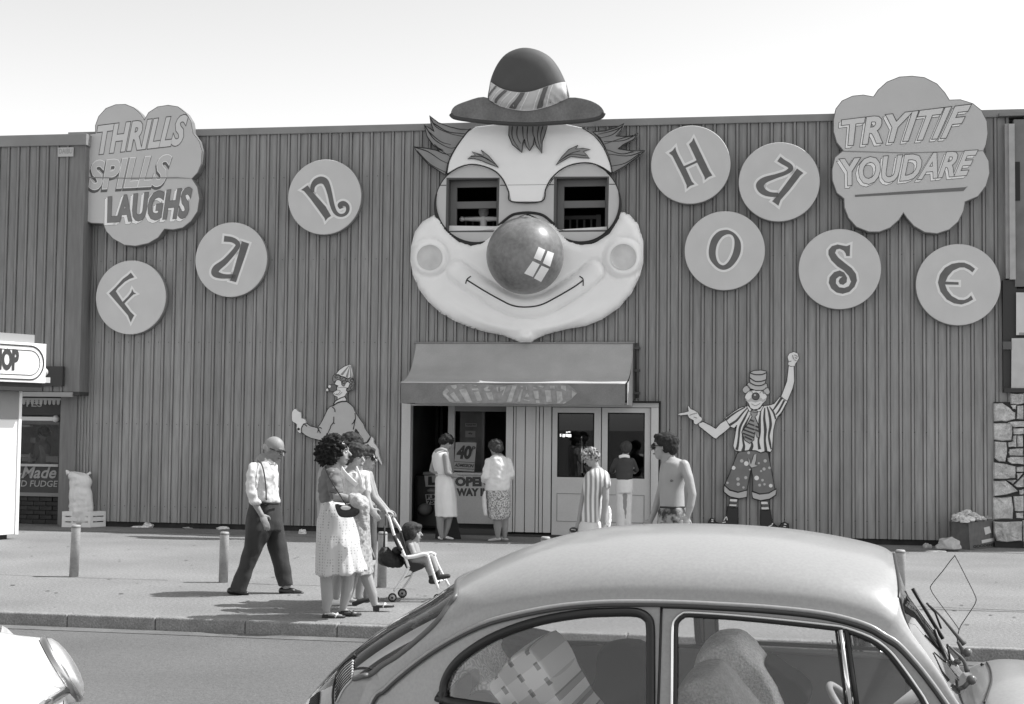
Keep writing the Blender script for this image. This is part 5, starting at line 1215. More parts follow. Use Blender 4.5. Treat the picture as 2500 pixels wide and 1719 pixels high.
slotted('side', ux, L, C(0, 0, 0), 3, 0); slotted('side', uy, dC, C(L, 0, 0), 1, 0)
slotted('side', ux, L, C(0, dC, 0), 3, 0); slotted('side', uy, dC, C(0.012, 0.01, 0), 1, 0)
mb = MB(); mb.prism([C(.013, .013, .01), C(L - .013, .013, .01), C(L - .013, dC - .01, .01), C(.013, dC - .01, .01)], (0, 0, .012)); part('base', mb, M_crate, cr)
rings = []
def skx(y0, l, r): return (y0, l, r)
prof = [(1400, 190, 660), (1150, 165, 690), (1080, 168, 688), (1020, 160, 685), (930, 175, 680), (850, 165, 672), (760, 168, 660), (680, 172, 640), (620, 178, 632), (540, 175, 655), (460, 178, 655), (400, 150, 610), (350, 140, 560), (310, 150, 430), (290, 150, 300)]
mb = MB(); sc_ = C(L / 2, dC / 2, 0).y - Dk
for y, l, r in smooth_open([V(p) for p in prof], 3):
    a = kp(l, y, sc_); b = kp(r, y, sc_); c = (a + b) / 2; rx = (b - a).length / 2
    rings.append([c + V((rx * math.cos(w) * (1 + .05 * noise.noise(V((math.cos(w) * 2, y * .011, math.sin(w) * 2)))), .13 * math.sin(w) * (1 + .16 * noise.noise(V((math.cos(w) * 3, y * .012, math.sin(w) * 3)))) * min(1, rx / .2), .012 * math.sin(w * 3 + y * .02))) for w in [2 * math.pi * k / 40 for k in range(40)]])
mb.loft(rings)
M_sack = mat('sack_plastic', .68, .55, var=.06, scale=6, bump=1.0, bscale=7)
sk = thing('sack', 'tall white full plastic sack standing in the slotted crate', 'sack', C(L / 2, dC / 2, .02), 0)
part('bag', mb, M_sack, sk)
mb = MB(); mb.tube([kp(160, 330, sc_), kp(115, 262, sc_), kp(95, 255, sc_)], [.05, .02, .012], 8); part('ear', mb, M_sack, sk)
mb = MB(); mb.tube([kp(520, 380, sc_), kp(575, 335, sc_), kp(635, 295, sc_)], [.03, .018, .022], 8, flat=.4); mb.tube([kp(530, 360, sc_), kp(500, 330, sc_), kp(465, 315, sc_)], [.02, .014, .012], 8, flat=.5); part('tied_end', mb, M_sack, sk, kind='stuff')
# ================================================================== LITTER
def crumple(seed, sx, sy, sz, n=9, amp=.5):
    bm = bmesh.new(); bmesh.ops.create_icosphere(bm, subdivisions=3, radius=1)
    for v in bm.verts:
        q = v.co.copy(); f = 1 + amp * noise.noise(q * 1.6 + V((seed, 0, 0))) + amp * .5 * abs(noise.noise(q * 4 + V((0, seed, 0))))
        v.co = V((q.x * sx * f, q.y * sy * f, max(-sz * .3, q.z * sz * f)))
    me = bpy.data.meshes.new('scrap'); bm.to_mesh(me); bm.free(); return me
M_pap = mat('paper', .72, .8, var=.1, scale=20); M_pap2 = mat('paper_grey', .45, .8, var=.15, scale=20)
def scrap(px, py, sx, sy, sz, lab, m=None, name='paper_scrap', cat='litter', rz=0, z=0.0):
    p = at_z(px, py, z); o = solo(name, crumple(px * .37, sx, sy, sz), m or M_pap, lab, cat, p + V((0, 0, sz * .3)), rz, 'litter lying along the foot of the wall'); return o
scrap(291, 1284, .09, .06, .07, 'grey crumpled paper, nearest scrap to the crate along the wall', M_pap2)
scrap(305, 1280, .035, .03, .10, 'thin white upright scrap beside the grey crumpled paper')
scrap(340, 1288, .13, .05, .02, 'flat white paper left of the rounded lump of litter', M_pap)
scrap(362, 1288, .09, .06, .06, 'rounded white lump of paper, largest scrap left of the man')
scrap(417, 1284, .06, .03, .05, 'small grey carton standing in the dark gap under the wall', M_pap2)
scrap(468, 1290, .14, .05, .02, 'flat grey rag behind the second bollard', M_pap2)
scrap(545, 1293, .09, .05, .035, 'white scrap lying just above the top of the second bollard')
scrap(738, 1304, .06, .04, .06, 'square white cup between the elderly man and the women')
scrap(2264, 1339, .06, .05, .06, 'small pale tub left of the crumpled bag', M_pap2)
scrap(2285, 1347, .14, .05, .015, 'torn white sheet under the crumpled bag')
scrap(2458, 1334, .09, .04, .035, 'white wrapper at the foot of the stone facing'); scrap(2478, 1338, .12, .02, .01, 'thin white strip lying right of the cardboard box')
p = at_z(2316, 1345)
bagm = solo('crumpled_bag', crumple(5.3, .17, .11, .12, amp=.35), mat('bag_grey', .42, .6, var=.15, scale=9, bump=.8, bscale=14), 'crumpled grey bag lying left of the cardboard box', 'bag', p + V((0, 0, .07)), 0)
for i, (px, py) in enumerate(((118, 1409), (300, 1432), (1005, 1462))):
    pass
# cardboard box full of rubbish
ZX = zo(2320, 1250, 14.5)
pA = at_z(*ZX(700, 1352)); pB = at_z(*ZX(1620, 1250)); pB.z = 0
ux = (pB - pA).normalized(); wB = (pB - pA).length; uyb = V((-ux.y, ux.x, 0)); hB = .40
box = thing('cardboard_box', 'dark cardboard box with white labels, heaped with rubbish, at the right end of the wall', 'box', pA, math.atan2(ux.y, ux.x))
lean = -ux * .04
def X(a, b, z): return pA + ux * a + uyb * b + V((0, 0, z + .001)) + lean * (z / hB)
M_card = mat('cardboard', .13, .85, var=.15, scale=12); dB = .30
for nm, q in (('front', (X(0, 0, 0), X(wB, 0, 0), X(wB, 0, hB), X(0, 0, hB))), ('back', (X(0, dB, 0), X(wB, dB, 0), X(wB, dB, hB), X(0, dB, hB)))):
    mb = MB(); mb.prism(q, uyb * .008); part('side', mb, M_card, box)
for a in (0, wB - .008): mb = MB(); mb.prism([X(a, .009, 0), X(a, dB, 0), X(a, dB, hB), X(a, .009, hB)], ux * .008); part('side', mb, M_card, box)
mb = MB(); mb.prism([X(0, 0, .002), X(wB, 0, .002), X(wB, dB, .002), X(0, dB, .002)], (0, 0, .01)); part('base', mb, M_card, box)
def onb(zx, zy):
    u = (zx - 590 - (zy - 480) / 870 * 110) / 900; w = 1 - (zy - (480 - (zx - 590) * .155)) / 880; return X(u * wB, -.002, w * hB)
for q in ([(1110, 605), (1300, 545), (1375, 745), (1180, 830)], [(1060, 1010), (1495, 905), (1520, 1000), (1080, 1108)]):
    mb = MB(); mb.prism([onb(*p) for p in q], -uyb * .002); part('sticker', mb, mat('sticker', .6, .7), box)
mb = MB(); text_on(mb, 'GOODENS', [onb(800, 1270), onb(1500, 1160), onb(1490, 1085), onb(790, 1190)], -uyb * .002, .05); part('lettering', mb, mat('box_ink', .03, .8), box)
M_ = bmesh.new()
for k in range(30):
    a = random.uniform(-.08, wB - .02); b = random.uniform(.0, dB); r = random.uniform(.03, .07); z = hB + .01 + random.uniform(0, .11) * (1 - abs(a / wB - .5))
    me = crumple(k * 1.7, r * random.uniform(.8, 1.6), r, r * .8, amp=.6); me.transform(Matrix.Translation(X(a, b, z)) @ Matrix.Rotation(k * 1.3, 4, 'Z')); M_.from_mesh(me)
me = bpy.data.meshes.new('rubbish'); M_.to_mesh(me); me.transform(Matrix.Translation(X(.1, .1, hB)).inverted())
solo('rubbish', me, mat('rubbish_paper', .62, .8, var=.35, scale=14), 'heap of crumpled waste paper spilling over the top of the cardboard box', 'rubbish', X(.1, .1, hB), 0, kind='stuff')

# fixings of the cladding and trodden-in spots on the pavement
mb = MB(); rs2 = random.Random(3)
for zz in (.35, 1.7, 3.05, 4.4, 5.75):
    for i in range(84):
        s_ = -7.1 + i * .175 + .142
        if s_ > 7.0 or (door_s[0] - .1 < s_ < door_s[1] + .1): continue
        c = [W(s_ + .008 * math.cos(a * math.pi / 3), zz + rs2.uniform(-.004, .004) + .008 * math.sin(a * math.pi / 3), .030) for a in range(6)]; mb.add(c, [(0, 1, 2, 3, 4, 5)])
part('fixing_screw', mb, mat('screw', .05, .6), bld, kind='stuff')
mb = MB()
for i in range(260):
    a = rs2.uniform(-6, 16); b = -rs2.uniform(.3, 9.0); r = rs2.uniform(.008, .026); c0 = K(a, b, .0068)
    mb.add([c0 + V((r * math.cos(k * math.pi / 4) * rs2.uniform(.8, 1.3), r * math.sin(k * math.pi / 4) * rs2.uniform(.8, 1.3), 0)) for k in range(8)], [tuple(range(8))])
so_ = part('gum_spots', mb, mat('gum', .09, .9), kind='stuff', recalc=True); so_['label'] = 'small dark spots of trodden gum scattered over the pavement'; so_['category'] = 'stains'
# ================================================================== PEOPLE: one voxel-fused skin per body, clothes and hair as children
def fuse(mb, name, voxel=.007, smooth=4, fac=.5, disp=None, dec=0):
    """closed shapes -> one continuous smooth surface"""
    me = bpy.data.meshes.new('tmp'); me.from_pydata([tuple(p) for p in mb.v], [], mb.f); me.update()
    o = bpy.data.objects.new('tmp', me); COL.objects.link(o)
    r = o.modifiers.new('r', 'REMESH'); r.mode = 'VOXEL'; r.voxel_size = voxel
    s = o.modifiers.new('s', 'SMOOTH'); s.factor = fac; s.iterations = smooth
    dg = bpy.context.evaluated_depsgraph_get(); dg.update()
    m2 = bpy.data.meshes.new_from_object(o.evaluated_get(dg)); m2.name = name
    bpy.data.objects.remove(o, do_unlink=True); bpy.data.meshes.remove(me)
    if disp:
        nr = [V(v.normal) for v in m2.vertices]
        for v, n in zip(m2.vertices, nr):
            v.co = V(v.co) + n * disp(V(v.co))
    m2.polygons.foreach_set('use_smooth', [True] * len(m2.polygons)); m2.update()
    return m2
def toloc(me, inv):
    me.transform(inv); me.update(); return me
def folds(amp, sx=8, sz=14, seed=0):
    def f(p):
        q = V((p.x * sx + seed, p.y * sx, p.z * sz)); return amp * (noise.noise(q) + .5 * noise.noise(q * 2.1)) 
    return f
def vfolds(amp, sx=22, sz=2.5, seed=0):
    def f(p): return amp * (noise.noise(V((p.x * sx + seed, p.y * sx, p.z * sz))) + .4 * noise.noise(V((p.x * sx * 2, p.y * sx * 2, p.z * sz * 3 + seed))))
    return f
class Person:
    """joints are read off the photograph at the person's own distance D; dy moves a joint nearer (-) or farther (+)"""
    def __init__(s, label, D, foot, zf=NAT, name='person', group=None, rz=0):
        s.D = D; s.zf = zf; s.root = thing(name, label, 'person', at_y(*zf(*foot), D), rz, group)
        s.root.matrix_basis.translation
        s.skin = MB(); s.inv = INV[s.root.name]; s.ppm = F / D
    def P(s, x, y, dy=0.0): return at_y(*s.zf(x, y), s.D + dy)
    def R(s, px): return px / (s.ppm * s.k)
    k = 1.0
    def limb(s, pts, rs, mb=None, n=12):
        mb = mb or s.skin
        for i in range(len(pts) - 1): mb.cap(pts[i], pts[i + 1], rs[i], rs[i + 1], n)
        return mb
    def head(s, c, size, yaw, pitch=0, roll=0, mb=None, nose=1.0, jaw=1.0):
        """size = head height (chin to crown); yaw 0 faces picture right, -90 faces the camera, 180 faces left"""
        M = Matrix.Rotation(R_(yaw), 4, 'Z') @ Matrix.Rotation(R_(-pitch), 4, 'Y') @ Matrix.Rotation(R_(roll), 4, 'X'); M = M.to_3x3().to_4x4()
        q = lambda x, y, z: c + M.to_3x3() @ (V((x, y, z)) * size)
        mb = mb or s.skin; s.HM = M; s.hq = q; s.hs = size
        mb.ell(q(-.05, 0, .10), (.40 * size, .335 * size, .38 * size), M, 20, 14)      # skull
        mb.ell(q(.10, 0, -.10), (.25 * size, .26 * size, .33 * size), M, 16, 10)       # face
        mb.ell(q(.17, 0, -.33 * jaw), (.15 * size, .17 * size, .13 * size), M, 12, 8)  # chin
        mb.cap(q(.30, 0, .10), q(.405 + .03 * nose, 0, -.085), .035 * size, .055 * size, 8)  # nose
        mb.ell(q(.30, 0, -.24), (.07 * size, .11 * size, .05 * size), M, 10, 6)        # lips
        mb.ell(q(.27, 0, .12), (.09 * size, .22 * size, .06 * size), M, 10, 6)         # brow
        for sy in (-1, 1):
            mb.ell(q(.20, sy * .19, -.08), (.10 * size, .08 * size, .10 * size), M, 8, 6)
            mb.ell(q(-.02, sy * .335, -.02), (.075 * size, .03 * size, .11 * size), M, 8, 6)  # ear
    def face(s, dark=None, lips=.10, brows=.05, eyes=True):
        q, M, z = s.hq, s.HM, s.hs
        for sy in (-1, 1):
            if eyes:
                e = part('eye', MB().ell(q(.305, sy * .125, .03), (.035 * z, .06 * z, .03 * z), M, 10, 6), mat('eye_white', .6, .3), s.root)
                part('pupil', MB().ell(q(.333, sy * .125, .03), (.014 * z, .028 * z, .028 * z), M, 8, 6), mat('pupil', .01, .2), e)
            if brows is not None: part('eyebrow', MB().tube([q(.335, sy * .05, .12), q(.34, sy * .12, .14), q(.28, sy * .21, .11)], [.018 * z, .022 * z, .01 * z], 6), mat('brow%.2f' % brows, brows, .8), s.root)
        part('lips', MB().tube([q(.315, -.10, -.245), q(.365, -.04, -.24), q(.365, .04, -.24), q(.315, .10, -.245)], [.01 * z, .022 * z, .022 * z, .01 * z], 6), mat('lips%.2f' % lips, lips, .5), s.root)
    def neck(s, base, r=.055, mb=None):
        (mb or s.skin).cap(base, s.hq(-.08, 0, -.2), r * 1.15, r, 12)
    def hair(s, blobs, m, amp=.012, sc=30, voxel=.008, name='hair', smooth=2):
        mb = MB(); q, M, z = s.hq, s.HM, s.hs
        for b in blobs: mb.ell(q(*b[0]), tuple(k * z for k in b[1]), M, 16, 12)
        me = fuse(mb, name, voxel, smooth, disp=lambda p: amp * (noise.noise(p * sc) + .6 * noise.noise(p * sc * 2.3)))
        return part(name, toloc(me, s.inv), m, s.root)
    def hand(s, wrist, d, up, size=.17, curl=.5, side=1, grip=False, mb=None):
        """palm and five fingers; d = pointing direction, up = back of the hand, side = thumb side sign"""
        mb = mb or s.skin; d = d.normalized(); up = (up - d * up.dot(d)).normalized(); sd = d.cross(up) * side
        pl = size * .50; pw = size * .20
        M = Matrix((( d.x, sd.x, up.x, 0), (d.y, sd.y, up.y, 0), (d.z, sd.z, up.z, 0), (0, 0, 0, 1)))
        mb.ell(wrist + d * pl * .55, (pl * .62, pw * 1.05, size * .085), M, 12, 8)
        for k, (o, ln) in enumerate(((.75, .40), (.28, .46), (-.22, .43), (-.68, .34))):
            a = wrist + d * pl * 1.0 + sd * pw * o; c1 = curl * (1.0 + .1 * k); r = size * .050
            p0 = a; L = size * ln * .42
            ang = c1 * .5
            for j, f in enumerate((1.0, .75, .62)):
                dd = d * math.cos(ang) - up * math.sin(ang); p1 = p0 + dd * L * f
                mb.cap(p0, p1, r * (1 - .1 * j), r * (.92 - .1 * j), 8); p0 = p1; ang += c1 * .75
        b = wrist + d * pl * .25 + sd * pw * .8; t1 = b + (d * .55 + sd * .75 - up * .25).normalized() * size * .24; t2 = t1 + (d * .9 + sd * .15 - up * (.2 + curl * .4)).normalized() * size * .18
        mb.cap(b, t1, size * .075, size * .06, 8); mb.cap(t1, t2, size * .06, size * .045, 8)
    def body(s, m, voxel=.007, smooth=3):
        me = fuse(s.skin, 'body', voxel, smooth); return part('body', toloc(me, s.inv), m, s.root)
    def cloth(s, name, mb, m, voxel=.009, smooth=4, disp=None, label=None):
        me = fuse(mb, name, voxel, smooth, disp=disp); return part(name, toloc(me, s.inv), m, s.root, label=label)
    def ringx(s, x0, x1, y, ry, dy=0, n=28, wav=0, wn=6, ph=0, tilt=0):
        a = s.P(x0, y, dy); b = s.P(x1, y + tilt, dy); c = (a + b) / 2; rx = (b - a).length / 2; ax = (b - a).normalized(); ay = V((0, 1, 0))
        return MB().ering(c, rx, ry, n=n, ax=ax, ay=ay, wav=wav, wn=wn, ph=ph)
    def shell(s, rows, ry, dy=0, tilt=0, wav=0, wn=6, n=28, sub=3):
        """rows: (x0, x1, y[, ry[, dy]]) in the crop -> closed loft"""
        R = [(r[0], r[1], r[2], (r[3] if len(r) > 3 else ry), (r[4] if len(r) > 4 else dy)) for r in rows]
        a = smooth_open([V((r[0], r[1], r[2])) for r in R], sub); b = smooth_open([V((r[3], r[4], 0)) for r in R], sub)
        mb = MB(); mb.loft([s.ringx(p[0], p[1], p[2], q[0], q[1], n, wav * min(1, k / len(a)), wn, .3, tilt) for k, (p, q) in enumerate(zip(a, b))]); return mb
def skinmat(v=.38): return mat('skin%.2f' % v, v, .55, var=.05, scale=6, spec=.4)
def hairmat(v=.03): return mat('hair%.3f' % v, v, .7, var=.35, scale=18, var2=.4, scale2=70, spec=.2)
def clothmat(v, **k): return mat('cloth%.2f_%s' % (v, str(sorted(k.items()))[:30]), v, .85, **(k or dict(var=.05, scale=6)))
# ================================================================== ROUNDED SALOON CAR IN THE FOREGROUND
PSI, RHO = R_(14), R_(1.2)
XC = V((math.cos(PSI), -math.sin(PSI), 0)); YC = V((math.sin(PSI) * math.cos(RHO), math.cos(PSI) * math.cos(RHO), math.sin(RHO))); ZC = XC.cross(YC)
C0 = V((at_y(1618, 1500, 4.75).x, 4.75, -.1)) + YC * .60
C0.z = -.105
CM = Matrix(((XC.x, YC.x, ZC.x, C0.x), (XC.y, YC.y, ZC.y, C0.y), (XC.z, YC.z, ZC.z, C0.z), (0, 0, 0, 1)))
CI = CM.inverted()
def cl(px, py, yl):
    p = at_plane(px, py, C0 + YC * yl, YC); q = CI @ p; return V((q.x, yl, q.z))
car = bpy.data.objects.new('parked_car', None); COL.objects.link(car); car.matrix_basis = CM; INV['parked_car'] = CI
props(car, 'rounded light grey two-door car with sloping back filling the foreground', 'car')
def cpart(nm, mb, m, parent=None, label=None, kind=None, bevel=0, mirror=False):
    if mirror: mb.mirror_y()
    me = mb.mesh(nm); o = part(nm, me, m, parent or car, label=label, kind=kind, bevel=bevel, local=True); return o
def _mir(s):
    s.v = [V((p.x, -p.y, p.z)) for p in s.v]; s.f = [f[::-1] for f in s.f]; return s
MB.mirror_y = _mir
def car_paint(name, v):
    m = mat(name, v, .35, var=.03, scale=2, coat=.6, var2=.07, scale2=90, spec=.5); return m
M_body = car_paint('car_paint', .30); M_rub = mat('rubber', .012, .45); M_chr = mat('car_chrome', .75, .12, metal=1); M_gl = glass('car_glass', .95); M_int = mat('car_interior', .06, .8, var=.15, scale=4)
pairs = [((907, 1719), (750, 1719)), ((942, 1679), (783, 1683)), ((980, 1644), (837, 1621)), ((1035, 1601), (895, 1566)), ((1089, 1566), (973, 1508)), ((1147, 1535), (1070, 1450)), ((1205, 1512), (1128, 1411)), ((1283, 1493), (1210, 1367)), ((1360, 1479), (1322, 1322)), ((1438, 1471), (1438, 1295)), ((1515, 1468), (1560, 1284)), ((1640, 1469), (1716, 1283)), ((1755, 1474), (1833, 1288)), ((1871, 1481), (1930, 1297)), ((1988, 1493), (2026, 1312)), ((2065, 1508), (2104, 1328)), ((2125, 1528), (2158, 1343)), ((2160, 1549), (2182, 1358))]
def wd(px): return -(.60 - .09 * sst(1250, 850, px) ** 1) if px < 1250 else -.60
def sst_(a, b, x): return sst(a, b, x) if a < b else 1 - sst(b, a, x)
def wdx(px): return -.60 + .10 * (1 - sst(880, 1300, px))
Dp = [V((-1.62 + .35, -.47, .20)), V((-1.17, -.48, .50))] + [cl(a[0], a[1], wdx(a[0])) for a, b in pairs]
Cp = [V((-1.95, 0, .22)), V((-1.72, 0, .52))] + [cl(b[0], b[1], 0) for a, b in pairs]
NS = len(Dp)
def interp(P, t):
    k = t * (len(P) - 1); i = min(int(k), len(P) - 2); f = k - i
    p0 = P[i - 1] if i > 0 else 2 * P[0] - P[1]; p1, p2 = P[i], P[i + 1]; p3 = P[i + 2] if i + 2 < len(P) else 2 * P[-1] - P[-2]
    return 0.5 * ((2 * p1) + (p2 - p0) * f + (2 * p0 - 5 * p1 + 4 * p2 - p3) * f * f + (3 * p1 - p0 - 3 * p2 + p3) * f ** 3)
def S(t, v):
    """t along the car, v from the rain gutter (0) to the centre line (1)"""
    D = interp(Dp, t); C = interp(Cp, t)
    # local outward direction in the side view, so that the back rounds over properly
    tg = (interp(Cp, min(1, t + .01)) - interp(Cp, max(0, t - .01))).normalized(); up = V((-tg.z, 0, tg.x))
    tgD = (interp(Dp, min(1, t + .01)) - interp(Dp, max(0, t - .01))); tgD.y = 0; tgD.normalize(); uD = V((-tgD.z, 0, tgD.x))
    E = D + uD * .045 + V((0, .012, 0))
    if v < .12: return D.lerp(E, v / .12)
    w = (v - .12) / .88; h = (C - E).dot(up)
    P1 = E + uD * max(.05, .60 * h) + V((0, .05, 0)); P2 = C + V((0, -.36, 0)) + (E - C) * .05
    a = 1 - w; return E * a ** 3 + P1 * 3 * a * a * w + P2 * 3 * a * w * w + C * w ** 3
NT, NV = 190, 40
rw_px = [(1122, 1430), (1113, 1450), (1097, 1480), (1073, 1512), (1035, 1551), (973, 1597), (934, 1626), (907, 1646), (886, 1652)]
grid = [[S(i / NT, j / NV) for j in range(NV + 1)] for i in range(NT + 1)]
def to_tv(px, py):
    best = (1e18, 0, 0)
    for i in range(0, NT + 1):
        for j in range(0, NV + 1):
            x, y = proj(CM @ grid[i][j]); d = (x - px) ** 2 + (y - py) ** 2
            if d < best[0]: best = (d, i / NT, j / NV)
    return best[1], best[2]
tv = [to_tv(*p) for p in rw_px]
t_top = tv[0][0]; t_bot = to_tv(876, 1650)[0]
near = [(tv[0][0], 1.0)] + [(t, v) for t, v in tv] 
tb = min(t for t, v in tv) - .004
vb = tv[-1][1]
near = [(t_top + .006, 1.0), (t_top + .005, .80)] + tv[1:-1] + [(tb, min(1, vb + .06)), (tb - .003, 1.0)]
rwpoly = near                                           # half outline, closed through v=1
def in_rw(t, v): return in_poly(t, v, [(a, b) for a, b in near] + [(tb - .003, 1.2), (t_top + .006, 1.2)])
for side in (0, 1):
    pass
mb = MB(); gl = MB(); vid = {}
for sgn in (1, -1):
    for i in range(NT + 1):
        for j in range(NV + 1):
            if sgn == -1 and j == NV: vid[(sgn, i, j)] = vid[(1, i, j)]; continue
            p = grid[i][j]; vid[(sgn, i, j)] = len(mb.v); mb.v.append(V((p.x, p.y * sgn, p.z)))
for sgn in (1, -1):
    for i in range(NT):
        for j in range(NV):
            q = (vid[(sgn, i, j)], vid[(sgn, i + 1, j)], vid[(sgn, i + 1, j + 1)], vid[(sgn, i, j + 1)])
            if sgn == -1: q = q[::-1]
            if in_rw((i + .5) / NT, (j + .5) / NV): gl.f.append(q); gl.sm.append(True)
            else: mb.f.append(q); mb.sm.append(True)
gl.v = [p - V((0, 0, .004)) for p in mb.v]
# pillars : between the rain gutter and the edge of the windscreen
dA = [(2160, 1549), (2193, 1570), (2240, 1621), (2279, 1671), (2313, 1719)]
Ao = [cl(x, y, -.60 - .02 * k / 4) for k, (x, y) in enumerate(dA)] + [V((.975, -.63, .87)), V((1.03, -.64, .76))]
Ni = [None, cl(2213, 1531, -.50), cl(2250, 1592, -.53), cl(2290, 1655, -.555), cl(2325, 1719, -.57)] + [V((.985, -.585, .87)), V((1.035, -.60, .76))]
vs_star = .62; Ni[0] = S(1.0, .42)
hdr_v = .42
def pil(k, w):
    t = k / 24.0; o = interp(Ao, t); n_ = interp(Ni, t)
    sec = S(1.0, w * hdr_v) ; lin = o.lerp(n_, w) + V((.020, -.016, .016)) * math.sin(math.pi * w)
    f = max(0, 1 - t * 5); return sec * f + lin * (1 - f)
b0 = len(mb.v); NW = 10
for sgn in (1, -1):
    b0 = len(mb.v)
    for k in range(25):
        for w in range(NW + 1):
            p = pil(k, w / NW); mb.v.append(V((p.x, p.y * sgn, p.z)))
    for k in range(24):
        for w in range(NW):
            a = b0 + k * (NW + 1) + w; q = (a, a + NW + 1, a + NW + 2, a + 1)
            mb.f.append(q if sgn == 1 else q[::-1]); mb.sm.append(True)
cpart('roof_shell', mb, M_body, label=None)
cpart('rear_window', gl, M_gl)
# windscreen
def wsn(k, y):          # k 0..1 down, y -1..1 across
    n_ = pil(k * 20, 1.0); c0 = S(1.0, 1.0)
    w = abs(n_.y); yy = y * w; f = 1 - y * y
    if k < 1e-6:
        v = hdr_v + (1 - hdr_v) * (1 - abs(y)); s_ = S(1.0, v); return V((s_.x, s_.y * (1 if y < 0 else -1), s_.z))
    top = wsn(0, y); rise = (top.z - pil(0, 1.0).z) * (1 - k) ** 1.5; fx = (top.x - pil(0, 1.0).x) * (1 - k)
    return V((n_.x + .065 * f * k + fx, yy, n_.z + rise))
mb = MB(); NX = 24; NK = 20
mb.add([wsn(k / NK, -1 + 2 * i / NX) for k in range(NK + 1) for i in range(NX + 1)], [(k * (NX + 1) + i, (k + 1) * (NX + 1) + i, (k + 1) * (NX + 1) + i + 1, k * (NX + 1) + i + 1) for k in range(NK) for i in range(NX)], True)
ws = cpart('windscreen', mb, M_gl)
edge = [wsn(0, -1 + 2 * i / 16) for i in range(17)] + [wsn(k / 20, 1) for k in range(1, 21)] + [wsn(1, 1 - 2 * i / 16) for i in range(1, 17)] + [wsn(1 - k / 20, -1) for k in range(1, 20)]
cpart('windscreen_seal', MB().tube([p + V((.001, 0, -.004)) for p in edge], .008, 8, closed=True), M_rub, ws)
# rear window seal
ol = [S(t, min(v, 1)) for t, v in near]; ol = smooth_open(ol, 5)
full = ol + [V((p.x, -p.y, p.z)) for p in ol[::-1][1:-1]]
rs = cpart('rear_window_seal', MB().tube(full, .0105, 8, closed=True), mat('seal_grey', .11, .4))
# side panels with window openings
drip = [interp(Dp, k / 80) for k in range(81)] + [interp(Ao, k / 24) for k in range(1, 21)]
def zdrip(x):
    for i in range(1, len(drip)):
        a, b = drip[i - 1], drip[i]
        if a.x <= x <= b.x: f = (x - a.x) / (b.x - a.x + 1e-9); return a.z + (b.z - a.z) * f, a.y + (b.y - a.y) * f
    return (drip[0].z, drip[0].y) if x < drip[0].x else (drip[-1].z, drip[-1].y)
ZLOW = .30
def sidey(x, z):
    zd, yd = zdrip(x); d = max(0, zd - z)
    return yd - .075 * min(1, d / .35) - .035 * sst(.25, .7, d)
def sxz(px, py):
    y = -.64
    for _ in range(4):
        q = cl(px, py, y); y = sidey(q.x, q.z)
    return (q.x, q.z)
qw = [(1083, 1719), (1083, 1679), (1092, 1650), (1110, 1623), (1140, 1595), (1195, 1560), (1268, 1530), (1345, 1510), (1425, 1498), (1480, 1495), (1535, 1494), (1562, 1497), (1580, 1508), (1588, 1528), (1589, 1600), (1589, 1719)]
dw = [(1648, 1719), (1649, 1600), (1650, 1531), (1656, 1514), (1668, 1504), (1685, 1501), (1794, 1508), (1910, 1519), (2027, 1532), (2065, 1539), (2123, 1561), (2162, 1588), (2189, 1619), (2228, 1673), (2257, 1719)]
ZBW = .885
def close_low(l, x0, x1):
    return l + [(x1, ZBW + .02), (x1 - .03, ZBW), (x0 + .03, ZBW), (x0, ZBW + .02)]
Lq = [sxz(*p) for p in qw]; Lq = close_low(Lq, Lq[0][0] + .002, Lq[-1][0])
Ld = [sxz(*p) for p in dw]; Ld = close_low(Ld, Ld[0][0] + .002, Ld[-1][0] + .02)
Lq = [tuple(p) for p in smooth_closed([V(p) for p in Lq], 3)]; Ld = [tuple(p) for p in smooth_closed([V(p) for p in Ld], 3)]
def on_side(x, z, o=0): return V((x, sidey(x, z) - o, z))
x0s, x1s = drip[0].x, 1.03; NXs = 260; NZs = 90
GX = [x0s + (x1s - x0s) * i / NXs for i in range(NXs + 1)]
body_side = {}
for sgn in (1, -1):
    for nm in ('rear_quarter', 'door', 'front_quarter'):
        mb = MB(); ids = {}
        for i in range(NXs):
            xm = (GX[i] + GX[i + 1]) / 2
            isd = 0.0 < xm < .96
            if isd != (nm.startswith('door')): continue
            if nm == 'front_quarter' and xm < .5: continue
            if nm == 'rear_quarter' and xm > .5: continue
            for j in range(NZs):
                q = []
                for (a, b) in ((i, j), (i + 1, j), (i + 1, j + 1), (i, j + 1)):
                    x = GX[a]; z = ZLOW + (zdrip(x)[0] - ZLOW) * b / NZs; q.append((a, b, x, z))
                cx = sum(k[2] for k in q) / 4; cz2 = sum(k[3] for k in q) / 4
                if in_poly(cx, cz2, Lq) or in_poly(cx, cz2, Ld): continue
                f = []
                for a, b, x, z in q:
                    if (a, b) not in ids: ids[(a, b)] = len(mb.v); p = on_side(x, z); mb.v.append(V((p.x, p.y * sgn, p.z)))
                    f.append(ids[(a, b)])
                mb.f.append(tuple(f) if sgn == 1 else tuple(f[::-1])); mb.sm.append(True)
        body_side[(sgn, nm)] = cpart(nm, mb, M_body)
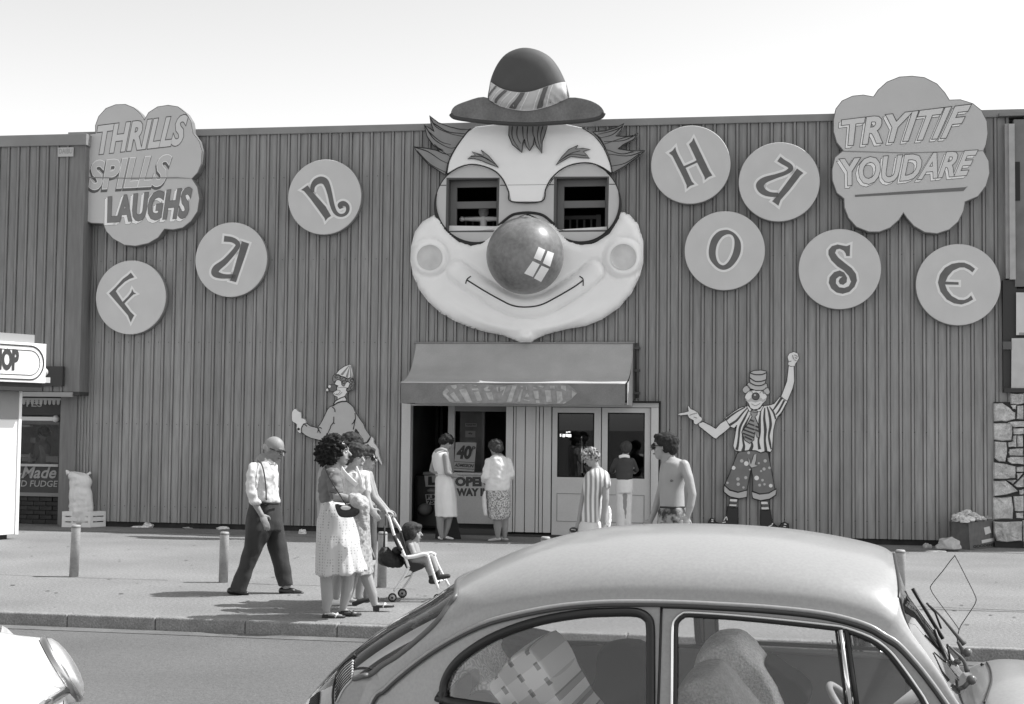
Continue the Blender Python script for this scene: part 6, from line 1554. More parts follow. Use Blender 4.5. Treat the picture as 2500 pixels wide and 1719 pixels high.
for sgn in (1, -1):
    dr = body_side[(sgn, 'door')]; bs = body_side[(sgn, 'rear_quarter')]
    def T(pts, r, n=8, closed=False, flat=1): 
        m = MB().tube(pts, r, n, closed=closed, flat=flat); return m if sgn == 1 else m.mirror_y()
    # quarter window: thick black seal, pane
    cpart('window_seal', T([on_side(x, z, .004) for x, z in Lq], .0155, 8, True), M_rub, bs)
    for L, par, ins in ((Lq, bs, .003), (Ld, dr, .006)):
        mb = MB(); P2 = [V((x, 0, z)) for x, z in L]; mb.prism(P2, V((0, .002, 0))); mb.v = [V((p.x, sidey(p.x, p.z) + ins + (p.y), p.z)) for p in mb.v]
        if sgn == -1: mb.mirror_y()
        cpart('window_pane', mb, M_gl, par)
    cpart('window_seal', T([on_side(x, z, .003) for x, z in Ld], .009, 8, True), M_rub, dr)
    cpart('chrome_trim', T([on_side(x, z, .010) for x, z in offset_poly(Ld, .009)], .005, 8, True), M_chr, dr)
    a = sxz(2052, 1537); b = sxz(2077, 1719); b = (b[0] + .01, ZBW)
    cpart('quarter_light_post', T([on_side(a[0], a[1], .012), on_side(*b, .012)], .0085, 8, flat=1), M_chr, dr)
    cpart('quarter_light_seal', T([on_side(a[0] + .018, a[1], .006), on_side(b[0] + .02, b[1], .006)], .0085, 8), M_rub, dr)
    cpart('quarter_light_seal', T([on_side(a[0] - .014, a[1], .006), on_side(b[0] - .014, b[1], .006)], .004, 8), M_rub, dr)
    # shut lines and gutter
    cpart('shut_line', T([on_side(0.0, z, .0015) for z in [ZLOW + (zdrip(0)[0] - .012 - ZLOW) * k / 12 for k in range(13)]], .0045, 6), M_rub, dr)
    cpart('shut_line', T([on_side(x, zdrip(x)[0] - .018, .0015) for x in [0.0 + .90 * k / 40 for k in range(41)]], .0045, 6), M_rub, dr)
    g = [p + V((0, -.008, 0)) for p in drip[7:]]
    cpart('rain_gutter', T(g, .0075, 8), M_body, bs)
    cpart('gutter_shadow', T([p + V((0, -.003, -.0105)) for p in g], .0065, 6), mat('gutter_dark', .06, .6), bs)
# front cowl and bonnet
from mathutils.bvhtree import BVHTree
hc = [V((.94, 0, .80)), V((1.00, 0, .90)), V((1.06, 0, .955)), V((1.16, 0, .985)), V((1.32, 0, .975)), V((1.5, 0, .90)), V((1.68, 0, .75)), V((1.82, 0, .55)), V((1.88, 0, .34))]
he = [V((.94, -.62, .70)), V((1.0, -.62, .76)), V((1.06, -.61, .77)), V((1.16, -.58, .76)), V((1.32, -.52, .72)), V((1.5, -.44, .64)), V((1.66, -.36, .52)), V((1.78, -.30, .40)), V((1.84, -.28, .28))]
mb = MB(); NH, NL = 60, 24
def hood(t, v):
    c = interp(hc, t); e = interp(he, t); e = V((e.x, e.y, e.z)); a = abs(v)
    z = e.z + (c.z - e.z) * math.sqrt(max(0, 1 - a ** 2.6)); x = c.x + (e.x - c.x) * a ** 2
    return V((x, e.y * -v, z))
mb.add([hood(i / NH, -1 + 2 * j / NL) for i in range(NH + 1) for j in range(NL + 1)], [(i * (NL + 1) + j, i * (NL + 1) + j + 1, (i + 1) * (NL + 1) + j + 1, (i + 1) * (NL + 1) + j) for i in range(NH) for j in range(NL)], True)
for k in range(len(mb.f)): mb.f[k] = mb.f[k][::-1]
bon = cpart('bonnet', mb, M_body)
bv = BVHTree.FromPolygons([CM @ p for p in mb.v], mb.f)
def on_bon(px, py, up=.003):
    d = ray(px, py).normalized(); h = bv.ray_cast(EYE, d)
    if h[0] is None: return None
    return CI @ (h[0]) + V((0, 0, up))
seam = [on_bon(*p) for p in smooth_open([V(p) for p in [(2368, 1598), (2390, 1606), (2409, 1619), (2419, 1640), (2420, 1665), (2411, 1695), (2403, 1719)]], 4)]
seam = [p for p in seam if p is not None]
if len(seam) > 3: cpart('bonnet_shut_line', MB().tube(seam, .0035, 6), M_rub, bon)
p = on_bon(2398, 1625)
if p is not None: cpart('rubber_stop', MB().ell(p, .007), M_rub, bon)
# wipers
for (piv, blade, arm, br, y, yb) in (((2362, 1593), ((2228, 1437), (2302, 1560)), ((2355, 1573), (2335, 1550), (2290, 1497), (2262, 1472)), ((2262, 1472), (2283, 1495), (2298, 1535)), .22, .26), ((2372, 1660), ((2281, 1537), (2317, 1632)), ((2362, 1640), (2352, 1612), (2330, 1590), (2312, 1573)), ((2312, 1573), (2318, 1600), (2318, 1612)), -.22, -.18)):
    w = cpart('wiper', MB().tube([cl(*q, yb) for q in blade], .007, 6), M_rub)
    cpart('wiper_arm', MB().tube(smooth_open([cl(*q, y) for q in arm], 3), [.011, .009, .008, .007, .006, .005, .004, .004, .004, .004], 6), mat('wiper_grey', .10, .35), w)
    cpart('wiper_bracket', MB().tube([cl(*q, (y + yb) / 2) for q in br], .004, 6), M_rub, w)
    c = cl(*piv, y); cpart('wiper_pivot', MB().ell(c, (.017, .017, .017)).ell(c + V((-.035, 0, -.035)), (.014, .014, .012)).tube([c, c + V((-.035, 0, -.035))], .008, 6), mat('pivot_grey', .12, .25), w)
# wire coat hanger used as an aerial
hy = .45
cpart('wire_aerial', MB().tube(smooth_open([cl(*q, hy) for q in [(2338, 1566), (2336, 1552), (2341, 1540), (2337, 1530), (2315, 1500), (2285, 1460), (2273, 1440), (2274, 1428), (2300, 1396), (2328, 1360), (2334, 1362), (2360, 1412), (2381, 1455), (2382, 1470), (2372, 1488), (2348, 1524), (2341, 1540), (2338, 1556)]], 4), 0.0019, 6), mat('wire', .06, .4), label='wire coat hanger bent into a diamond as an aerial')
cpart('aerial_base', MB().tube([cl(2338, 1566, hy), cl(2350, 1585, hy), cl(2358, 1600, hy)], [.006, .010, .018], 8), mat('wiper_grey', .10, .35))
# pale cloth headlining under the roof
mb = MB(); hid = {}
for sgn in (1, -1):
    for i in range(0, NT + 1, 2):
        for j in range(6, NV + 1, 2):
            q_ = grid[i][j]; hid[(sgn, i, j)] = len(mb.v); mb.v.append(V((q_.x + (.02 if i < 90 else 0), q_.y * sgn * .97, q_.z - .022)))
    for i in range(0, NT - 1, 2):
        for j in range(6, NV - 1, 2):
            if in_rw((i + 1.0) / NT, (j + 1.0) / NV): continue
            mb.f.append((hid[(sgn, i, j)], hid[(sgn, i + 2, j)], hid[(sgn, i + 2, j + 2)], hid[(sgn, i, j + 2)])); mb.sm.append(True)
cpart('headlining', mb, mat('headlining', .78, .9))
# pale sheet added just under the sloping rear window to lighten its glass
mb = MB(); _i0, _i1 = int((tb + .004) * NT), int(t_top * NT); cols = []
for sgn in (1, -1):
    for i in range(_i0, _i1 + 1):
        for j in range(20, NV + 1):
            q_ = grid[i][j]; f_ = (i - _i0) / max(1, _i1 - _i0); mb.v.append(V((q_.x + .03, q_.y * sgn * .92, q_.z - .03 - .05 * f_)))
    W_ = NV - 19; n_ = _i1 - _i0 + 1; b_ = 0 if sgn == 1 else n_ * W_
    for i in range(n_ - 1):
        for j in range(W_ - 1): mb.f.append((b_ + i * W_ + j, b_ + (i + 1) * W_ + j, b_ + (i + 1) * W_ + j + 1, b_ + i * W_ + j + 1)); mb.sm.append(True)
cpart('rear_glass_lightener', mb, mat('pale_lightener', .85, .9, var=.08, scale=6))
# engine air louvres
mbb = [p for r in grid for p in r]
bvs = BVHTree.FromPolygons([CM @ p for p in mbb], [(i * (NV + 1) + j, (i + 1) * (NV + 1) + j, (i + 1) * (NV + 1) + j + 1, i * (NV + 1) + j + 1) for i in range(NT) for j in range(NV)])
def on_body(px, py, up=.003):
    d = ray(px, py).normalized(); h = bvs.ray_cast(EYE, d)
    return None if h[0] is None else CI @ (h[0] + h[1] * (up if h[1].dot(d) < 0 else -up))
def surf_line(nm, pts, r, m, up=.003, par=None, n=4):
    P = [on_body(q[0], q[1], up) for q in smooth_open([V(p) for p in pts], n)]; P = [p for p in P if p is not None]
    if len(P) > 2: cpart(nm, MB().tube(P, r, 6), m, par)
lou = None
for i in range(8):
    a = V((862, 1612)).lerp(V((860, 1655)), i / 7); b = V((822, 1655)).lerp(V((821, 1712)), i / 7)
    surf_line('louvre', [a, a.lerp(b, .5) + V((-3, -3)), b], .0045, M_rub if i % 1 == 0 else M_body)
    surf_line('louvre_lip', [a + V((2, 2)), (a + V((2, 2))).lerp(b + V((2, 3)), .5) + V((-3, -3)), b + V((2, 3))], .004, mat('louvre_light', .5, .4))
surf_line('shut_line', [(868, 1600), (840, 1622), (822, 1650), (814, 1690), (814, 1719)], .004, M_rub)
for i in range(7):
    a = V((782, 1690)).lerp(V((780, 1718)), i / 6); b = V((760, 1708)).lerp(V((752, 1740)), i / 6); surf_line('louvre', [a, b], .004, M_rub)
# fenders, sills, wheels, bumpers (below the picture, kept simple but whole)
for sgn in (-1, 1):
    for cx_, cz2, rx, rz, yy in ((-1.22, .40, .42, .36, .60), (1.28, .42, .46, .38, .60)):
        mb = MB(); mb.ell((cx_, sgn * yy, cz2 - .06), (rx, .19, rz), nu=24, nv=16); cpart('fender', mb, M_body)
    for cx_ in (-1.20, 1.20):
        w = MB(); w.loft([[V((cx_ + r * math.cos(a), sgn * y, .315 + r * math.sin(a))) for a in [2 * math.pi * k / 32 for k in range(32)]] for r, y in ((.20, .62), (.29, .615), (.315, .64), (.315, .76), (.29, .785), (.20, .78))]); wh = cpart('wheel', w, mat('tyre', .02, .8))
        h = MB(); h.loft([[V((cx_ + r * math.cos(a), sgn * y, .315 + r * math.sin(a))) for a in [2 * math.pi * k / 24 for k in range(24)]] for r, y in ((.19, .785), (.15, .80), (.12, .815), (.02, .83))]); cpart('hub_cap', h, M_chr, wh)
    mb = MB(); mb.box((-.85, min(sgn * .60, sgn * .77), .24), (.85, max(sgn * .60, sgn * .77), .29)); cpart('running_board', mb, M_rub, bevel=.01)
mb = MB(); mb.tube(smooth_open([V((-1.75, -.7, .42)), V((-2.0, -.35, .42)), V((-2.05, 0, .42)), V((-2.0, .35, .42)), V((-1.75, .7, .42))], 4), .05, 8); cpart('bumper', mb, M_chr)
mb = MB(); mb.tube(smooth_open([V((1.72, -.72, .42)), V((1.98, -.35, .42)), V((2.03, 0, .42)), V((1.98, .35, .42)), V((1.72, .72, .42))], 4), .05, 8); cpart('bumper', mb, M_chr)
mb = MB(); mb.box((-1.3, -.58, .22), (1.35, .58, .26)); cpart('floor_pan', mb, mat('floor_pan', .25, .9))
# interior
def pillow(nm, outline, y0, y1, m, rnd=.05, n=8, label=None, disp=0, par=None, sm=4, top=None):
    """side outline in photo pixels (at the near face), given its width across the car with rounded faces"""
    O = [cl(p[0], p[1], (y0 + y1) / 2) for p in outline]; O = [V((p.x, 0, p.z)) for p in smooth_closed(O, sm)]
    c = sum(O, V((0, 0, 0))) / len(O); R = []
    for k in range(n + 1):
        a = math.pi * k / n; f = 1 - rnd * (1 - math.sin(a) ** .6) * 3; y = (y0 + y1) / 2 - (y1 - y0) / 2 * math.cos(a)
        R.append([V((c.x + (p.x - c.x) * f, y, c.z + (p.z - c.z) * f)) for p in O])
    mb = MB(); mb.loft(R)
    if disp: mb.v = [p + V((noise.noise(p * 60), noise.noise(p * 60 + V((5, 0, 0))), noise.noise(p * 60 + V((0, 9, 0))))) * disp for p in mb.v]
    return cpart(nm, mb, m, par, label=label)
def fluffy(name, v): return mat(name, v, .95, var=.2, scale=7, var2=.28, scale2=110, bump=.6, bscale=150)
pillow('front_seat', [(1704, 1719), (1702, 1640), (1703, 1608), (1716, 1575), (1745, 1551), (1785, 1546), (1815, 1556), (1852, 1592), (1895, 1650), (1925, 1719), (1960, 1800), (1720, 1800)], .10, .50, fluffy('seat_cover_pale', .90), label='far front seat in a pale fluffy cover', disp=.004)
pillow('front_seat', [(1655, 1740), (1656, 1690), (1672, 1655), (1700, 1633), (1735, 1627), (1765, 1637), (1800, 1680), (1832, 1719), (1870, 1790), (1650, 1800)], -.52, -.12, fluffy('seat_cover_grey', .60), label='near front seat in a mottled grey fluffy cover', disp=.004)
def plaid(N, c):
    mp = N.nodes.new('ShaderNodeMapping'); mp.inputs['Rotation'].default_value = (0, R_(-52), 0); N.links.new(c, mp.inputs[0])
    sp = N.nodes.new('ShaderNodeSeparateXYZ'); N.links.new(mp.outputs[0], sp.inputs[0])
    def band(axis, freq, lo, ph=0.0):
        a = N.nodes.new('ShaderNodeMath'); a.operation = 'MULTIPLY_ADD'; a.inputs[1].default_value = freq; a.inputs[2].default_value = ph; N.links.new(sp.outputs[axis], a.inputs[0])
        f = N.nodes.new('ShaderNodeMath'); f.operation = 'FRACT'; N.links.new(a.outputs[0], f.inputs[0])
        g = N.nodes.new('ShaderNodeMath'); g.operation = 'LESS_THAN'; g.inputs[1].default_value = lo; N.links.new(f.outputs[0], g.inputs[0]); return g.outputs[0]
    x1 = band('Z', 7.0, .42); z1 = band('X', 8.0, .45); d1 = band('Z', 14.0, .22, .3); d2 = band('X', 16.0, .45, .2)
    def mad(a, k, b):
        n = N.nodes.new('ShaderNodeMath'); n.operation = 'MULTIPLY_ADD'; N.links.new(a, n.inputs[0]); n.inputs[1].default_value = k
        if isinstance(b, float): n.inputs[2].default_value = b
        else: N.links.new(b, n.inputs[2])
        return n.outputs[0]
    s = mad(x1, -.20, 1.0); s = mad(z1, -.22, s)
    m = N.nodes.new('ShaderNodeMath'); m.operation = 'MULTIPLY'; N.links.new(d1, m.inputs[0]); N.links.new(d2, m.inputs[1]); s = mad(m.outputs[0], -.62, s)
    mx = N.nodes.new('ShaderNodeMath'); mx.operation = 'MAXIMUM'; mx.inputs[1].default_value = .03; N.links.new(s, mx.inputs[0]); return mx.outputs[0]
ZI = zo(1080, 1480, 4.298)
M_plaid = pattern('plaid_blanket', plaid, .9)
pl = [ZI(*p) for p in [(1040, 335), (1090, 350), (1180, 440), (1260, 570), (1320, 720), (1400, 860), (1500, 1040), (1650, 1300), (1000, 1300), (820, 1040), (740, 900), (640, 770), (630, 700), (730, 580), (850, 430)]]
pillow('blanket', pl, -.52, -.08, M_plaid, label='folded plaid blanket on the rear seat', rnd=.03)
def floral(N, c):
    v = N.nodes.new('ShaderNodeTexVoronoi'); v.inputs['Scale'].default_value = 22; N.links.new(c, v.inputs['Vector'])
    w = N.nodes.new('ShaderNodeMath'); w.operation = 'MULTIPLY'; w.inputs[1].default_value = 26; N.links.new(v.outputs['Distance'], w.inputs[0])
    s = N.nodes.new('ShaderNodeMath'); s.operation = 'SINE'; N.links.new(w.outputs[0], s.inputs[0])
    n = N.nodes.new('ShaderNodeTexNoise'); n.inputs['Scale'].default_value = 90; N.links.new(c, n.inputs['Vector'])
    a = N.nodes.new('ShaderNodeMath'); a.operation = 'ADD'; N.links.new(s.outputs[0], a.inputs[0]); N.links.new(n.outputs['Fac'], a.inputs[1])
    r = N.nodes.new('ShaderNodeMapRange'); r.inputs['From Min'].default_value = -.4; r.inputs['From Max'].default_value = 1.2; r.inputs['To Min'].default_value = .95; r.inputs['To Max'].default_value = .50; N.links.new(a.outputs[0], r.inputs['Value']); return r.outputs[0]
M_flo = pattern('floral_cushion', floral, .9)
pillow('cushion', [ZI(*p) for p in [(460, 425), (530, 520), (600, 620), (620, 690), (560, 720), (420, 800), (340, 860), (60, 900), (-40, 760), (100, 620), (280, 500)]], -.30, .20, M_flo, label='floral cushion wedged against the blanket')
pillow('cushion', [ZI(*p) for p in [(480, 730), (560, 720), (650, 770), (740, 880), (820, 1040), (900, 1250), (200, 1250), (250, 980), (330, 880)]], -.46, -.20, M_flo, label='lower floral cushion')
pillow('bag', [ZI(*p) for p in [(280, 680), (345, 700), (335, 860), (300, 920), (360, 880), (520, 880), (620, 940), (740, 1100), (700, 1300), (0, 1300), (40, 920)]], -.50, -.40, mat('dark_cloth', .06, .9, var=.2, scale=20), label='dark bag beside the cushions')
pillow('rear_seat', [(1200, 1565), (1240, 1545), (1290, 1548), (1340, 1568), (1400, 1640), (1440, 1719), (1500, 1850), (1120, 1850), (1120, 1700)], .10, .56, mat('rear_seat', .10, .85, var=.3, scale=10, var2=.2, scale2=70))
pillow('jacket', [ZI(*p) for p in [(1700, 400), (2140, 405), (2140, 900), (2100, 1200), (1500, 1200), (1560, 880), (1640, 700)]], .30, .50, mat('black_cloth', .006, .95, spec=.1), label='black coat hanging inside at the far door post')
pillow('bag', [(1868, 1610), (1885, 1607), (1930, 1640), (1950, 1650), (1980, 1680), (1980, 1700), (1960, 1719), (1900, 1800), (1850, 1700)], .20, .48, mat('black_bag', .008, .8, spec=.1), label='black bag in front of the far seat')
# inner trim of the far side, dashboard, steering wheel, mirror
for sgn in (1,):
    mb = MB(); mb.box((-.75, .655, .30), (.90, .66, ZBW + .0)); cpart('door_card', mb, mat('door_card', .26, .8, var=.1, scale=5))
    cpart('window_ledge', MB().tube([V((.08, .635, ZBW + .012)), V((.86, .635, ZBW + .012))], .012, 8), mat('ledge_pale', .35, .4))
    cpart('window_ledge', MB().tube([V((.08, .655, ZBW + .035)), V((.86, .655, ZBW + .035))], .009, 8), M_rub)
mb = MB(); mb.box((.80, -.56, .55), (.93, .56, .86)); cpart('dashboard', mb, mat('dash', .05, .6), bevel=.03)
sc2 = V((.66, -.30, .80)); ax = V((.75, 0, .66)).normalized(); a1 = V((0, 1, 0)); a2 = ax.cross(a1)
cpart('steering_wheel', MB().tube([sc2 + a1 * .195 * math.cos(w) + a2 * .195 * math.sin(w) for w in [2 * math.pi * k / 32 for k in range(32)]], .012, 8, closed=True).tube([sc2 - a1 * .19, sc2 + a1 * .19], .010, 6).tube([sc2, sc2 + ax * .25], .02, 8), mat('wheel_pale', .45, .35))
c = cl(2108, 1567, .62); cpart('door_mirror', MB().ell(c + V((0, .08, 0)), (.03, .03, .045)), M_rub); cpart('mirror_stalk', MB().tube([c + V((.02, .08, -.02)), c + V((.09, .03, -.06))], .006, 6), M_chr)
# ================================================================== WHITE CAR CORNER, BOTTOM LEFT
ZW = zo(0, 1500, 7.29)
wcD = 4.9
def wp(x, y, d=0): return at_y(*ZW(x, y), wcD + d)
wc = thing('white_car', 'white car cut off by the lower left corner with a big raised headlamp', 'car', V((wp(600, 1300).x - .6, wcD + .3, -.1)), 0)
M_wcar = mat('white_car_paint', .88, .3, coat=1.0)
# front wing: from the lamp rim back and down
lc = wp(1080, 930, .06); 
ell_c = (1115, 965); 
top = wp(740, 415, .05); bot = wp(1430, 1545, .05); ld = (bot - top); lr = ld.length / 2; lcen = (top + bot) / 2; la = ld.normalized()
ln = V((-la.z, 0, la.x)); ln = ln if ln.x > 0 else -ln
dv = (lcen - EYE).normalized(); ln = la.cross(dv).normalized(); ln = ln if ln.x > 0 else -ln
ln = (ln * .995 - dv * .055).normalized(); lb = la.cross(ln).normalized()
def ringL(r, o, n=40): return [lcen + (la * math.cos(2 * math.pi * k / n) + lb * math.sin(2 * math.pi * k / n)) * r * lr + ln * o for k in range(n)]
mb = MB(); rr = []
back = V((-1, .05, -.10))
for f, r in ((0, .98), (.05, 1.06), (.16, 1.18), (.35, 1.35), (.7, 1.65), (1.2, 1.9)):
    ring = ringL(r, -.01)
    rr.append([p + back * f * .55 + V((0, 0, .04 * f)) for p in ring])
mb.loft(rr, cap=False); part('wing', mb, M_wcar, wc)
part('lamp_rim', MB().loft([ringL(1.0, -.008), ringL(1.02, .002), ringL(1.0, .012), ringL(.95, .016), ringL(.90, .008)], cap=False), mat('rim_chrome2', .55, .3, metal=1), wc)
hl = part('headlamp', MB().loft([ringL(.90, .005), ringL(.5, -.05), ringL(.02, -.07)], cap=False), mat('lamp_dark', .05, .3), wc)
part('lens', MB().loft([ringL(.93, .012), ringL(.85, .026), ringL(.66, .038), ringL(.42, .045), ringL(.2, .048), ringL(.01, .049)], cap=False), glass('lamp_glass', .45, .35), hl)
part('reflector', MB().loft([ringL(.88, .006), ringL(.70, .014), ringL(.35, .022), ringL(.02, .024)], cap=False), mat('lamp_grey2', .14, .4, var=.2, scale=20), hl)
part('bulb', MB().ell(lcen + la * lr * .74 + ln * .02, .014), mat('bulb_glass', .2, .1, metal=.6), hl)
# bonnet sheet and front panel
P_ = [wp(-900, 560, .0), wp(0, 420, .25), wp(40, 200, .55), wp(130, 250, .6), wp(250, 365, .55), wp(705, 415, .30), wp(1180, 1320, -.02), wp(760, 1600, -.35), wp(300, 2000, -.6), wp(-900, 2400, -.7)]
c = sum(P_, V((0, 0, 0))) / len(P_)
mb = MB(); N_ = len(P_); n0 = len(mb.v); mb.v += P_ + [c + V((0, 0, .03))]; 
for i in range(N_): mb.f.append((i, (i + 1) % N_, N_)); mb.sm.append(False)
part('bonnet', mb, M_wcar, wc, recalc=False)
mb = MB(); q = [wp(-900, 2420, -.7), wp(760, 1610, -.35), wp(1180, 1335, -.02), wp(1225, 1350, .0), wp(1225, 1360, .0), wp(780, 1640, -.35), wp(-900, 2480, -.7)]
mb.tube([wp(-900, 2430, -.7), wp(300, 2010, -.6), wp(760, 1610, -.35), wp(1215, 1340, -.01)], .016, 8); part('trim_strip', mb, mat('rim_chrome', .8, .12, metal=1), wc)
mb = MB(); a = wp(1215, 1352, -.0); b = wp(760, 1622, -.35); c_ = wp(300, 2020, -.6); dn = V((0, 0, -.9)); mb.loft([[a, b, c_], [p + V((0, 0, p.z * 0 - .0)) + V((0, 0, -(p.z + .02))) + V((.0, 0, 0)) for p in (a, b, c_)]], cap=False, closed=False, smooth=False); part('side_panel', mb, M_wcar, wc)
mb = MB(); a2 = wp(1150, 1530, -.06); mb.box(a2 + V((-.06, -.012, -.06)), a2 + V((.0, -.002, .0))); part('vent', mb, mat('vent_dark', .05, .6), wc)
for kx in (-.9, ): 
    w = MB(); yy = wcD - .3; cx_ = lcen.x - .45; w.loft([[V((cx_ + r * math.cos(a), y, .19 + r * math.sin(a))) for a in [2 * math.pi * k / 28 for k in range(28)]] for r, y in ((.18, yy), (.27, yy - .01), (.29, yy + .02), (.29, yy + .14), (.2, yy + .16))]); part('wheel', w, mat('tyre', .02, .8), wc)
# ---- patterned cloths
def dots(lo, hi, sc, th=.25):
    def f(N, c):
        v = N.nodes.new('ShaderNodeTexVoronoi'); v.inputs['Scale'].default_value = sc; v.inputs['Randomness'].default_value = .2; N.links.new(c, v.inputs['Vector'])
        r = N.nodes.new('ShaderNodeMapRange'); r.inputs['From Min'].default_value = th - .06; r.inputs['From Max'].default_value = th + .06; r.inputs['To Min'].default_value = lo; r.inputs['To Max'].default_value = hi; N.links.new(v.outputs['Distance'], r.inputs['Value']); return r.outputs[0]
    return f
def blotch(lo, hi, sc):
    def f(N, c):
        n = N.nodes.new('ShaderNodeTexNoise'); n.inputs['Scale'].default_value = sc; n.inputs['Detail'].default_value = 3; N.links.new(c, n.inputs['Vector'])
        r = N.nodes.new('ShaderNodeMapRange'); r.inputs['From Min'].default_value = .42; r.inputs['From Max'].default_value = .58; r.inputs['To Min'].default_value = lo; r.inputs['To Max'].default_value = hi; N.links.new(n.outputs['Fac'], r.inputs['Value']); return r.outputs[0]
    return f
def stripes(lo, hi, sc, axis='X', duty=.5):
    def f(N, c):
        sp = N.nodes.new('ShaderNodeSeparateXYZ'); N.links.new(c, sp.inputs[0])
        n = N.nodes.new('ShaderNodeTexNoise'); n.inputs['Scale'].default_value = 3; N.links.new(c, n.inputs['Vector'])
        a = N.nodes.new('ShaderNodeMath'); a.operation = 'MULTIPLY_ADD'; a.inputs[1].default_value = .02; N.links.new(n.outputs['Fac'], a.inputs[0]); N.links.new(sp.outputs[axis], a.inputs[2])
        m = N.nodes.new('ShaderNodeMath'); m.operation = 'MULTIPLY'; m.inputs[1].default_value = sc; N.links.new(a.outputs[0], m.inputs[0])
        s_ = N.nodes.new('ShaderNodeMath'); s_.operation = 'SINE'; N.links.new(m.outputs[0], s_.inputs[0])
        r = N.nodes.new('ShaderNodeMapRange'); r.inputs['From Min'].default_value = -.5 + duty - .5; r.inputs['From Max'].default_value = .5 + duty - .5; r.inputs['To Min'].default_value = lo; r.inputs['To Max'].default_value = hi; N.links.new(s_.outputs[0], r.inputs['Value']); return r.outputs[0]
    return f
M_skin_o = skinmat(.26); M_skin_w = skinmat(.31)
def shoe(s, heel, toe, r, m, dy, h=.0, nm='shoe', strap=None, heelh=0):
    a = s.P(*heel, dy); b = s.P(*toe, dy); R0 = s.R(r); d = (b - a)
    mb = MB(); c = (a + b) / 2
    mb.cap(a + V((0, 0, R0)), a + d * .45 + V((0, 0, R0 * .9)), R0, R0 * .95, 10, fl=Matrix(((1, 0, 0), (0, 1.0, 0), (0, 0, .95)))); mb.cap(a + d * .4 + V((0, 0, R0 * .8)), b + V((-R0 * .6 * (1 if d.x > 0 else -1), 0, R0 * .55)), R0 * .95, R0 * .6, 10)
    if heelh: mb.box(a + V((-R0 * .7, -R0 * .6, -heelh)), a + V((R0 * .7, R0 * .6, R0)))
    return s.cloth(nm, mb, m, .006, 3)
# ================================================================== 1  ELDERLY MAN IN BRACES
ZM = zo(560, 1050, 3.8)
p = Person('bald elderly man in glasses, white shirt, braces and dark trousers walking right with head bowed', 14.45, (300, 1530), ZM); p.k = 3.8
hc_ = p.P(418, 178, -.02); p.head(hc_, .262, -18, -22, nose=1.2); p.neck(p.P(350, 290), .055)
p.limb([p.P(240, 420, -.14), p.P(215, 640, -.22), p.P(300, 790, -.24)], [p.R(34), p.R(32), p.R(24)])
p.hand(p.P(300, 785, -.24), p.P(352, 900, -.24) - p.P(300, 785, -.24), V((.5, -.8, .2)), .19, .35, -1)
p.limb([p.P(380, 360, .18), p.P(400, 620, .22), p.P(430, 760, .20)], [p.R(40), p.R(32), p.R(24)]); p.hand(p.P(430, 765, .20), V((.3, 0, -1)), V((.5, .8, .2)), .18, .4, 1)
p.skin.cap(p.P(330, 300), p.P(330, 600), .10, .13); p.skin.cap(p.P(330, 370), p.P(240, 420, -.14), .08, .04); p.skin.cap(p.P(330, 370), p.P(380, 370, .17), .08, .04); p.skin.cap(p.P(330, 600), p.P(330, 790), .12, .11)
p.limb([p.P(300, 780, -.06), p.P(90, 1440, -.09)], [.09, .05]); p.limb([p.P(370, 780, .06), p.P(527, 1440, .09)], [.09, .05])
p.body(M_skin_o)
p.face(brows=.2, lips=.08)
m_sh = clothmat(.62, var=.12, scale=14)
mb = p.shell([(335, 372, 262, .06), (285, 400, 285, .11), (222, 430, 315, .17), (178, 450, 370, .19), (170, 452, 450, .19), (178, 448, 540, .18), (186, 455, 600, .18), (196, 462, 655, .175), (200, 455, 678, .17)], .15)
p.limb([p.P(222, 352, -.17), p.P(205, 500, -.22), p.P(222, 660, -.235), p.P(258, 668, -.235)], [p.R(52), p.R(50), p.R(44), p.R(40)], mb)
p.limb([p.P(385, 352, .15), p.P(400, 500, .20), p.P(415, 640, .21)], [p.R(50), p.R(46), p.R(40)], mb)
shirt_ = p.cloth('shirt', mb, m_sh, .010, 4, folds(.017, 13, 12, 1))
mb = MB(); mb.tube(smooth_open([p.P(325, 262, -.07), p.P(352, 300, -.10), p.P(385, 322, -.10), p.P(418, 305, -.08)], 3), .016, 8, flat=.6); part('collar', mb, m_sh, p.root)
mb = MB(); P3 = [(262, 283, -.10), (295, 310, -.20), (318, 380, -.225), (332, 470, -.225), (340, 560, -.215), (342, 650, -.20)]; mb.tube(smooth_open([p.P(*q) for q in P3], 4), .013, 8, flat=.35); part('braces', mb, clothmat(.12), p.root)
m_tr = clothmat(.036, var=.2, scale=8)
mb = p.shell([(196, 455, 660, .165), (172, 470, 740, .17), (152, 488, 840, .17), (150, 480, 930, .165)], .16)
for m2 in (p.shell([(164, 396, 800, .11, -.06), (152, 392, 900, .11, -.08), (146, 365, 980, .105, -.09), (136, 318, 1070, .095, -.09), (112, 270, 1160, .09, -.09), (82, 228, 1260, .085, -.09), (50, 196, 1360, .08, -.09), (18, 166, 1440, .075, -.09), (10, 154, 1486, .075, -.09)], .1, tilt=26), p.shell([(300, 492, 800, .11, .05), (322, 500, 900, .11, .07), (338, 514, 980, .10, .08), (358, 536, 1080, .095, .09), (380, 548, 1160, .09, .09), (404, 562, 1250, .085, .09), (430, 576, 1340, .08, .09), (460, 592, 1446, .075, .09)], .1, tilt=-6)):
    b_ = len(mb.v); mb.v += m2.v; mb.f += [tuple(b_ + i for i in f) for f in m2.f]; mb.sm += m2.sm
def creases(q):
    d = q.x * .5 + q.z; return .006 * noise.noise(V((q.x * 5, q.y * 5, d * 13 + 3))) + .012 * noise.noise(V((q.x * 14, q.y * 8, q.z * 2.2)))
p.cloth('trousers', mb, m_tr, .010, 2, creases)
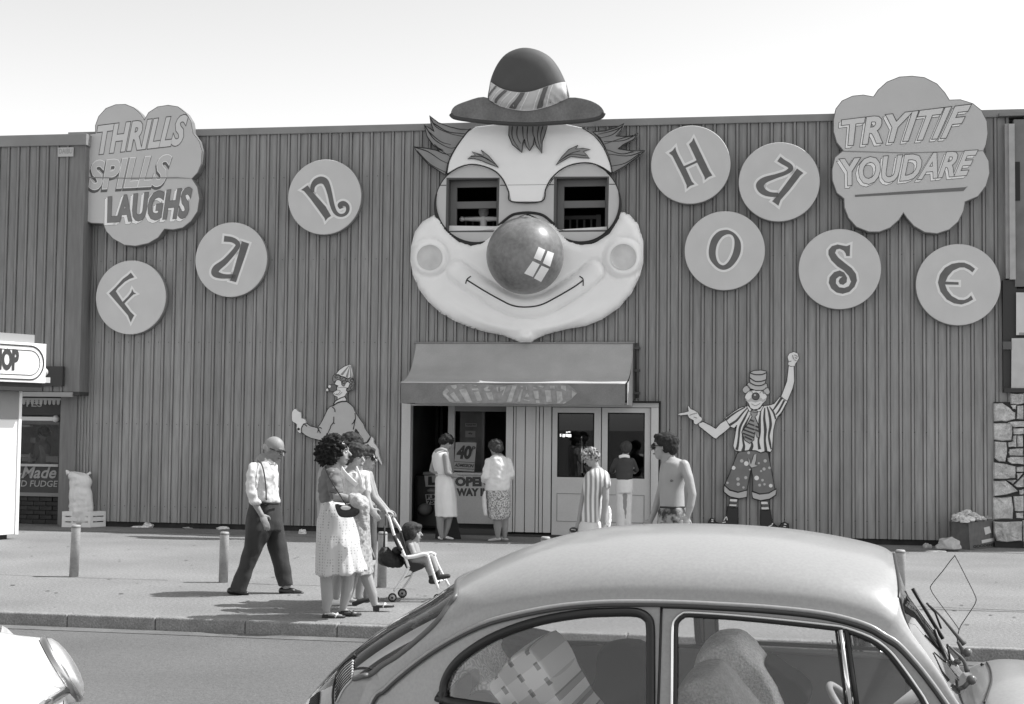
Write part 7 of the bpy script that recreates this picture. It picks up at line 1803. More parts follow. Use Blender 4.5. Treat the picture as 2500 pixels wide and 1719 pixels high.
mb = MB(); mb.tube([p.P(*q) for q in ((205, 668, -.19), (290, 672, -.225), (380, 680, -.19), (455, 686, -.10))], .013, 8, flat=.5); part('belt', mb, mat('belt', .02, .5), p.root)
m_shoe = mat('black_shoe', .015, .3)
shoe(p, (12, 1528), (185, 1538), 36, m_shoe, -.10); shoe(p, (492, 1528), (690, 1536), 38, m_shoe, .09)
q = p.hq; mb = MB(); gl_ = mat('spectacles', .015, .3)
for sy in (-1, 1): mb.tube([q(.385, sy * .13 + .10 * math.cos(a), .03 + .085 * math.sin(a)) for a in [2 * math.pi * k / 12 for k in range(12)]], .0038, 5, closed=True); mb.tube([q(.38, sy * .22, .05), q(.15, sy * .34, .04), q(-.02, sy * .36, .03)], .006, 5)
part('glasses', mb, gl_, p.root)
p.hair([((-.18, .0, -.02), (.32, .34, .20)), ((-.02, .26, .0), (.14, .06, .12)), ((-.02, -.26, .0), (.14, .06, .12))], mat('grey_fringe_hair', .35, .8, var=.2, scale=40), .004, name='hair_fringe')
# ================================================================== 2  WOMEN'S GROUP
ZP = zo(520, 860, 2.3467)
p = Person('woman with a big dark curly perm, grey cardigan and white eyelet skirt', 12.75, (700, 1518), ZP); p.k = 2.3467
p.head(p.P(722, 574, 0), .245, -8, 0, nose=1.1); p.neck(p.P(690, 670), .05)
p.skin.cap(p.P(670, 700), p.P(660, 840), .11, .11); p.skin.cap(p.P(660, 840), p.P(650, 1180), .10, .08); p.skin.cap(p.P(660, 900), p.P(735, 1180, .1), .09, .08); p.skin.cap(p.P(670, 710), p.P(690, 710, -.15), .06, .05)
p.limb([p.P(690, 700, -.16), p.P(705, 830, -.22), p.P(775, 842, -.30)], [p.R(34), p.R(30), p.R(24)])
p.hand(p.P(770, 842, -.30), V((1, 0, -.1)), V((0, -.5, .8)), .17, .6, -1)
p.limb([p.P(645, 1180, -.02), p.P(650, 1300, -.02), p.P(655, 1400, -.02), p.P(650, 1480, -.02)], [p.R(44), p.R(37), p.R(35), p.R(22)])
p.limb([p.P(735, 1180, .10), p.P(775, 1290, .10), p.P(765, 1380, .10), p.P(745, 1462, .10)], [p.R(46), p.R(38), p.R(34), p.R(21)])
p.skin.cap(p.P(648, 1500, -.02), p.P(735, 1512, -.02), p.R(16), p.R(9)); p.skin.cap(p.P(735, 1478, .10), p.P(820, 1500, .10), p.R(16), p.R(9))
p.body(M_skin_w); p.face(brows=.03, lips=.12)
p.hair([((-.20, 0, .20), (.54, .52, .46)), ((-.46, 0, -.02), (.42, .46, .44)), ((-.42, 0, -.32), (.30, .40, .24)), ((-.22, -.32, -.04), (.30, .22, .42)), ((-.22, .32, -.04), (.30, .22, .42))], hairmat(.014), .034, 34, .008)
mb = p.shell([(650, 705, 648, .06), (622, 730, 672, .15), (608, 748, 715, .17), (606, 745, 770, .165), (606, 730, 820, .16), (608, 700, 850, .155), (612, 692, 862, .15)], .15)
p.limb([p.P(692, 700, -.15), p.P(700, 760, -.19), p.P(704, 815, -.21)], [p.R(42), p.R(42), p.R(38)], mb)
p.limb([p.P(670, 700, .15), p.P(690, 800, .18)], [p.R(36), p.R(32)], mb)
m_ca = clothmat(.15, var=.08, scale=9); p.cloth('cardigan', mb, m_ca, .009, 3, folds(.014, 12, 18, 7))
mb = MB(); mb.tube([p.P(668, 800, -.28), p.P(705, 806, -.32), p.P(742, 800, -.28)], .006, 6); part('cuff', mb, clothmat(.06), p.root)
M_lace = pattern('eyelet_skirt', dots(.28, .52, 40, .27), .8)
mb = p.shell([(614, 700, 852, .14), (606, 750, 900, .17), (598, 795, 960, .20), (594, 820, 1040, .22), (590, 842, 1110, .24), (588, 858, 1190, .25), (586, 874, 1255, .26), (588, 878, 1275, .26)], .2, tilt=-24, wav=.035, wn=9)
p.cloth('skirt', mb, M_lace, .010, 2, vfolds(.022, 14, 1.4, 2))
m_sd = mat('sandal_pale', .62, .5)
for dx, dy, y in ((0, -.02, 0), (92, .10, -14)):
    a = p.P(622 + dx, 1520 + y, dy); b = p.P(760 + dx, 1522 + y, dy); mb = MB(); c0 = (a + b) / 2; L = (b - a).length / 2
    mb.loft([MB().ering(c0 + V((0, 0, z)), L * f, .042 * f, n=16) for z, f in ((0.0, .95), (.006, 1.0), (.02, .97))]); mb.box(a + V((0.01, -.03, -.002)), a + V((.06, .03, .03))); part('sandal_sole', mb, mat('sole_dark', .02, .6), p.root)
    mb = MB(); mb.tube([p.P(700 + dx, 1518 + y, dy - .045), p.P(712 + dx, 1498 + y, dy - .02), p.P(716 + dx, 1496 + y, dy + .02), p.P(704 + dx, 1515 + y, dy + .045)], .010, 6, flat=.6); mb.tube([p.P(640 + dx, 1500 + y, dy - .04), p.P(690 + dx, 1496 + y, dy - .04), p.P(706 + dx, 1505 + y, dy - .04)], .006, 6); part('sandal_strap', mb, m_sd if dx == 0 else mat('sole_dark', .02, .6), p.root)
# handbag and the jacket over her arm
hb = thing('handbag', 'black leather shoulder bag under the curly haired woman\'s forearm', 'handbag', p.P(765, 945, -.30))
mb = MB(); o = [(700, 872), (735, 880), (790, 870), (830, 880), (838, 915), (815, 940), (770, 948), (725, 940), (706, 905)]; f_ = [p.P(x, y, -.36) for x, y in smooth_closed([V(q) for q in o], 3)]; c_ = sum(f_, V((0, 0, 0))) / len(f_)
mb.loft([[c_ + (q - c_) * .9 for q in f_], f_, [q + V((0, .10, 0)) for q in f_], [c_ + (q - c_) * .9 + V((0, .11, 0)) for q in f_]]); part('bag', mb, mat('black_leather', .014, .3, bump=.4, bscale=12), hb)
part('strap', MB().tube(smooth_open([p.P(*q) for q in ((645, 655, -.10), (650, 690, -.19), (690, 760, -.27), (760, 870, -.36))], 4), .009, 6, flat=.5), mat('black_leather', .014, .3, bump=.4, bscale=12), hb)
part('clasp', MB().ell(p.P(760, 892, -.372), (.045, .006, .02)), mat('clasp_grey', .6, .25), hb)
jk = thing('folded_cardigan', 'pale knitted cardigan draped over the curly haired woman\'s forearm and hanging down', 'cardigan', p.P(850, 900, -.25))
mb = p.shell([(782, 830, 812, .05, -.30), (780, 872, 830, .07, -.30), (785, 892, 870, .075, -.30), (795, 898, 905, .07, -.29), (825, 892, 940, .06, -.27), (845, 890, 1000, .05, -.25), (868, 886, 1025, .03, -.24)], .06)
me = fuse(mb, 'cloth', .008, 3, disp=folds(.020, 13, 13, 3)); part('cloth', toloc(me, INV[jk.name]), clothmat(.40, var=.12, scale=16, bump=.6, bscale=60), jk)
# ---- second woman
p = Person('short haired woman in a white wide-collared blouse, face turned to the camera', 13.25, (930, 1478), ZP); p.k = 2.3467
p.head(p.P(818, 605, 0), .245, -38, -4); p.neck(p.P(795, 690), .05)
p.skin.cap(p.P(800, 720), p.P(810, 860), .11, .11); p.skin.cap(p.P(810, 860), p.P(850, 1180, -.05), .10, .09); p.skin.cap(p.P(810, 860), p.P(810, 1180, .1), .10, .09); p.skin.cap(p.P(810, 725), p.P(868, 725, -.11), .07, .04)
p.limb([p.P(850, 1180, -.05), p.P(880, 1290, -.05), p.P(915, 1390, -.05), p.P(925, 1440, -.05)], [p.R(46), p.R(36), p.R(28), p.R(20)])
p.limb([p.P(810, 1180, .10), p.P(800, 1300, .12), p.P(780, 1400, .12)], [p.R(42), p.R(32), p.R(18)])
p.skin.cap(p.P(925, 1452, -.05), p.P(1025, 1455, -.05), p.R(16), p.R(9)); p.skin.cap(p.P(782, 1420, .12), p.P(840, 1432, .12), p.R(15), p.R(9))
p.limb([p.P(870, 720, -.12), p.P(880, 830, -.16), p.P(905, 900, -.20)], [p.R(26), p.R(22), p.R(17)]); p.hand(p.P(905, 900, -.20), V((.6, 0, -.8)), V((.3, -.9, 0)), .16, .6, -1)
p.body(M_skin_w); p.face(brows=.05, lips=.10)
p.hair([((-.10, 0, .22), (.50, .43, .38)), ((-.28, 0, .0), (.30, .40, .34)), ((.12, 0, .36), (.30, .36, .16)), ((-.04, -.30, .05), (.20, .12, .26)), ((-.04, .30, .05), (.20, .12, .26))], hairmat(.05), .012, 34, .009)
mb = p.shell([(770, 845, 680, .08), (742, 880, 705, .16), (738, 892, 750, .17), (745, 892, 820, .165), (752, 888, 890, .16)], .16); p.limb([p.P(862, 710, -.10), p.P(876, 790, -.14)], [p.R(36), p.R(32)], mb)
p.cloth('blouse', mb, clothmat(.60, var=.2, scale=20), .009, 3, folds(.014, 14, 12, 9))
mb = MB(); mb.tube(smooth_open([p.P(738, 668, -.10), p.P(760, 700, -.19), p.P(800, 740, -.20), p.P(825, 762, -.20)], 4), .028, 8, flat=.35); mb.tube(smooth_open([p.P(822, 662, -.12), p.P(838, 700, -.19), p.P(850, 745, -.20), p.P(850, 775, -.20)], 4), .022, 8, flat=.35); part('collar', mb, clothmat(.80), p.root)
mb = p.shell([(758, 888, 885, .15), (770, 892, 960, .18), (790, 900, 1100, .21), (795, 912, 1200, .23), (800, 918, 1275, .24)], .2, tilt=-12, wav=.03, wn=8); p.cloth('skirt', mb, pattern('pale_print_skirt', blotch(.22, .38, 40), .85), .010, 2, vfolds(.014, 12, 1.8, 8))
a = p.P(918, 1474, -.05); b = p.P(1040, 1470, -.05); mb = MB(); c0 = (a + b) / 2; L = (b - a).length / 2; mb.loft([MB().ering(c0 + V((0, 0, z + .03)), L * f, .040 * f, n=16) for z, f in ((-.012, .9), (-.004, 1.0), (.008, .95))]); mb.box(a + V((0.0, -.028, -.01)), a + V((.055, .028, .035))); part('sandal_sole', mb, mat('sole_dark', .02, .6), p.root)
mb = MB(); mb.tube([p.P(975, 1462, -.09), p.P(985, 1440, -.06), p.P(990, 1440, -.03), p.P(985, 1462, -.01)], .013, 6, flat=.5); part('sandal_strap', mb, mat('sandal_pale', .62, .5), p.root)
a = p.P(812, 1450, .12); b = p.P(895, 1415, .12); mb = MB(); mb.cap(a + V((0, 0, .02)), b, .028, .014, 10); part('sandal_sole', mb, mat('sole_dark', .02, .6), p.root)
# ---- third woman, pushing
p = Person('woman in sunglasses and white sleeveless top pushing the pushchair, right of the group', 13.85, (900, 1440), ZP); p.k = 2.3467
p.head(p.P(878, 610, 0), .235, -12, 0); p.neck(p.P(868, 700), .048)
p.skin.cap(p.P(865, 720), p.P(870, 860), .10, .10); p.skin.cap(p.P(870, 860), p.P(875, 1150), .10, .10)
p.skin.cap(p.P(872, 738, -.16), p.P(880, 738, .16), .065, .065)
for dy, ddx in ((-.17, 0), (.17, 14)):
    p.limb([p.P(885 + ddx, 725, dy), p.P(918 + ddx, 830, dy - .02), p.P(985 + ddx, 905, dy * .9)], [p.R(24), p.R(20), p.R(15)])
    p.hand(p.P(982 + ddx, 903, dy * .9), V((1, 0, -.35)), V((.3, -.2 if dy < 0 else .2, .9)), .15, .9, 1 if dy < 0 else -1)
p.limb([p.P(860, 1150, 0), p.P(850, 1290, 0), p.P(835, 1400, 0)], [.075, .055, .035]); p.limb([p.P(890, 1150, .1), p.P(893, 1290, .1), p.P(880, 1400, .1)], [.075, .055, .035])
p.body(M_skin_w); p.face(brows=.04, lips=.10)
p.hair([((-.10, 0, .20), (.46, .40, .36)), ((-.26, 0, .0), (.28, .36, .30)), ((.14, 0, .34), (.24, .32, .14))], hairmat(.045), .012, 34, .009)
q = p.hq; mb = MB()
for sy in (-1, 1): mb.ell(q(.36, sy * .13, .02), (.02, .030, .026), p.HM, 10, 6); mb.tube([q(.34, sy * .20, .05), q(0, sy * .35, .03)], .004, 5)
part('sunglasses', mb, mat('sunglass', .01, .15), p.root, kind=None)
mb = p.shell([(850, 890, 690, .07), (845, 905, 715, .14), (842, 910, 760, .16), (845, 908, 830, .155), (848, 905, 880, .15)], .15); p.cloth('top', mb, clothmat(.70, var=.1, scale=12), .009, 3, folds(.012, 14, 12, 12))
mb = p.shell([(848, 906, 870, .15), (845, 915, 960, .18), (845, 925, 1100, .21), (850, 930, 1220, .22)], .2, wav=.03, wn=7); p.cloth('skirt', mb, clothmat(.35, var=.08, scale=7), .011, 2, vfolds(.012, 12, 2, 3))
for x, y, dy in ((815, 1440, 0), (870, 1425, .1)): mb = MB(); mb.cap(p.P(x, y, dy), p.P(x + 70, y - 14, dy), .03, .02, 10); part('shoe', mb, mat('sole_dark', .02, .6), p.root)
ct = thing('draped_coat', 'dark coat with pale lining hanging over the pushing woman\'s arm', 'coat', p.P(915, 1190, -.25))
mb = p.shell([(905, 938, 880, .04, -.22), (892, 940, 930, .06, -.24), (890, 938, 1020, .07, -.25), (892, 936, 1100, .07, -.25), (900, 934, 1160, .06, -.25), (915, 935, 1190, .04, -.25)], .06)
me = fuse(mb, 'cloth', .008, 3, disp=vfolds(.012, 20, 3, 3)); part('cloth', toloc(me, INV[ct.name]), clothmat(.09, var=.3, scale=9), ct)
part('lining', MB().tube([p.P(890, 900, -.33), p.P(888, 1010, -.335), p.P(900, 1110, -.335), p.P(925, 1175, -.33)], [.012, .018, .015, .01], 8, flat=.5), clothmat(.5), ct)
# ---- fourth woman, behind the others
p = Person('dark haired person hidden behind the curly haired woman, only the crown of the head showing', 13.6, (720, 1440), ZP); p.k = 2.3467
p.head(p.P(795, 545, 0), .24, -60, 0); p.neck(p.P(780, 640), .05)
p.skin.cap(p.P(780, 690), p.P(775, 900), .14, .14); p.skin.cap(p.P(775, 900), p.P(770, 1150), .12, .12)
p.limb([p.P(740, 1150, 0), p.P(715, 1290, 0), p.P(705, 1400, 0)], [.08, .055, .035]); p.limb([p.P(800, 1150, .1), p.P(790, 1290, .1), p.P(770, 1400, .1)], [.08, .055, .035])
p.body(M_skin_w); p.face()
p.hair([((-.06, 0, .22), (.50, .46, .40)), ((-.28, 0, .0), (.30, .40, .40)), ((.12, 0, .34), (.30, .36, .18))], hairmat(.03), .014, 30, .009)
mb = p.shell([(745, 815, 640, .10), (715, 850, 690, .17), (715, 850, 800, .17), (725, 845, 900, .16), (715, 850, 1000, .19), (700, 850, 1180, .22)], .16); p.cloth('dress', mb, clothmat(.5, var=.1, scale=9), .012, 3, folds(.008, 9, 9, 5))
for x in (675, 750): mb = MB(); mb.cap(p.P(x + 10, 1432, 0), p.P(x + 75, 1434, 0), .035, .026, 10); part('shoe', mb, clothmat(.8), p.root)
# ================================================================== 3  PUSHCHAIR AND CHILD
ZC = zo(900, 1180, 5.32)
class _PC(Person): pass
pc = _PC.__new__(_PC); pc.D = 14.1; pc.zf = ZC; pc.ppm = F / 14.1; pc.k = 5.32; pc.skin = MB()
P_ = pc.P
push = thing('pushchair', 'white framed folding pushchair with dark seat carrying a small child', 'pushchair', V((P_(620, 1480).x, 14.1, 0)))
M_fr = mat('pushchair_frame', .78, .35); Wn = .17; T2 = lambda pts, r, d: MB().tube(smooth_open([P_(x, y, d) for x, y in pts], 3), r, 8)
part('frame_tube', T2([(225, 395), (262, 440), (300, 560), (335, 680), (400, 790), (450, 900), (490, 1000), (522, 1095)], .014, -Wn), M_fr, push)
part('frame_tube', T2([(290, 400), (350, 500), (400, 585), (428, 650), (480, 800), (550, 960), (590, 1080)], .013, Wn), M_fr, push)
part('rear_leg', T2([(522, 1095), (470, 1190), (390, 1310), (325, 1400)], .012, -Wn), M_fr, push); part('rear_leg', T2([(575, 1150), (530, 1250), (470, 1330), (445, 1380)], .012, Wn), M_fr, push)
part('armrest', T2([(478, 965), (600, 950), (720, 920), (775, 935)], .020, -Wn), M_fr, push); part('armrest', T2([(560, 940), (700, 920), (820, 910), (868, 935)], .018, Wn), M_fr, push)
part('front_leg', T2([(768, 935), (800, 1040), (850, 1200), (905, 1375)], .014, -Wn), M_fr, push); part('front_leg', T2([(850, 935), (900, 1060), (970, 1200), (1045, 1330)], .013, Wn), M_fr, push)
part('cross_bar', MB().tube([P_(880, 1280, -Wn), P_(990, 1250, Wn)], .009, 8), M_fr, push); part('cross_bar', MB().tube([P_(440, 1235, -Wn), P_(545, 1195, Wn)], .007, 8), mat('pivot_steel', .2, .4), push)
part('handle_grip', MB().tube([P_(330, 680, -Wn - .003), P_(395, 830, -Wn - .003), P_(430, 870, -Wn - .003)], .020, 8), mat('grip_dark', .02, .6), push)
for x, y, d, r in ((310, 1428, -Wn, 56), (438, 1390, Wn, 60), (895, 1435, -Wn, 54), (1050, 1385, Wn, 52)):
    c = P_(x, y, d); r_ = r / pc.ppm / pc.k; c = V((c.x, c.y, r_)); ring = lambda rr, yy: [V((c.x + rr * math.cos(a), c.y + yy, c.z + rr * math.sin(a))) for a in [2 * math.pi * k / 24 for k in range(24)]]
    w_ = part('wheel', MB().loft([ring(r_ * .72, -.013), ring(r_ * .93, -.016), ring(r_, -.006), ring(r_, .006), ring(r_ * .93, .016), ring(r_ * .72, .013)]), mat('tyre_small', .02, .7), push)
    part('wheel_disc', MB().loft([ring(r_ * .70, -.0175), ring(r_ * .3, -.020), ring(.003, -.020)]), mat('wheel_grey', .38, .5), w_); part('hub', MB().ell(c + V((0, -.022, 0)), (.012, .008, .012)), mat('grip_dark', .02, .6), w_)
mb = MB(); s_o = [(455, 880), (500, 985), (560, 1030), (650, 1040), (745, 1075), (700, 1110), (580, 1160), (530, 1120), (490, 1010), (440, 900)]; mb.prism([P_(x, y, -Wn + .02) for x, y in s_o], V((0, 2 * Wn - .04, 0))); part('seat', mb, mat('seat_cloth_dark', .025, .8), push)
mb = MB(); mb.prism([P_(x, y, -Wn + .02) for x, y in [(395, 640), (425, 640), (500, 900), (520, 1000), (490, 1010), (440, 880)]], V((0, 2 * Wn - .04, 0))); part('seat_back', mb, mat('seat_cloth_dark', .025, .8), push)
bg_ = thing('shopping_bag', 'slack black bag hanging behind the pushchair', 'bag', P_(290, 1090, 0)); pc.root = bg_; pc.inv = INV[bg_.name]
mb = pc.shell([(160, 260, 830, .05), (135, 300, 880, .09), (122, 430, 940, .11), (122, 468, 1000, .12), (150, 465, 1050, .11), (260, 440, 1088, .08)], .1); pc.cloth('bag', mb, mat('bag_black', .014, .6, bump=.8, bscale=20), .008, 3, folds(.010, 16, 16, 2))
part('strap', MB().tube([P_(205, 560, 0), P_(203, 700, 0), P_(200, 830, 0)], .010, 6), mat('bag_black', .014, .6, bump=.8, bscale=20), bg_); part('flap', MB().ell(P_(370, 880, 0), (.055, .08, .045)), mat('bag_black', .014, .6, bump=.8, bscale=20), bg_)
p = Person('small child with bowl-cut hair sitting in the pushchair', 14.1, (620, 1050), ZC); p.k = 5.32
p.head(p.P(585, 650, 0), .20, -8, 0, nose=.7); p.neck(p.P(550, 770), .035)
p.limb([p.P(548, 800, 0), p.P(565, 900, 0), p.P(570, 1000, 0)], [.075, .085, .09])
for dy in (-.09, .09):
    p.limb([p.P(545, 815, dy), p.P(590 if dy < 0 else 620, 930, dy * 1.2), p.P(760, 905, dy * 1.2)], [.032, .028, .02]); p.hand(p.P(758, 905, dy * 1.2), V((1, 0, -.1)), V((0, 0, 1)), .09, .6, 1)
p.limb([p.P(590, 1010, -.06), p.P(740, 990, -.08), p.P(800, 1140, -.08), p.P(822, 1230, -.08)], [.06, .045, .035, .025]); p.limb([p.P(600, 1000, .06), p.P(800, 960, .08), p.P(860, 1100, .08), p.P(890, 1180, .08)], [.06, .045, .035, .025])
p.body(M_skin_w, .006); p.face(brows=.04, lips=.12)
p.hair([((-.12, 0, .20), (.50, .42, .38)), ((-.28, 0, -.10), (.30, .38, .36)), ((.14, 0, .34), (.28, .34, .16)), ((-.02, -.30, .0), (.24, .14, .30)), ((-.02, .30, .0), (.24, .14, .30))], hairmat(.045), .003, 60, .007)
mb = p.shell([(470, 560, 790, .05), (462, 575, 850, .09), (468, 600, 930, .10)], .09); p.cloth('vest', mb, clothmat(.12), .008, 3, folds(.004, 12, 12, 2))
mb = MB(); p.limb([p.P(585, 1015, 0), p.P(660, 1010, -.05)], [.10, .06], mb); p.limb([p.P(585, 1015, 0), p.P(680, 1000, .06)], [.10, .06], mb); p.cloth('shorts', mb, clothmat(.05), .008, 3)
for a, b, dy in (((815, 1200), (828, 1260), -.08), ((885, 1150), (900, 1200), .08)): part('sock', MB().cap(p.P(*a, dy), p.P(*b, dy), .030, .028), clothmat(.03), p.root)
for a, b, dy in (((815, 1270), (900, 1280), -.08), ((895, 1225), (1035, 1205), .08)): part('shoe', MB().cap(p.P(*a, dy), p.P(*b, dy), .03, .022), mat('sole_dark', .02, .6), p.root)
# ================================================================== 4  AT THE DOORWAY
ZD = zo(970, 900, 3.628)
p = Person('woman in a sleeveless white dress with bowed dark head at the pay booth', 21.45, (410, 1515), ZD); p.k = 3.628
p.head(p.P(440, 655, 0), .235, 25, -30); p.neck(p.P(395, 735), .048)
p.skin.cap(p.P(385, 790), p.P(400, 930), .11, .11); p.skin.cap(p.P(400, 930), p.P(420, 1280), .11, .10)
p.limb([p.P(425, 775, -.15), p.P(440, 920, -.18), p.P(520, 955, -.05)], [.048, .042, .03]); p.hand(p.P(520, 955, -.05), V((1, .2, .1)), V((0, -.3, 1)), .16, .6, -1)
p.limb([p.P(335, 790, .12), p.P(305, 900, .10), p.P(350, 925, .05)], [.045, .04, .03])
p.limb([p.P(378, 1280, -.03), p.P(382, 1400, -.03), p.P(392, 1490, -.03)], [.065, .055, .032]); p.limb([p.P(462, 1280, .06), p.P(440, 1400, .06), p.P(415, 1490, .06)], [.065, .055, .032])
p.body(M_skin_o, .009); p.face(brows=.03)
p.hair([((-.08, 0, .18), (.46, .42, .38)), ((-.28, 0, -.02), (.30, .38, .30))], hairmat(.02), .012, 34, .010)
mb = p.shell([(365, 430, 715, .07), (322, 455, 740, .15), (308, 462, 790, .17), (318, 478, 860, .16), (338, 485, 915, .14), (345, 488, 940, .135), (338, 498, 990, .16), (332, 515, 1090, .18), (336, 528, 1200, .18), (338, 535, 1310, .175)], .16, wav=.015, wn=7); p.cloth('dress', mb, clothmat(.68, var=.05, scale=6), .010, 2, vfolds(.012, 13, 3, 4))
part('collar', MB().tube(smooth_open([p.P(335, 735, -.12), p.P(365, 718, -.14), p.P(400, 712, -.14), p.P(440, 725, -.08)], 3), .022, 8, flat=.5), clothmat(.32), p.root); part('belt', MB().tube([p.P(338, 942, -.14), p.P(410, 936, -.16), p.P(488, 938, -.14)], .008, 6), clothmat(.55), p.root)
for a, b, dy in (((372, 1512), (405, 1514), -.03), ((408, 1505), (500, 1514), .06)): shoe(p, a, b, 14, clothmat(.72), dy, heelh=.0)
ds = thing('folded_sign_board', 'black trapezoid board standing on the floor behind the legs of the woman in white', 'board', at_y(*ZD(455, 1500), 21.75))
mb = MB(); mb.prism([at_y(*ZD(*q), 21.75) for q in ((335, 1505), (345, 1300), (520, 1300), (565, 1510))], V((0, .05, 0))); part('board', mb, mat('board_black', .012, .7), ds)
p = Person('older woman in a white cardigan and speckled skirt, seen from behind at the pay booth', 21.35, (890, 1525), ZD); p.k = 3.628
p.head(p.P(868, 702, 0), .235, 130, -5); p.neck(p.P(880, 765), .05)
p.skin.cap(p.P(890, 820), p.P(890, 980), .13, .13); p.skin.cap(p.P(890, 980), p.P(900, 1290), .12, .10); p.skin.cap(p.P(840, 850), p.P(790, 960, -.05), .05, .035)
p.limb([p.P(890, 1290, 0), p.P(888, 1400, 0), p.P(890, 1490, 0)], [.07, .062, .035]); p.limb([p.P(945, 1290, .08), p.P(948, 1400, .08), p.P(950, 1490, .08)], [.07, .062, .035])
p.limb([p.P(790, 960, -.05), p.P(775, 1010, .1)], [.035, .03]); p.hand(p.P(778, 1005, .1), V((.2, .9, 0)), V((0, 0, 1)), .15, .6, 1)
p.body(M_skin_o, .009); p.face()
p.hair([((-.05, 0, .16), (.52, .46, .42)), ((-.22, 0, -.02), (.36, .42, .34))], hairmat(.05), .013, 34, .010)
mb = p.shell([(855, 915, 762, .08), (815, 965, 790, .15), (800, 990, 830, .18), (790, 1000, 900, .19), (785, 1000, 980, .19), (778, 998, 1050, .19), (776, 992, 1078, .18)], .17)
p.limb([p.P(820, 830, -.05), p.P(785, 950, -.10), p.P(768, 985, 0)], [.075, .065, .05], mb); p.limb([p.P(975, 830, 0), p.P(1005, 930, 0), p.P(1005, 960, .08)], [.075, .065, .05], mb)
p.cloth('cardigan', mb, clothmat(.68, var=.05, scale=6), .010, 2, folds(.014, 11, 12, 3))
mb = p.shell([(782, 988, 1065, .17), (780, 998, 1120, .19), (785, 1010, 1220, .20), (800, 1005, 1300, .19), (815, 975, 1332, .18)], .18, wav=.02, wn=8); p.cloth('skirt', mb, pattern('speckled_skirt', blotch(.16, .55, 55), .85), .011, 2, vfolds(.010, 12, 3, 6))
for a, b, dy in (((905, 1524), (800, 1528), 0), ((930, 1518), (985, 1522), .08)): shoe(p, a, b, 15, clothmat(.45), dy)
part('plastic_bag', MB().tube(smooth_open([p.P(772, 1140, -.1), p.P(765, 1200, -.12), p.P(775, 1290, -.1)], 3), [.02, .03, .04, .045, .05, .05, .02][:7], 8), clothmat(.6), p.root) if False else None
pb_ = thing('carrier_bag', 'pale plastic carrier bag hanging at the left side of the older woman in the cardigan', 'bag', p.P(772, 1300, -.15))
me = fuse(p.shell([(770, 782, 1080, .03, -.1), (752, 790, 1140, .05, -.1), (755, 795, 1220, .06, -.1), (765, 800, 1300, .05, -.1)], .05), 'bag', .008, 2, disp=folds(.008, 20, 20, 1)); part('bag', toloc(me, INV[pb_.name]), clothmat(.6), pb_)
# ---- boy at the right door
ZJ = zo(1320, 960, 4.434)
p = Person('boy in a dark jumper with white collar and pale trousers peering through the door glass', 21.3, (890, 1660), ZJ); p.k = 4.434
p.head(p.P(925, 605, 0), .215, 85, -8); p.neck(p.P(915, 675), .045)
p.skin.cap(p.P(905, 740), p.P(905, 900), .10, .10); p.skin.cap(p.P(905, 900), p.P(860, 1500, 0), .09, .05); p.skin.cap(p.P(905, 900), p.P(935, 1500, 0), .09, .05); p.skin.cap(p.P(960, 780), p.P(1020, 800, .05), .05, .035); p.skin.cap(p.P(850, 780), p.P(790, 800, .05), .05, .035)
p.limb([p.P(1020, 800, .05), p.P(1035, 840, .12), p.P(1015, 860, .25)], [.035, .03, .025]); p.limb([p.P(790, 800, .05), p.P(770, 840, .12), p.P(790, 850, .25)], [.035, .03, .025])
p.hand(p.P(1018, 860, .22), V((-.2, 1, .2)), V((0, 0, 1)), .14, .3, -1); p.hand(p.P(788, 850, .22), V((.2, 1, .2)), V((0, 0, 1)), .14, .3, 1)
p.limb([p.P(860, 1500, 0), p.P(860, 1620, 0)], [.05, .04]); p.limb([p.P(935, 1500, 0), p.P(935, 1620, 0)], [.05, .04])
p.body(M_skin_o, .009); p.face()
p.hair([((-.06, 0, .16), (.48, .42, .40)), ((-.22, 0, .0), (.32, .38, .34))], hairmat(.05), .006, 50, .010)
mb = p.shell([(880, 945, 685, .07), (840, 975, 705, .12), (812, 1000, 740, .14), (812, 1000, 830, .13), (818, 998, 900, .125), (820, 992, 935, .12)], .12); p.limb([p.P(985, 735, 0), p.P(1020, 800, .06), p.P(1035, 838, .12)], [.055, .045, .038], mb); p.limb([p.P(825, 735, 0), p.P(790, 800, .06), p.P(772, 838, .12)], [.055, .045, .038], mb)
p.cloth('jumper', mb, clothmat(.05), .011, 3, folds(.007, 10, 12, 3))
part('collar', MB().tube(smooth_open([p.P(852, 690, -.06), p.P(880, 682, -.10), p.P(920, 678, -.11), p.P(958, 690, -.06)], 3), .024, 8, flat=.5), clothmat(.85), p.root)
mb = p.shell([(818, 994, 930, .12), (812, 996, 1000, .125), (812, 992, 1080, .12)], .12); p.limb([p.P(870, 1080, 0), p.P(866, 1300, 0), p.P(866, 1600, 0)], [p.R(58), p.R(52), p.R(46)], mb); p.limb([p.P(938, 1080, 0), p.P(936, 1300, 0), p.P(934, 1600, 0)], [p.R(55), p.R(48), p.R(42)], mb)
p.cloth('trousers', mb, clothmat(.66, var=.05, scale=6), .011, 3, folds(.005, 9, 12, 3))
for x in (862, 932): part('shoe', MB().cap(p.P(x, 1645, -.02), p.P(x, 1645, .16), .045, .035), mat('sole_dark', .02, .6), p.root)
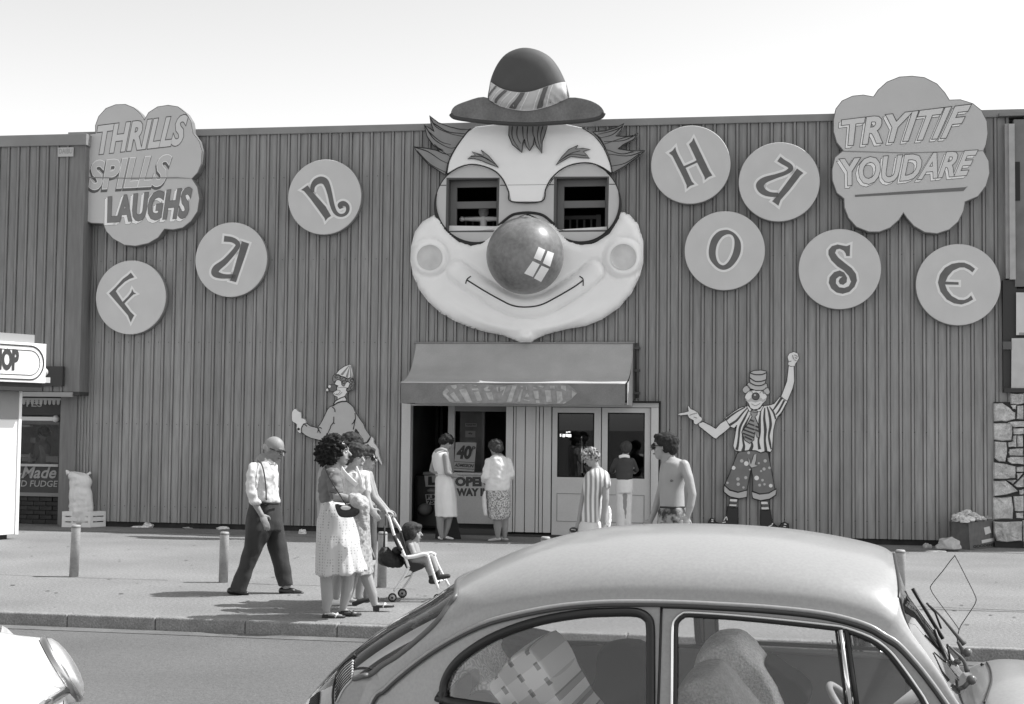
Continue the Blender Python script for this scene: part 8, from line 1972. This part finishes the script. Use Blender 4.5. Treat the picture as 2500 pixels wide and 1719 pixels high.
# ---- woman in the striped blouse
p = Person('woman with tousled hair and a striped cap-sleeved blouse looking down behind the car roof', 18.6, (600, 1760), ZJ); p.k = 4.434
p.head(p.P(540, 700, 0), .235, 192, -26); p.neck(p.P(605, 830), .047)
p.skin.cap(p.P(610, 880), p.P(570, 1200), .11, .10); p.skin.cap(p.P(570, 1200), p.P(540, 1450), .11, .11); p.skin.cap(p.P(590, 900), p.P(500, 930, .12), .07, .045); p.skin.cap(p.P(600, 900), p.P(695, 930, -.09), .08, .05)
p.limb([p.P(700, 930, -.10), p.P(705, 1150, -.14), p.P(690, 1300, -.14), p.P(690, 1400, -.14)], [.05, .045, .036, .028]); p.hand(p.P(690, 1400, -.14), V((-.05, 0, -1)), V((.5, -.8, 0)), .17, .4, -1)
p.limb([p.P(500, 930, .12), p.P(450, 1200, .12), p.P(420, 1380, .05), p.P(385, 1470, 0)], [.045, .04, .034, .027]); p.hand(p.P(388, 1466, 0), V((-1, 0, -.6)), V((0, -.6, .8)), .16, .8, 1)
p.limb([p.P(520, 1450, 0), p.P(520, 1720, 0)], [.09, .04]); p.limb([p.P(600, 1450, .05), p.P(600, 1720, .05)], [.09, .04])
p.body(M_skin_w, .008); p.face(brows=.05, lips=.12)
p.hair([((-.06, 0, .20), (.48, .44, .38)), ((-.26, 0, .02), (.28, .40, .34)), ((.16, 0, .36), (.24, .32, .16))], pattern('streaked_hair', blotch(.04, .40, 30), .6), .020, 34, .009)
mb = p.shell([(560, 655, 812, .07), (500, 725, 860, .14), (468, 752, 915, .17), (460, 750, 980, .17), (462, 700, 1040, .16), (470, 662, 1140, .14), (455, 658, 1250, .15), (442, 652, 1330, .165), (438, 642, 1392, .165)], .15, wav=.01, wn=6)
p.limb([p.P(690, 910, -.08), p.P(715, 985, -.13)], [p.R(52), p.R(50)], mb)
p.cloth('blouse', mb, pattern('striped_blouse', stripes(.26, .72, 105, 'X', .5), .8), .009, 3, folds(.006, 10, 8, 3))
mb = p.shell([(440, 645, 1380, .15), (405, 655, 1450, .17), (395, 665, 1560, .18), (395, 670, 1650, .18)], .17); p.cloth('skirt', mb, clothmat(.62), .011, 3, folds(.006, 9, 7, 2))
for x in (520, 600): part('shoe', MB().cap(p.P(x, 1745, 0), p.P(x - 60, 1750, 0), .035, .025), clothmat(.5), p.root)
cm_ = thing('sunglasses_case', 'small dark object held in the left hand of the woman in the striped blouse', 'case', p.P(352, 1500, -.03)); mb = MB(); mb.ell(p.P(355, 1480, -.03), (.055, .03, .035)); part('case', mb, mat('case_dark', .03, .3), cm_); part('highlight_trim', MB().tube([p.P(330, 1472, -.055), p.P(380, 1482, -.055)], .005, 6), mat('clasp_grey', .6, .25), cm_)
tb_ = thing('white_bag', 'white bag hanging behind the arm of the woman in the striped blouse', 'bag', p.P(735, 1460, .05)); me = fuse(p.shell([(728, 745, 1220, .03, .05), (715, 765, 1290, .06, .05), (705, 762, 1400, .06, .05), (710, 745, 1460, .04, .05)], .05), 'bag', .008, 2, disp=folds(.006, 20, 20, 1)); part('bag', toloc(me, INV[tb_.name]), clothmat(.88), tb_)
# ---- bare-chested man
ZT3 = zo(1380, 840, 3.192)
p = Person('bare-chested man in sunglasses and dark patterned shorts walking left behind the car roof', 13.5, (830, 2060), ZT3); p.k = 3.192
p.head(p.P(765, 800, 0), .262, 172, -3, nose=1.3); p.neck(p.P(810, 915), .062)
sk_ = p.shell([(790, 850, 880, .09), (770, 915, 905, .15), (748, 958, 930, .19), (735, 965, 990, .20), (730, 940, 1050, .185), (735, 925, 1120, .165), (735, 928, 1200, .16), (738, 930, 1280, .165), (740, 935, 1330, .16)], .17)
p.skin.v += sk_.v and []; b0_ = len(p.skin.v); p.skin.v += sk_.v; p.skin.f += [tuple(b0_ + i for i in f) for f in sk_.f]; p.skin.sm += sk_.sm
p.limb([p.P(925, 945, -.16), p.P(960, 1040, -.21), p.P(990, 1170, -.24), p.P(975, 1260, -.25), p.P(955, 1340, -.25)], [p.R(44), p.R(38), p.R(33), p.R(30), p.R(20)]); p.hand(p.P(955, 1335, -.25), V((-.25, 0, -1)), V((.6, -.8, 0)), .19, .45, 1)
p.limb([p.P(790, 950, .18), p.P(745, 1150, .20), p.P(700, 1290, .16), p.P(665, 1380, .14)], [p.R(40), p.R(34), p.R(28), p.R(19)]); p.hand(p.P(668, 1372, .14), V((-.5, 0, -1)), V((-.4, -.8, 0)), .18, .45, 1)
p.limb([p.P(800, 1450, -.08), p.P(740, 1720, -.1), p.P(790, 2000, -.1)], [.09, .06, .04]); p.limb([p.P(880, 1450, .1), p.P(920, 1720, .12), p.P(960, 1990, .12)], [.09, .06, .04])

p.skin.cap(p.P(840, 1300), p.P(800, 1450, -.08), .12, .10); p.skin.cap(p.P(840, 1300), p.P(880, 1450, .1), .12, .10); p.body(skinmat(.33), .007, 4); p.face(brows=.03, lips=.10)
part('nipple', MB().ell(p.P(828, 1065, -.19), (.014, .006, .011)), mat('nipple', .12, .7), p.root)
p.hair([((-.12, 0, .18), (.46, .40, .36)), ((-.28, 0, -.02), (.26, .36, .32)), ((.10, .0, .38), (.22, .30, .12)), ((-.10, -.30, .0), (.16, .10, .22)), ((-.10, .30, .0), (.16, .10, .22))], hairmat(.022), .008, 34, .008)
q = p.hq; mb = MB()
for sy in (-1, 1): mb.ell(q(.37, sy * .13, .02), (.02, .034, .030), p.HM, 10, 6); mb.tube([q(.36, sy * .22, .06), q(.15, sy * .33, .04), q(-.02, sy * .36, .02)], .004, 5)
part('sunglasses', mb, mat('sunglass', .01, .15), p.root)
mb = p.shell([(738, 935, 1270, .168), (725, 960, 1330, .19), (718, 990, 1400, .20), (715, 1000, 1480, .20)], .18); p.limb([p.P(800, 1450, -.08), p.P(770, 1600, -.09)], [p.R(90), p.R(80)], mb); p.limb([p.P(890, 1450, .1), p.P(910, 1600, .11)], [p.R(90), p.R(80)], mb)
p.cloth('shorts', mb, pattern('patterned_shorts', blotch(.03, .30, 14), .8), .010, 3, folds(.008, 9, 9, 2)); part('waistband', MB().tube([p.P(738, 1272, -.12), p.P(830, 1274, -.18), p.P(932, 1272, -.12)], .009, 6, flat=.6), clothmat(.03), p.root)
for x, dy in ((760, -.1), (930, .12)): part('shoe', MB().cap(p.P(x + 40, 2045, dy), p.P(x - 40, 2050, dy), .045, .035), clothmat(.6), p.root)
# ---- shopkeeper behind the sweet shop glass
sp_ = wpx(103, 1075, -.95)
p = Person('dim figure of a shopkeeper leaning forward behind the sweet shop window', sp_.y, (103, 1300), NAT); p.k = 1
p.head(p.P(106, 1060), .24, 150, -20); p.neck(p.P(104, 1078), .05); p.skin.cap(p.P(104, 1095), p.P(102, 1180), .15, .14); p.skin.cap(p.P(102, 1180), p.P(102, 1290), .12, .08)
p.limb([p.P(96, 1092, -.1), p.P(88, 1118, -.2), p.P(80, 1130, -.3)], [.05, .04, .03]); p.hand(p.P(80, 1130, -.3), V((-1, -.4, 0)), V((0, 0, 1)), .16, .4, 1)
p.body(M_skin_o, .010); p.face(); p.hair([((-.08, 0, .18), (.46, .42, .38)), ((-.28, 0, -.02), (.30, .38, .30))], hairmat(.03), .010, 34, .010)
p.cloth('overall', p.shell([(98, 110, 1080, .08), (88, 120, 1092, .15), (84, 124, 1130, .17), (84, 124, 1180, .16), (84, 122, 1290, .16)], .15), clothmat(.45), .012, 3, folds(.01, 9, 9, 2))
